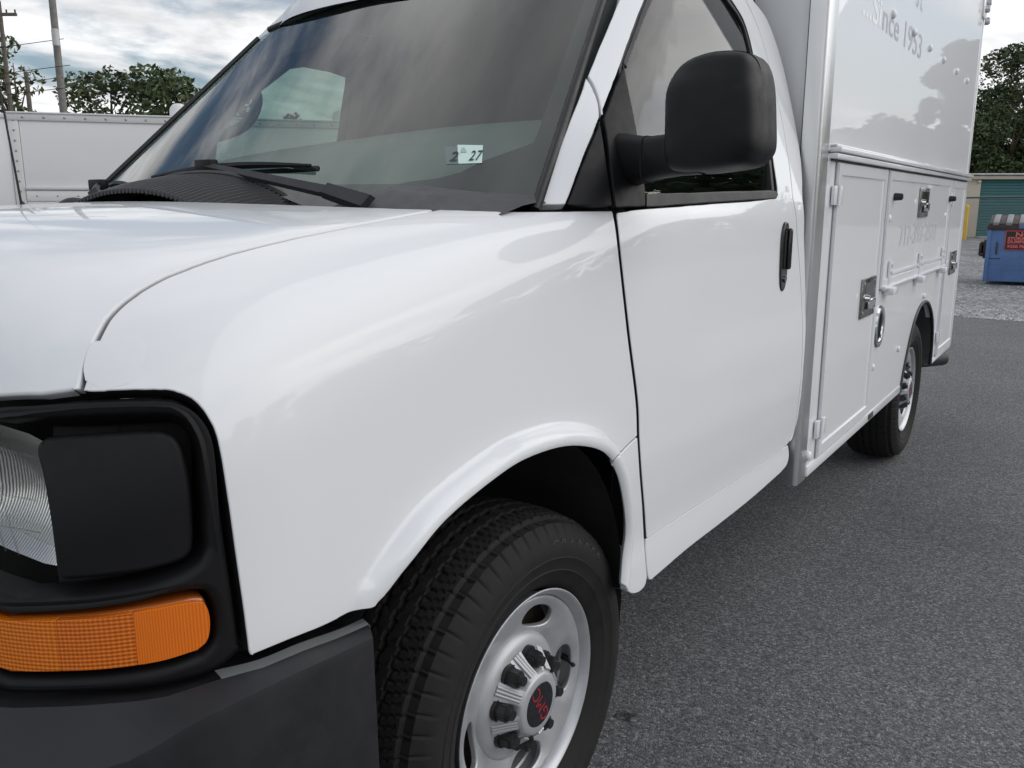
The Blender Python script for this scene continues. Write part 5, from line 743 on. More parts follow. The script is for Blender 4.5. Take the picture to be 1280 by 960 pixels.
# ---- door mirror
mir = empty('door_mirror'); mir.parent = truck
MO = [(1.025, 1.452), (1.0245, 1.517), (1.031, 1.553), (1.049, 1.575), (1.083, 1.587), (1.121, 1.589), (1.165, 1.584), (1.186, 1.573), (1.199, 1.554), (1.208, 1.519), (1.214, 1.464), (1.217, 1.416), (1.21, 1.395), (1.192, 1.379), (1.155, 1.371), (1.093, 1.365), (1.052, 1.366), (1.034, 1.374), (1.026, 1.395)]
MO = [(x - max(0, x - 1.12) * .13, z + max(0, 1.475 - z) * .09) for x, z in MO]
ol = np.array(smooth_line(MO, 4, True)); cm = np.array([1.12, 1.475]); Y0 = .30
vv = []; ff = []; n = len(ol)
lay = [(.97, .075), (1.0, .062), (1.005, .03), (1.0, .0), (.992, -.018), (.97, -.034), (.935, -.046), (.88, -.054), (.78, -.060), (.6, -.065), (.35, -.068), (.05, -.069)]
for s, dy in lay:
    for x, z in ol:
        q = cm + (np.array([x, z]) - cm) * s; rnd = .0
        k = max(0, (z - 1.545)) / .045 if dy < 0 else 0
        vv.append((q[0], Y0 + dy + .020 * float(sstep(1.51, 1.565, q[1])) * (1 if dy < -.01 else 0) + .02 * (q[0] - 1.12), q[1]))
for j in range(len(lay) - 1):
    for i in range(n): i2 = (i + 1) % n; ff.append((j * n + i, (j + 1) * n + i, (j + 1) * n + i2, j * n + i2))
ff.append(tuple((len(lay) - 1) * n + i for i in range(n))); ff.append(tuple(range(n))[::-1])
hs = mesh('mirror_housing', vv, ff, mir, PLAST, angle=60)
gv = [((cm + (np.array(p) - cm) * .93)[0], Y0 + .0765 + .02 * (p[0] - 1.12), (cm + (np.array(p) - cm) * .93)[1]) for p in ol]
mesh('mirror_glass', gv, [tuple(range(n))], mir, CHROME, smooth=False)
# arm: a rounded box section swept from the door to the housing
vv = []; ff = []; K = 16
arm = [((.885, .375, 1.405), .056, .046), ((.925, .362, 1.405), .049, .043), ((.958, .345, 1.405), .044, .039), ((1.0, .325, 1.408), .0415, .036), ((1.05, .305, 1.412), .0415, .035), ((1.09, .30, 1.414), .042, .03)]
for (c, hz, hy) in arm:
    for k in range(K):
        t = 2 * math.pi * k / K; e = .55
        vv.append((c[0], c[1] + hy * math.copysign(abs(math.cos(t)) ** e, math.cos(t)), c[2] + hz * math.copysign(abs(math.sin(t)) ** e, math.sin(t))))
for j in range(len(arm) - 1):
    for k in range(K): k2 = (k + 1) % K; ff.append((j * K + k, (j + 1) * K + k, (j + 1) * K + k2, j * K + k2))
mesh('mirror_arm', vv, ff, mir, PLAST, angle=50)
# joint line round the arm near its root
bm = bmesh.new()
tube('joint_line', [(.9575, .345 + .0392 * math.copysign(abs(math.cos(t)) ** .55, math.cos(t)), 1.405 + .0442 * math.copysign(abs(math.sin(t)) ** .55, math.sin(t))) for t in np.linspace(0, 2 * math.pi, 33)], .0016, mir, DARK, 5)
# ---- door handle
def xb(y, z): return float(march(np.array([[3., y, z]]), np.array([[-1., 0, 0]]), 0, 3., False, 120)[0][0])
hd = empty('door_handle'); hd.parent = door
hx = xb(1.19, 1.18)
oy, oz = 1.190, 1.172
hol = [(oy + .030 * math.copysign(abs(math.cos(t)) ** .8, math.cos(t)), oz + .098 * math.copysign(abs(math.sin(t)) ** .75, math.sin(t))) for t in np.linspace(0, 2 * math.pi, 33)[:-1]]
SXo = SurfF(lambda y, z: hx + .10 * (y - oy) * .25, 0, 1, .006)
GLB = mat('gloss_black', (.012, .012, .013), .22, coat=.5, noise=.05)
panel('handle_bezel', np.array([(hx, y, z) for y, z in hol]), SXo, hd, GLB, grid=.02, edge=.007, gap=0, lip=.004, depth=.02)
box('handle_recess', (hx + .0045, oy - .014, oz - .035), (hx + .0078, oy + .012, oz + .075), hd, DARK, bevel=.003)
box('handle_grip', (hx + .006, oy + .001, oz - .036), (hx + .021, oy + .016, oz + .080), hd, GLB, bevel=.007, seg=3)
cyl('key_lock', (hx + .004, oy + .002, oz - .062), (hx + .011, oy + .002, oz - .062), .010, hd, DULLCH, bevel=.001)
# ---- cabin
cab = empty('cabin'); cab.parent = truck
DR = [(-.624, 1.442), (-.476, 1.459), (-.296, 1.474), (-.13, 1.484), (.024, 1.493), (.168, 1.501), (.328, 1.508), (.428, 1.510), (.523, 1.511), (.595, 1.511), (.70, 1.50), (.80, 1.46)]
vv = []; ff = []
for x, z in DR:
    yw = float(YW(np.array(min(max(x, -.6), .8)), np.array(1.33))) + .03
    vv += [(x, yw, 1.322), (x, (yw + .50) * .5, z * .45 + 1.322 * .55 + .03), (x, .42, z - .022), (x, .50, z), (x, .56, z - .02), (x, .60, z - .12), (x, .62, 1.0)]
for i in range(len(DR) - 1):
    for k in range(6): ff.append((i * 7 + k, (i + 1) * 7 + k, (i + 1) * 7 + k + 1, i * 7 + k + 1))
mesh('dashboard', vv, ff, cab, DASHM)
rw = [(float(XG(np.array(1.35), np.array(z))) - .03, 1.355, z) for z in np.linspace(1.31, 2.0, 8)]; rw = [(.93, 1.355, .5)] + rw; rw = rw + [(.2 - x, y, z) for x, y, z in rw[::-1]]
mesh('rear_wall', rw, [tuple(range(len(rw)))], cab, INTERD, smooth=False)
box('cab_floor', (-.62, .50, .52), (.82, 1.35, .54), cab, INTERD, bevel=0)
box('headliner', (-.44, .72, 1.885), (.64, 1.36, 1.90), cab, INTER, bevel=.006)
for xc in (.47, -.27):
    st_ = empty('seat'); st_.parent = cab
    box('seat', (xc - .25, .72, .86), (xc + .25, 1.2, 1.0), st_, INTERD, bevel=.05, seg=4)
    M = Matrix.Translation((xc, 1.17, 1.0)) @ Matrix.Rotation(-.22, 4, 'X')
    box('backrest', (-.24, -.06, 0), (.24, .07, .50), st_, INTERD, bevel=.05, seg=4, M=M)
hp = [(.451, 1.515), (.519, 1.532), (.582, 1.560), (.626, 1.604), (.640, 1.65), (.62, 1.69)]
tube('grab_handle', smooth_line([(-.55, y, z) for y, z in hp], 5), .017, cab, INTER, 10)
trim = [(-.60, .16, 1.36), (-.575, .34, 1.52), (-.55, .47, 1.65), (-.52, .60, 1.77), (-.48, .70, 1.85)]
tube('pillar_trim', smooth_line([(.2 - x - .04, y + .05, z) for x, y, z in trim], 4), .03, cab, INTER, 10)
trim_o = [(.12, 1.28), (.37, 1.53), (.62, 1.785), (.70, 1.86), (.9, 1.97), (1.34, 1.97), (1.34, 1.28)]
trim_h = [(.53, 1.30), (.53, 1.53), (.62, 1.63), (.70, 1.69), (.80, 1.762), (.86, 1.775), (1.0, 1.775), (1.2, 1.755), (1.226, 1.735), (1.215, 1.6), (1.20, 1.30)]
pt = panel('door_trim', np.array([(.5, y, z) for y, z in trim_o]), SurfF(XG, 0, 1, -.05), cab, INTER, holes=[np.array([(.5, y, z) for y, z in trim_h])], grid=.05, edge=.02, gap=0, depth=.02)
mirrored(pt, 'door_trim', cab); bpy.data.objects.remove(pt)
for s in (0, 1):      # inner door skins below the glass
    X = lambda x: x if s == 0 else .2 - x
    a, b = sorted((X(.865), X(.885))); box('door_lining', (a, .42, .6), (b, 1.33, 1.325), cab, INTERD, bevel=.006)
# ---- wheels
def tyre_mesh(name):
    prof = []   # (a, r) from the inner bead round the tread to the outer bead; outer face is +a
    W = .222; R0 = .370
    side = [(-.215, .221), (-.228, .235), (-.242, .268), (-.247, .295), (-.240, .325), (-.226, .348)]
    tread = [(-.215 + (.196 + .0) * i / 44, None) for i in range(45)]
    outer = [(-.0015, .350), (.012, .332), (.0195, .315), (.021, .300), (.0195, .288), (.0210, .286), (.0195, .284), (.014, .262), (.0155, .2600), (.0135, .258), (.006, .238), (-.004, .226), (-.012, .2195), (-.02, .216)]
    prof = side + tread + outer; n = 504; P = []; k = len(prof)
    for i in range(n):
        th = 2 * math.pi * i / n; c = i % 8; zig = .0022 * (1 if (i // 4) % 2 else -1)
        for j, (a, r) in enumerate(prof):
            if r is None:
                u = (a + .117) / .098          # -1..1 across the tread
                r = R0 - .006 * abs(u) ** 3 - .004 * u * u - (.007 if abs(u) > .96 else 0)
                ae = a + zig
                for g in (-.168, -.135, -.099, -.066):
                    if abs(ae - g) < .0036: r -= .0075
                sh = a > -.062 or a < -.172
                ph = (i + int((a + .2) * 60)) % 8
                if sh and ph == 0 and abs(u) > .50: r -= .005
                if sh and ph == 4 and .58 < abs(u) < .90: r -= .004
                if not sh and (i + int(abs(a + .117) * 260)) % 9 == 0: r -= .0022
            elif j >= len(side) + 45 and j < len(side) + 47:
                ph = (i + 12) % 8
                if ph == 0: r -= .003; a -= .002
            P.append((a, r * math.cos(th), r * math.sin(th)))
    F = []
    for i in range(n):
        i2 = (i + 1) % n
        for j in range(k - 1): F.append((i * k + j, i * k + j + 1, i2 * k + j + 1, i2 * k + j))
    me = bpy.data.meshes.new(name); me.from_pydata(P, [], F); me.update()
    me.polygons.foreach_set('use_smooth', [True] * len(me.polygons)); me.set_sharp_from_angle(angle=R_(32)); me.materials.append(RUBB); return me
def ring_pts(r, n=72): return np.array([(0, r * math.cos(t), r * math.sin(t)) for t in np.linspace(0, 2 * math.pi, n, endpoint=False)])
HOLES = [68, -4, -82, -170]
def disc_x(y, z):
    r = np.hypot(y, z)
    x = PD(r)
    for a in HOLES:
        hy, hz = .158 * math.cos(R_(a)), .158 * math.sin(R_(a))
        tn = -(y - hy) * math.sin(R_(a)) + (z - hz) * math.cos(R_(a)); rd = (y - hy) * math.cos(R_(a)) + (z - hz) * math.sin(R_(a)); q = np.hypot(tn / .075, rd / .042); x = x - .016 * np.clip(1 - q, 0, 1) ** 1.3
    return x
PD = pchip([0, .06, .11, .125, .14, .165, .185, .198, .206], [-.040, -.040, -.038, -.034, -.028, -.020, -.014, -.0115, -.012])
def make_wheel(y, x, rot, steer=0, name='wheel'):
    w = empty(name, (x, y, .3695)); w.parent = truck; w.rotation_euler = (rot, 0, steer)
    return w
TYRE = tyre_mesh('tyre')
def wheel_parts(w):
    link('tyre', TYRE, w)
    rim = lathe('rim', [(-.20, .19), (-.20, .205), (-.06, .196), (-.052, .203), (-.030, .207), (-.010, .2125), (-.004, .2165), (.0, .2205), (.0035, .2215), (.0045, .219), (.002, .2145), (-.004, .2095), (-.012, .205), (-.03, .2005), (-.055, .198)], w, STEEL, 96)
    hol = []
    for a in HOLES:
        c, s = math.cos(R_(a)), math.sin(R_(a)); L = []
        for t in np.linspace(0, 2 * math.pi, 24, endpoint=False):
            u = .0225 * math.copysign(abs(math.cos(t)) ** .85, math.cos(t)); v_ = .050 * math.copysign(abs(math.sin(t)) ** .85, math.sin(t)) * (1 - .12 * math.cos(t)); r0 = .158 + u
            L.append((0, r0 * c - v_ * s, r0 * s + v_ * c))
        hol.append(np.array(L))
    dd = panel('wheel_disc', ring_pts(.2035), SurfF(disc_x, 0, 1), rim, STEEL, holes=hol, grid=.009, edge=.006, gap=0, lip=.004, depth=.012)
    bk = lathe('brake_drum', [(-.085, 0), (-.085, .195)], w, RUST, 40)
    wt = []
    v, f = tube_data([(-.048, .19 * math.cos(R_(-2)), .19 * math.sin(R_(-2))), (-.028, .188 * math.cos(R_(-3)), .188 * math.sin(R_(-3))), (-.014, .184 * math.cos(R_(-5)), .184 * math.sin(R_(-5)))], [.007, .0055, .0045], 8)
    mesh('valve_stem', v, f, w, TRIM, angle=50)
    cap = lathe('hub_cap', [(-.040, .128), (-.034, .1265), (-.027, .121), (-.022, .112), (-.0205, .100), (-.0205, .0685)], w, CAPS, 96)
    bm = bmesh.new()
    N = 8; pts = []
    # scalloped centre: outer wall follows eight lug recesses
    ringN = 160
    def rad(t, z):      # z: 0 at the base, 1 at the face
        c = math.cos(8 * (t - R_(34))); k = max(0, c); base = .100 - .040 * z
        return base - (base - .066 + .004 * z) * min(1, k ** .55 * 1.25) if k > 0 else base
    rows = [(-.021, 0), (-.012, .25), (-.002, .5), (.009, .75), (.018, .97)]
    V = []
    for x, q in rows:
        V.append([bm.verts.new((x, rad(2 * math.pi * i / ringN, q) * math.cos(2 * math.pi * i / ringN), rad(2 * math.pi * i / ringN, q) * math.sin(2 * math.pi * i / ringN))) for i in range(ringN)])
    for x, r in ((.0205, .060), (.0225, .056), (.0228, .0445)):
        V.append([bm.verts.new((x, r * math.cos(2 * math.pi * i / ringN), r * math.sin(2 * math.pi * i / ringN))) for i in range(ringN)])
    for A1, B1 in zip(V[:-1], V[1:]):
        for i in range(ringN): i2 = (i + 1) % ringN; bm.faces.new((A1[i], A1[i2], B1[i2], B1[i]))
    bm_obj('hub_cap_centre', bm, cap, CAPS, smooth=True, angle=42)
    for k in range(8):
        t = R_(34 + 45 * k + 22.5); e = Vector((0, math.cos(t), math.sin(t))); s = Vector((0, -math.sin(t), math.cos(t)))
        v, f = [], []
        for o in (-.007, 0, .007):
            tube_data([Vector((-.0195, 0, 0)) + e * .1005 + s * o, Vector((-.0, 0, 0)) + e * .0815 + s * o * .92, Vector((.0170, 0, 0)) + e * .0665 + s * o * .85], .0029, 6, v, f)
        mesh('cap_rib', v, f, cap, CAPS, angle=60)
    LUG = NUT
    for k in range(8):
        t = R_(34 + 45 * k); o = link('lug_nut', LUG, w); o.scale = (1.15, 1.12, 1.12); o.location = (-.020, .0835 * math.cos(t), .0835 * math.sin(t)); o.rotation_euler = (t, 0, 0)
    # badge: dark disc with the three red outlined letters
    bd = lathe('badge', [(.0228, .0445), (.0238, .0435), (.0242, .0)], cap, NAVY, 64)
    for c, sx in (('GMC', .80),):
        M = Matrix.Rotation(R_(118), 4, 'X') @ Matrix(((0, 0, 1, .0245), (1, 0, 0, 0), (0, 1, 0, -.0125), (0, 0, 0, 1)))
        text('lettering', 'GMC', .037, M, cap, REDTXT, align='CENTER', sx=1.0, bold=0)
bm = bmesh.new()
bmesh.ops.create_cone(bm, cap_ends=True, segments=6, radius1=.0165, radius2=.0160, depth=.026, matrix=Matrix.Translation((.013, 0, 0)) @ Matrix.Rotation(R_(90), 4, 'Y'))
bmesh.ops.bevel(bm, geom=list(bm.edges), offset=.002, segments=2, affect='EDGES')
add_cyl(bm, (-.002, 0, 0), (.006, 0, 0), .0195, n=18); add_cyl(bm, (.024, 0, 0), (.034, 0, 0), .0105, .0085, n=12)
NUT = bpy.data.meshes.new('lug_nut'); bm.to_mesh(NUT); bm.free(); NUT.materials.append(mat('lug_black', (.016, .016, .017), .4, noise=.1, vscale=60)); NUT.polygons.foreach_set('use_smooth', [True] * len(NUT.polygons)); NUT.set_sharp_from_angle(angle=R_(35))
wf = make_wheel(0, .9035, 0, -.034 * 0 - .034); wheel_parts(wf)
def copy_tree(o, parent):
    c = o.copy(); COL.objects.link(c); c.parent = parent
    for ch in list(o.children): copy_tree(ch, c)
    return c
wr = copy_tree(wf, truck); wr.location = (.9633, 3.53, .3695); wr.rotation_euler = (.6, 0, 0)
for yy, xx in ((0, -.70), (3.53, -.763)):
    w = empty('wheel', (xx, yy, .3695)); w.parent = truck; link('tyre', TYRE, w).rotation_euler = (0, 0, math.pi)
lettM = lambda s, th, r, size: None
# raised sidewall lettering, facing outward on the front tyre
def sidewall(s, start, r, size, step):
    for i, ch in enumerate(s):
        t = start - i * step; M = Matrix.Rotation(R_(t - 90), 4, 'X') @ Matrix(((0, 0, 1, .0178), (1, 0, 0, 0), (0, 1, 0, r), (0, 0, 0, 1)))
        if ch != ' ': text('lettering', ch, size, M, wf, MATS['tyre_letter'], depth=.0016, align='CENTER', bold=.0004)
mat('tyre_letter', (.045, .044, .043), .6)
sidewall('GRABBER', 80, .300, .034, 5.6)
# ---- the utility body behind the cab
XB = 1.005; Y0b, Y1b = 1.404, 4.702
P2 = lambda pts: np.array([(XB, y, z) for y, z in pts])
FL_ = lambda off=0: SurfF(lambda y, z: XB + 0 * y, 0, 1, off)
arch = smooth_line([(3.085, .438), (3.105, .50), (3.165, .60), (3.24, .70), (3.33, .775), (3.43, .815), (3.53, .828), (3.64, .820), (3.75, .785), (3.85, .725), (3.92, .64), (3.955, .54), (3.962, .438)], 4)
lower = [(1.507, .438)] + [tuple(p) for p in arch] + [(4.69, .438), (4.70, 1.47), (1.507, 1.47)]
body = panel('lower_body_side', P2(lower), FL_(), truck, BOXW, holes=[P2([(2.473 + .066 * math.cos(t), .826 + .072 * math.sin(t)) for t in np.linspace(0, 2 * math.pi, 28, endpoint=False)])], grid=.2, edge=.05, gap=0, lip=.003, depth=.03)
upper = panel('upper_body_side', P2([(1.505, 1.478), (4.69, 1.478), (4.70, 2.75), (1.505, 2.75)]), FL_(), truck, BOXW, grid=.2, edge=.1, gap=0, depth=.03)
rest = empty('utility_body'); rest.parent = truck
box('front_wall', (-.795, 1.425, .60), (.955, 1.445, 2.75), rest, GREYW, bevel=0)
box('roof_panel', (-.80, 1.405, 2.75), (1.0, 4.70, 2.79), rest, BOXW, bevel=.01)
box('rear_wall', (-.80, 4.66, .62), (.985, 4.69, 2.75), rest, BOXW, bevel=.004)
box('far_side', (-.805, 1.405, .44), (-.78, 4.70, 2.75), rest, BOXW, bevel=.004)
box('underfloor', (-.70, 1.42, .50), (.70, 4.66, .62), rest, DARK, bevel=0)
# aluminium corner extrusion: rounded L
bm = bmesh.new()
prof = [(.951, 1.440), (.951, 1.4045)] + [(1.006 - .014 + .014 * math.sin(t), 1.404 + .014 - .014 * math.cos(t)) for t in np.linspace(0, math.pi / 2, 7)] + [(1.0065, 1.500), (1.003, 1.506), (.98, 1.506)]
lo = [bm.verts.new((x, y, .435)) for x, y in prof]; hi = [bm.verts.new((x, y, 2.76)) for x, y in prof]
for i in range(len(prof) - 1): bm.faces.new((lo[i], lo[i + 1], hi[i + 1], hi[i]))
bm.faces.new(lo[::-1])
bm_obj('corner_post', bm, rest, ALU, smooth=True, angle=35)
box('post_seal', (.944, 1.418, .46), (.952, 1.43, 2.75), rest, MATS['grey_steel'], bevel=.002)
box('rear_trim', (.995, 4.688, .44), (1.012, 4.712, 2.75), rest, ALU, bevel=.005)
bm = bmesh.new()    # drip rail with two rounded ribs
for z0, z1, x1 in ((1.455, 1.472, 1.030), (1.474, 1.490, 1.040), (1.491, 1.499, 1.026)): add_box(bm, (1.0, 1.522, z0), (x1, 4.715, z1), .004)
bm_obj('drip_rail', bm, rest, BOXW, smooth=True, angle=40)
box('rail_shadow_gap', (1.003, 1.535, 1.449), (1.012, 4.66, 1.456), rest, TRIM, bevel=0)
box('skirt_rail', (1.0, 1.51, .438), (1.010, 3.08, .474), rest, BOXW, bevel=.004); box('skirt_rail', (1.0, 3.967, .438), (1.010, 4.69, .462), rest, BOXW, bevel=.004)
v, f = tube_data([(1.006, y, z) for y, z in arch], .009, 8); mesh('arch_trim', v, f, rest, TRIM, angle=60)
v, f = arch_liner(.55, 1.0, 3.525, .44, .435); v = [(x, y, max(z, .445)) for x, y, z in v]; mesh('wheel_liner', v, f, rest, mat('liner_grey', (.06, .062, .062), .7, var=.2))
# doors of the compartments
def cdoor(name, y0, y1, z0, z1, lab, inset=.052):
    bm = bmesh.new(); add_box(bm, (1.0, y0, z0), (1.017, y1, z1))
    fr = [f for f in bm.faces if f.normal.x > .9 or all(v.co.x > 1.01 for v in f.verts)]
    r = bmesh.ops.inset_region(bm, faces=fr, thickness=inset, depth=0)
    r2 = bmesh.ops.inset_region(bm, faces=fr, thickness=.006, depth=0)
    for f in fr:
        for v_ in f.verts: v_.co.x -= .006
    es = [e for e in bm.edges if all(v_.co.x > 1.016 for v_ in e.verts) and any(abs(v_.co.y - y) < 1e-4 for y in (y0, y1) for v_ in e.verts) and (all(abs(v_.co.y - y0) < 1e-4 for v_ in e.verts) or all(abs(v_.co.y - y1) < 1e-4 for v_ in e.verts) or all(abs(v_.co.z - z0) < 1e-4 for v_ in e.verts) or all(abs(v_.co.z - z1) < 1e-4 for v_ in e.verts))]
    if es: bmesh.ops.bevel(bm, geom=es, offset=.004, segments=2, affect='EDGES')
    o = bm_obj(name, bm, truck, BOXW, smooth=True, angle=30); o['label'] = lab
    bm = bmesh.new(); w = .0045     # rubber gap line round the door
    for a, b in (((1.002, y0 - w, z0 - w), (1.0085, y1 + w, z0 - .0005)), ((1.002, y0 - w, z1 + .0005), (1.0085, y1 + w, z1 + w)), ((1.002, y0 - w, z0), (1.0082, y0 - .0005, z1)), ((1.002, y1 + .0005, z0), (1.0082, y1 + w, z1))): add_box(bm, a, b)
    bm_obj('door_gasket', bm, o, GASK); return o
GASK = mat('gasket_grey', (.25, .26, .27), .5)
d1 = cdoor('compartment_door', 1.604, 2.352, .484, 1.446, 'tall front compartment door')
d2 = cdoor('compartment_door', 2.400, 4.060, .986, 1.446, 'wide drop down compartment door with faded phone number', .046)
d3 = cdoor('compartment_door', 4.098, 4.652, .468, 1.446, 'narrow rear compartment door')
for (yy, zz, w, pa_) in ((2.352, .70, .03, None),):
    box('body_seam', (1.003, 2.370, .48), (1.0095, 2.382, 1.45), rest, BOXW, bevel=.002)
box('body_seam', (1.003, 4.072, .48), (1.0095, 4.086, 1.45), rest, BOXW, bevel=.002)
def latch(y, z, w, h, parent):
    o = box('latch', (1.012, y - w / 2, z - h / 2), (1.0195, y + w / 2, z + h / 2), parent, DULLCH, bevel=.006, seg=3)
    return o
def latch_set(y, z, w, h, d):
    l_ = empty('latch'); l_.parent = truck
    bm = bmesh.new(); add_box(bm, (1.010, y - w / 2, z - h / 2), (1.0195, y + w / 2, z + h / 2), .005)
    bm_obj('latch_plate', bm, l_, DULLCH, smooth=True)
    bm = bmesh.new(); add_box(bm, (1.0193, y - w * .30, z - h * .34), (1.0203, y + w * .34, z + h * .36), 0); bm_obj('latch_dish', bm, l_, mat('latch_dish_steel', (.20, .20, .195), .2, metal=1) if 'latch_dish_steel' not in MATS else MATS['latch_dish_steel'])
    bm = bmesh.new(); add_box(bm, (1.020, y - w * .18, z - h * .30), (1.034, y + w * .26, z - h * .02), .006, 3); add_cyl(bm, (1.02, y - w * .26, z + h * .0), (1.036, y - w * .26, z), .015, .012, n=16)
    bm_obj('latch_paddle', bm, l_, CHROME, smooth=True, angle=40)
    bm = bmesh.new()
    for sy in (-1, 1):
        for sz in (-1, 1): add_cyl(bm, (1.019, y + sy * w * .40, z + sz * h * .36), (1.022, y + sy * w * .40, z + sz * h * .36), .006, n=10)
    bm_obj('screws', bm, l_, CHROME, smooth=True)['kind'] = 'stuff'
    return l_
latch_set(2.175, .974, .225, .150, d1); latch_set(3.205, 1.326, .24, .135, d2); latch_set(4.375, .985, .22, .135, d3)
def hinge(y, z, side=1):
    h = empty('hinge'); h.parent = truck
    box('hinge_leaf', (1.008, y - .045, z - .030), (1.0195, y - .010, z + .030), h, BOXW, bevel=.002); box('hinge_leaf', (1.012, y + .016, z - .028), (1.0215, y + .055, z + .028), h, BOXW, bevel=.002)
    cyl('hinge_pin', (1.020, y, z - .036), (1.020, y, z + .036), .006, h, BOXW, n=12, bevel=.002)
    box('hinge_slot', (1.0170, y - .009, z - .024), (1.0185, y + .015, z + .024), h, TRIM, bevel=0)
hinge(1.604, 1.345); hinge(1.606, .587); hinge(4.094, 1.347); hinge(4.104, .580)
for y in (2.535, 3.23, 3.92):      # drop hinges of the wide door
    h = empty('drop_hinge'); h.parent = truck
    box('hinge_strap', (1.012, y - .016, .99), (1.024, y + .016, 1.092), h, BOXW, bevel=.003)
    box('hinge_foot', (1.006, y - .05, .955), (1.05, y + .045, .985), h, BOXW, bevel=.008)
    for z in (1.045, 1.075): cyl('hinge_bolt', (1.022, y, z), (1.030, y, z), .010, h, BOXW, n=10, bevel=.002)
cyl('hinge_rod', (1.021, 2.42, .986), (1.021, 4.03, .986), .008, d2, BOXW, n=10)
box('hinge_strip', (1.0135, 2.56, 1.030), (1.0185, 3.90, 1.044), d2, BOXW, bevel=.002)
for y in (2.523, 4.018): cyl('door_bumper', (1.011, y, 1.347), (1.045, y, 1.347), .016, d2, TRIM, r2=.013, n=16, bevel=.003)
DOME = bpy.data.meshes.new('bolt_head'); bm = bmesh.new(); bmesh.ops.create_uvsphere(bm, u_segments=14, v_segments=8, radius=.017, matrix=Matrix.Diagonal((.65, 1, 1, 1))); bm.to_mesh(DOME); bm.free(); DOME.polygons.foreach_set('use_smooth', [True] * len(DOME.polygons)); DOME.materials.append(BOXW)
def domes(parent, pts, s=1):
    for y, z in pts: o = link('bolt_head', DOME, parent); o.location = (1.008, y, z); o.scale = (s, s, s)
domes(upper, [(1.84, 1.99), (2.242, 1.99), (2.655, 1.99), (3.039, 1.985), (3.424, 1.985), (3.858, 1.985), (4.261, 1.984)], .95)
domes(body, [(2.476, 1.262), (3.939, 1.26)], .9); domes(body, [(2.940, .669), (2.410, .666), (3.513, .862)], .85); domes(rest, [(1.515, .51)], 1.0)
ft = empty('fuel_filler'); ft.parent = truck
rg = lathe('filler_ring', [(.0, .060), (.006, .062), (.010, .070), (.008, .084), (.0, .088)], ft, CHROME, 40, loc=(1.006, 2.473, .826)); rg.scale = (1, .92, 1)
lathe('filler_cup', [(0, .062), (-.05, .055), (-.075, .0)], ft, mat('cup_dark', (.05, .06, .062), .3, metal=.4), 32, loc=(1.006, 2.473, .826))
cyl('filler_cap', (.955, 2.495, .800), (.985, 2.495, .800), .036, ft, mat('cap_blue_grey', (.30, .38, .42), .4), n=20, bevel=.005)
domes(rg, [], 1)
box('marker_plate', (1.009, 2.395, .447), (1.014, 2.475, .470), body, MATS['grey_steel'], bevel=.002)
# lettering left on the box
def side_text(s, y, z, size, m, sx, parent, x=1.0056, bold=.001):
    return text('lettering', s, size, Matrix(((0, 0, 1, x), (1, 0, 0, y), (0, 1, 0, z), (0, 0, 0, 1))), parent, m, sx=sx, bold=bold)
def width(o): c = [v.co.y for v in o.data.vertices]; return max(c) - min(c), max(c)
a = side_text('...Si', 1.785, 1.915, .132, GHOSTW, 1.0, upper); w1, e1_ = width(a)
b = side_text('nce 1953', e1_ + .012, 1.915, .132, GHOST, 1.0, upper); w2, e2_ = width(b)
k = (2.855 - 1.785) / (e2_ - 1.785)
for o in (a, b):
    for v_ in o.data.vertices: v_.co.y = 1.785 + (v_.co.y - 1.785) * k
o = side_text('s', 2.655, 2.092, .15, GHOST, 1.0, upper); o = side_text('t', 2.742, 2.092, .15, GHOST, 1.0, upper)
o = side_text('717-397-2577', 2.705, 1.143, .128, GHOST2, 1.0, d2, x=1.0118); w3, _ = width(o)
for v_ in o.data.vertices: v_.co.y = 2.705 + (v_.co.y - 2.705) * (.985 / w3)
# exhaust tip, corner lamps at the top rear
cyl('tail_pipe', (.70, 3.97, .40), (.965, 4.76, .352), .043, truck, mat('sooty_steel', (.020, .020, .020), .6), n=20, bevel=.004)
cl = empty('rack_fitting'); cl.parent = truck
for y, z in ((4.64, 2.50), (4.70, 2.43), (4.74, 2.37), (4.66, 2.56), (4.73, 2.47)): cyl('rack_bolt', (1.0, y, z), (1.035, y, z), .022, cl, ALU, n=14, bevel=.005)
box('rack_bracket', (1.0, 4.60, 2.37), (1.014, 4.75, 2.62), cl, ALU, bevel=.004)
# ================================================================== THE LOT AND WHAT STANDS BEHIND
def sheet(name, pts, z, m, kind='structure', sub=0):
    o = mesh(name, [(x, y, z) for x, y in pts], [tuple(range(len(pts)))], None, m, smooth=False); o['kind'] = kind; return o
sheet('ground', [(-900, -900), (900, -900), (900, 900), (-900, 900)], -.012, GRAV)
rng = random.Random(4)
edge = [(2.05 + .03 * rng.uniform(-1, 1), y) for y in np.linspace(-14, 9.9, 40)] + [(x, 10.25 + .16 * math.sin(x * 1.7) + .08 * rng.uniform(-1, 1)) for x in np.linspace(1.95, -12, 60)] + [(-60, 10.4), (-60, -14)]
sheet('asphalt_lot', edge, 0, ASPH)
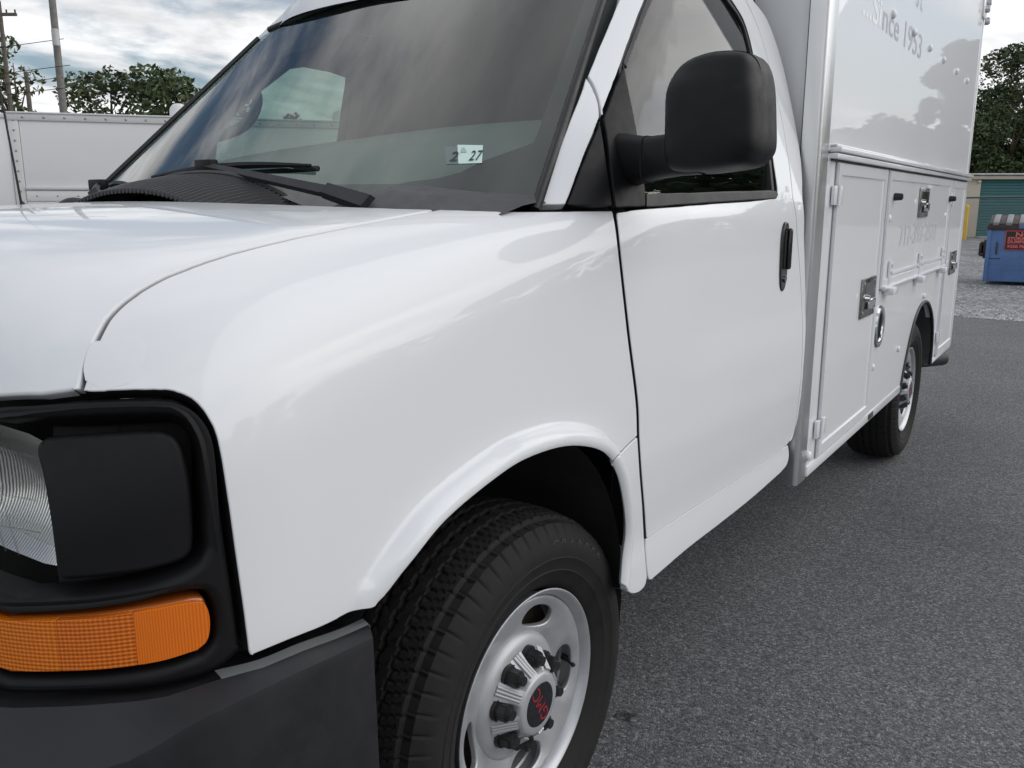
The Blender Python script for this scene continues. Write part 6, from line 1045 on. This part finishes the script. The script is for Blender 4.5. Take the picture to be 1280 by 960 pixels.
# loose stones along the edge of the asphalt
ST = mat('stone_grey', (.44, .445, .46), .8, var=.4, vscale=3)
v, f = [], []
for i in range(5200):
    if i % 5: y = 10.25 + abs(rng.gauss(0, .55)) - .12; x = rng.uniform(-2.6, 3.2)
    else: y = rng.uniform(10.3, 15); x = rng.uniform(-2.6, 3.2)
    r = rng.uniform(.008, .022); b = len(v)
    P = [(1, 0, 0), (-1, 0, 0), (0, 1, 0), (0, -1, 0), (0, 0, .8), (0, 0, -.5)]
    a = rng.uniform(0, 6.3); c, s = math.cos(a), math.sin(a); q = [rng.uniform(.6, 1.3) for _ in range(6)]
    for (px, py, pz), k in zip(P, q): v.append((x + r * k * (px * c - py * s), y + r * k * (px * s + py * c), -.004 + r * .5 + r * k * pz))
    for t in ((0, 2, 4), (2, 1, 4), (1, 3, 4), (3, 0, 4), (2, 0, 5), (1, 2, 5), (3, 1, 5), (0, 3, 5)): f.append(tuple(b + j for j in t))
tag(mesh('loose_gravel', v, f, None, ST, smooth=False), kind='stuff')
# ---- white box truck on the left
FWD = np.array([-.549, .811]) / np.hypot(.549, .811); RGT = np.array([.828, .560]) / np.hypot(.828, .560)
bt = empty('box_truck', (-9.99, 4.65, 0), label='long white box truck body with riveted rails standing behind the hood', cat='box truck')
p0 = np.array([-10.05, 4.60]); p1 = np.array([-7.196, 8.271]); u = (p1 - p0) / np.linalg.norm(p1 - p0); nrm_ = np.array([u[1], -u[0]])   # towards the camera
nrm_ = nrm_ if nrm_ @ (np.array([1.7, -1.3]) - p0) > 0 else -nrm_
BM = Matrix(((u[0], -nrm_[0], 0, p0[0]), (u[1], -nrm_[1], 0, p0[1]), (0, 0, 1, 0), (0, 0, 0, 1)))       # local: x along, y away from us, z up
PM = BM.copy(); bt.location = (p0[0], p0[1], 0); Tl = Matrix.Translation((-p0[0], -p0[1], 0)) @ BM
TW = mat('truck_white', (.74, .745, .75), .45, coat=.3, noise=.08, var=.02, vscale=1.2)
TW2 = mat('rail_white', (.66, .665, .66), .5, var=.05, vscale=3)
def tb(name, a, b, m=TW, bevel=.004, par=bt): return box(name, a, b, par, m, bevel, M=Tl)
tb('side_panel', (.13, .012, .95), (6.9, 2.3, 2.44))
tb('corner_post', (.0, .0, .90), (.125, .10, 2.46), TW2, .012)
tb('end_panel', (-1.6, .02, .95), (-.006, 2.3, 2.40), TW)
tb('end_rail', (-1.6, .0, 2.40), (-.006, .06, 2.46), TW2, .008)
tb('top_rail', (.0, -.012, 2.375), (6.92, .03, 2.475), TW2, .01)
tb('rail_lip', (.0, -.03, 2.462), (6.92, .02, 2.482), TW, .005)
tb('lower_moulding', (.13, -.03, 1.505), (6.9, .02, 1.545), TW2, .01)
tb('lower_panel', (.13, -.008, 1.36), (6.9, .01, 1.49), TW, .004)
tb('bottom_rail', (.13, -.02, 1.27), (6.9, .012, 1.345), TW2, .008)
tb('base', (.2, .2, .35), (6.7, 2.2, .95), DARK, 0)
bm = bmesh.new()
def riv(x, z, y, r=.016): bmesh.ops.create_uvsphere(bm, u_segments=8, v_segments=5, radius=r, matrix=Tl @ Matrix.Translation((x, y, z)) @ Matrix.Diagonal((1, .6, 1, 1)))
for i in range(28): riv(.18 + i * .245, 2.415, -.014); riv(.25 + i * .245, 1.425, -.01, .012)
for i in range(11): riv(.065, 1.10 + i * .128, -.002, .015)
rv = bm_obj('rivets', bm, bt, mat('rivet_grey', (.34, .34, .34), .45, metal=.3), smooth=True, angle=180); rv['kind'] = 'stuff'
def vent(x, y, s, par):
    o = lathe('roof_vent', [(-.02, .20), (.20, .20), (.27, .185), (.33, .14), (.36, .08), (.37, 0)], par, TW2, 28, angle=60); 
    o.matrix_local = Tl @ Matrix.Translation((x, y, 2.475)) @ Matrix.Rotation(-math.pi / 2, 4, 'Y') @ Matrix.Diagonal((.62 * s, .62 * s, .62 * s, 1))
vent(2.05, .55, 1.0, bt); vent(4.32, .75, 1.0, bt); vent(6.35, .7, 1, bt)
# grey lean-to roof behind the box truck
lt = empty('storage_shed', (-26.5, 9.5, 0), label='low shed with sloping pale grey roof far behind the box truck', cat='shed')
SHW = mat('shed_grey', (.44, .45, .46), .6, var=.05); SHM = Matrix.Rotation(R_(34), 4, 'Z')
box('wall', (-5, 0, 0), (1.5, 5, 3.4), lt, SHW, .01, M=SHM)
bm = bmesh.new(); vs = [bm.verts.new(SHM @ Vector(p)) for p in ((-5.3, -.3, 4.95), (-.4, -.3, 4.55), (2.2, -.3, 3.45), (2.2, 5.3, 3.45), (-.4, 5.3, 4.55), (-5.3, 5.3, 4.95), (-5.3, -.3, 3.4), (2.2, -.3, 3.38), (2.2, 5.3, 3.38), (-5.3, 5.3, 3.4))]
for q in ((0, 1, 4, 5), (1, 2, 3, 4), (0, 6, 7, 2, 1), (3, 8, 9, 5, 4), (2, 7, 8, 3), (0, 5, 9, 6)): bm.faces.new([vs[i] for i in q])
bm_obj('roof', bm, lt, SHW)
# ---- utility poles and wires
WOOD = mat('pole_wood', (.11, .095, .08), .85, var=.3, vscale=4); WOOD2 = mat('pole_grey_wood', (.17, .165, .155), .85, var=.25, vscale=4); WIRE = mat('wire_black', (.015, .015, .015), .6)
def pole(x, y, h, r, m, label, arms=()):
    p = empty('utility_pole', (x, y, 0), label=label, cat='utility pole', group='utility poles beyond the box truck')
    cyl('pole', (0, 0, 0), (0, 0, h), r, p, m, r2=r * .8, n=14)
    for z, l_ in arms: box('cross_arm', (-l_ / 2, -.06, z - .07), (l_ / 2, .06, z + .07), p, WOOD, .01, M=Matrix.Rotation(R_(34), 4, 'Z'))
    for z, l_ in arms:
        for s in (-.46, -.2, .2, .46): o = cyl('insulator', (s * l_ * .828, s * l_ * .56, z + .07), (s * l_ * .828, s * l_ * .56, z + .22), .04, p, WIRE, n=8)
    return p
pole(-40.2, 20.75, 7.3, .12, WOOD, 'short dark utility pole left of the thick grey pole')
pp = pole(-36.9, 20.48, 12.6, .17, WOOD2, 'thick grey utility pole rising above the trees', [(11.2, 2.2)])
cyl('transformer', (.33, -.2, 8.0), (.33, -.2, 8.7), .15, pp, SHW, n=16, bevel=.03)
pole(-43.6, 21.6, 10.9, .12, WOOD, 'thin dark utility pole at the left edge of the picture', [(10.3, 1.6)])
v, f = [], []
for k, (za_, zb_) in enumerate(((11.4, 10.5), (11.4, 10.4), (8.3, 7.9), (7.2, 6.9), (6.75, 6.5), (6.3, 6.1))):
    a, b = Vector((-36.9 + .3 * k % 1, 20.48, za_)), Vector((-60, 10, zb_)); c = Vector((-15, 38, za_ + .3)) if k < 1 else b
    for p, q in ((a, b), (a, c)): tube_data([p.lerp(q, t) - Vector((0, 0, .5 * 4 * t * (1 - t))) for t in np.linspace(0, 1, 9)], .014, 4, v, f)
tag(mesh('overhead_wires', v, f, None, WIRE), kind='stuff')
# ---- trees
BARK = mat('bark', (.09, .07, .05), .9, var=.3, vscale=6)
def leafmat(name, c1, c2):
    m = bpy.data.materials.new(name); m.use_nodes = True; n, l = nodes_of(m); b = n['Principled BSDF']; g = n.new('ShaderNodeNewGeometry'); r = n.new('ShaderNodeValToRGB')
    r.color_ramp.elements[0].color = (*c1, 1); r.color_ramp.elements[1].color = (*c2, 1); l.new(g.outputs['Random Per Island'], r.inputs[0]); l.new(r.outputs[0], b.inputs['Base Color']); b.inputs['Roughness'].default_value = .6
    return m
LEAF = leafmat('leaf_dark', (.024, .044, .013), (.078, .115, .036)); LEAF2 = leafmat('leaf_olive', (.034, .052, .018), (.095, .125, .045)); LEAF3 = leafmat('leaf_blackgreen', (.018, .036, .011), (.075, .112, .036))
def tree(x, y, h, w, label, m, seed, n=5200, leaf=.16, base=.18, group='trees on the skyline', name='broadleaf_tree', cone=0):
    r = random.Random(seed); t = empty(name, (x, y, 0), label=label, cat='tree', group=group)
    v, f = tube_data([(0, 0, 0), (.1, 0, h * .3), (.0, .15, h * .6), (.1, .1, h * .88)], [.05 * w ** .7 + .06, .04 * w ** .7 + .05, .03 * w ** .6, .02], 8)
    cl = []
    for i in range(44):
        u = r.random(); zz = h * (base + (1 - base) * u); rad = w * .5 * (math.sin(math.pi * (.12 + .80 * u)) ** .7) * (1 - cone * u) ; a = r.uniform(0, 6.28); d = rad * math.sqrt(r.random())
        cl.append((d * math.cos(a), d * math.sin(a), zz * .96, r.uniform(.16, .29) * w * .62))
        if i % 2: tube_data([(0, 0, zz * .62), (d * math.cos(a) * .5, d * math.sin(a) * .5, zz * .82), cl[-1][:3]], [.07, .045, .015], 5, v, f)
    mesh('trunk', v, f, t, BARK)
    V, F_ = [], []
    for i in range(n):
        cx, cy, cz, cr = cl[r.randrange(len(cl))]
        while True:
            a, b, c = r.uniform(-1, 1), r.uniform(-1, 1), r.uniform(-1, 1); q = a * a + b * b + c * c
            if .05 < q < 1: break
        k = cr * (q ** -.5) * (q ** .20); p = Vector((cx + a * k, cy + b * k, max(.2, cz + c * k * .8)))
        d1_ = Vector((r.gauss(0, 1), r.gauss(0, 1), r.gauss(0, .7))).normalized(); d2_ = d1_.cross(Vector((r.gauss(0, 1), r.gauss(0, 1), r.gauss(0, 1)))).normalized(); s = leaf * r.uniform(.6, 1.5)
        bb = len(V); V += [p - d1_ * s, p - d2_ * s * .5, p + d1_ * s, p + d2_ * s * .5]; F_.append((bb, bb + 1, bb + 2, bb + 3))
    mesh('crown', V, F_, t, m, smooth=False); return t
G1 = 'trees beyond the box truck'; G2 = 'trees behind the storage units'; G3 = 'trees across the lot'
tree(-47.5, 23.8, 9.9, 5.6, 'loose tree at the left edge behind the shed roof', LEAF2, 1, 4200, .15, group=G1)
tree(-46.0, 28.3, 8.7, 7.0, 'wide green tree behind the thick grey pole', LEAF2, 2, 5600, .15, .1, group=G1)
tree(-42.6, 29.2, 9.0, 6.6, 'tallest rounded tree right of the thick grey pole', LEAF, 3, 5600, .15, .1, group=G1)
tree(-38.8, 30.2, 7.3, 5.4, 'lower tree at the right end of the row beside the roof vent', LEAF2, 4, 5000, .14, .1, group=G1)
tree(-33.5, 30.8, 5.9, 2.4, 'small tree tip beside the windshield edge', LEAF, 5, 1800, .12, .2, group=G1)
for i, (px, dep, h, w, lab) in enumerate(((1150, 60, 10.6, 7.5, 'dark tree half hidden behind the utility body'), (1232, 58, 9.6, 6.5, 'dark tree just right of the utility body above the storage roof'), (1275, 54, 11.2, 8.0, 'tall dark tree at the right edge of the picture'), (1256, 50, 6.9, 6.0, 'lower bushy tree in front, right above the teal door'), (1210, 51, 6.2, 5.0, 'low dark bush beside the corner of the utility body'))):
    p = np.array([1.725, -1.278]) + dep * 1.0215 * FWD + RGT * (px - 640) / 1076 * dep
    tree(p[0], p[1], h, w, lab, LEAF3 if i != 3 else LEAF, 20 + i, 15000, .115, .04, group=G2)
for i, (px, dep, h, w) in enumerate(((1390, 56, 12.0, 9), (1548, 45, 11.0, 4.6), (1600, 44, 10.6, 4.2), (1690, 45, 6.6, 7), (1790, 45, 6.0, 8), (1920, 44, 5.5, 9), (2150, 42, 5.6, 9))):
    p = np.array([1.725, -1.278]) + dep * 1.0215 * FWD + RGT * (px - 640) / 1076 * dep
    tree(p[0], p[1], h, w, ['wide dark tree just past the right edge', 'narrow tall dark tree past the right edge', 'second narrow tall tree past the right edge', 'low bush after the two narrow trees', 'low round bush in the middle of the hedge row', 'low wide bush near the end of the hedge row', 'last low bush of the hedge row'][i], LEAF3, 40 + i, 9000, .26, .0, group='trees beyond the right edge')
for i in range(8):
    a = R_(-35 + i * 14.4); tree(1.7 + 46 * math.cos(a), -1.3 + 46 * math.sin(a), 8.5 + 2.0 * math.sin(i * 2.3), 12, ['tall dark tree across the lot, ', 'broad dark tree across the lot, ', 'lower dark tree across the lot, '][i % 3] + ['nearest the road end', 'second from the road end', 'third from the road end', 'left of the middle', 'in the middle of the row', 'right of the middle', 'third from the far end', 'second from the far end', 'at the far end'][i], LEAF3, 60 + i, 5000, .36, .03, group=G3)
# ---- storage building with roll-up doors
def atd(px, dep): return np.array([1.725, -1.278]) + dep * 1.0215 * FWD + RGT * (px - 640) / 1076.255 * dep
sb0 = atd(1205, 34.6); SM = Matrix(((RGT[0], FWD[0], 0, sb0[0]), (RGT[1], FWD[1], 0, sb0[1]), (0, 0, 1, 0), (0, 0, 0, 1)))
sb = empty('storage_building', (sb0[0], sb0[1], 0), label='low beige storage building with teal roll-up doors at the far right', cat='storage building')
L = Matrix.Translation((-sb0[0], -sb0[1], 0)) @ SM
BEI = mat('beige_wall', (.50, .45, .37), .75, var=.05, vscale=3, bump=(40, .2, .004)); TEAL = mat('teal_door', (.045, .155, .165), .45, var=.06, vscale=2); ROOFM = mat('roof_metal', (.58, .58, .57), .4, metal=.2, var=.05); CONC = mat('concrete_sill', (.50, .50, .48), .8, var=.08)
def s_(name, a, b, m, bevel=.004, par=sb): return box(name, a, b, par, m, bevel, M=L)
s_('wall', (-6, .10, 0), (.66, 6, 2.40), BEI); s_('wall', (3.46, .10, 0), (4.1, 6, 2.40), BEI); s_('wall', (6.9, .10, 0), (9, 6, 2.40), BEI)
s_('eave', (-6.1, -.02, 2.30), (9.1, .2, 2.44), BEI, .01); s_('roof_deck', (-6, .2, 2.40), (9, 6, 2.52), BEI)
for i in range(27):
    rp = s_('roof_panel', (-6 + i * .56, -.10, 2.47), (-6 + i * .56 + .53, 5.8, 2.53), ROOFM, .008)
for j, x0 in enumerate((.66, 4.1)):
    dr = s_('roll_door', (x0, .22, .04), (x0 + 2.8, .26, 2.30), TEAL, 0)
    bm = bmesh.new(); add_box(bm, (x0, .185, -.05), (x0 + 2.8, .225, .05), .018, 2, None); sl = bmesh.ops
    me = bpy.data.meshes.new('door_slat'); bmesh.ops.transform(bm, matrix=L @ Matrix.Translation((0, 0, 0)), verts=bm.verts); bm.to_mesh(me); bm.free(); me.materials.append(TEAL)
    for k in range(20): o = link('door_slat', me, dr); o.location = (0, 0, .095 + k * .112)
    s_('door_sill', (x0 - .02, -.3, .0), (x0 + 2.82, .2, .045), CONC)
s_('wall_lamp', (.50, .02, 2.17), (.62, .10, 2.25), ROOFM, .01)
# ---- bollard
bo_ = atd(1209, 32.6); bl = empty('bollard', (bo_[0], bo_[1], 0), label='yellow steel bollard by the corner of the storage building', cat='bollard')
lathe('post', [(0, .095), (1.20, .095), (1.27, .08), (1.31, .045), (1.32, 0)], bl, mat('safety_yellow', (.72, .46, .02), .45, var=.08), 24).rotation_euler = (0, -math.pi / 2, 0)
# ---- chain link fence
f0 = atd(1120, 24.2); f1 = atd(1420, 25.6); fe = empty('chain_link_fence', (f0[0], f0[1], 0), label='grey chain-link fence with dark top rail in front of the storage units', cat='fence')
fu = (f1 - f0); fl_ = np.linalg.norm(fu); fu /= fl_; WG_ = mat('fence_wire', (.16, .165, .17), .5, metal=.5); RAILM = mat('fence_rail', (.05, .055, .055), .5, metal=.3)
def fp(s, z): return (fu[0] * s, fu[1] * s, z)
tube('top_rail', [fp(s, 1.47 + .016 * s) for s in np.linspace(0, fl_, 6)], .026, fe, RAILM, 8)
for s in (0.05, fl_ - .05): tube('post', [fp(s, 0), fp(s, 1.5 + .016 * s)], .03, fe, RAILM, 8)
v, f = [], []; H = 1.45; s = -H
while s < fl_:
    for sg in (1, -1):
        a, b = (s, s + H) if sg > 0 else (s + H, s); za_, zb_ = .03, H + .03
        t0, t1 = 0., 1.
        lo, hi = min(a, b), max(a, b)
        if lo < 0 or hi > fl_:
            ta, tb_ = (0 - a) / (b - a), (fl_ - a) / (b - a); t0, t1 = max(0, min(ta, tb_)), min(1, max(ta, tb_))
        if t1 > t0: tube_data([fp(a + (b - a) * t0, za_ + (zb_ - za_) * t0), fp(a + (b - a) * t1, za_ + (zb_ - za_) * t1)], .0028, 3, v, f)
    s += .075
mesh('chain_link_mesh', v, f, fe, WG_, smooth=False)['kind'] = 'stuff'
# ---- dumpster
d0 = atd(1239.5, 14.35); DM = Matrix.Rotation(R_(3), 4, 'Z')
du = empty('dumpster', (d0[0], d0[1], 0), label='blue steel dumpster with a dark lid and red lettered sign', cat='dumpster')
BLUE = mat('dumpster_blue', (.09, .175, .38), .6, var=.16, vscale=5, bump=(8, .2, .01)); RUSTY = mat('dark_rust', (.055, .038, .034), .7, var=.4, vscale=8); LIDM = mat('lid_grey', (.22, .23, .24), .55, var=.15, vscale=6); SIGNB = mat('sign_black', (.015, .012, .014), .4); SIGNR = mat('sign_red', (.62, .05, .05), .5)
def db(name, a, b, m=BLUE, bevel=.006, par=du): return box(name, a, b, par, m, bevel, M=DM)
db('body', (0, 0, .05), (1.9, 1.2, .98)); db('rim', (-.02, -.03, .90), (1.92, .02, .985), RUSTY, .01); db('patch', (.44, -.034, .93), (1.9, -.028, .98), BLUE, 0)
db('edge_rib', (-.01, -.018, .05), (.05, .01, .90)); db('seam', (0, -.006, .26), (1.9, .004, .275)); db('seam', (0, -.006, .42), (.22, .004, .435), RUSTY)
for i in range(9):
    bm = bmesh.new(); M = DM @ Matrix.Translation((.10 + i * .19, .0, 1.0)) @ Matrix.Rotation(R_(9), 4, 'X') @ Matrix.Shear('XZ', 4, (0, 0)); add_box(bm, (-.045, -.04, -.02), (.045, .75, .036), .012, 2, M); bm_obj('lid_rib', bm, du, LIDM, smooth=True)
bm = bmesh.new(); add_box(bm, (0.0, -.02, -.03), (1.9, .78, .012), .01, 2, DM @ Matrix.Translation((0, 0, 1.0)) @ Matrix.Rotation(R_(9), 4, 'X')); bm_obj('lid', bm, du, RUSTY, smooth=True)
fk = db('fork_pocket', (-.10, .1, .45), (-.03, .9, .51), SIGNB, .006); db('fork_pocket', (-.10, .1, .64), (-.03, .9, .70), SIGNB, .006); db('fork_pocket', (-.12, .1, .47), (-.075, .9, .68), SIGNB, .01); db('fork_strut', (-.05, .1, .42), (.01, .9, .73), SIGNB, .004)
db('latch_bar', (.135, -.02, .50), (.160, .0, .70), RUSTY, .004)
sg_ = empty('sign'); sg_.parent = du
db('sign_board', (.255, -.022, .575), (.80, -.008, .895), SIGNR, .002, sg_); db('sign_face', (.268, -.0245, .588), (.787, -.0215, .882), SIGNB, 0, sg_)
db('sign_line', (.29, -.0255, .672), (.77, -.0242, .678), SIGNR, 0, sg_)
for s, x, z, sz in (('NO', .40, .795, .105), ('STORAGE', .295, .745, .062), ('DUMPING', .295, .692, .062), ('$250 FINE', .295, .612, .062)):
    text('lettering', s, sz, DM @ Matrix.Translation((x, -.0258, z)) @ Matrix.Rotation(R_(90), 4, 'X'), sg_, mat('sign_pink', (.75, .16, .14), .5) if 'sign_pink' not in MATS else MATS['sign_pink'], sx=1.35 if s == 'NO' else 1.25, bold=.002)
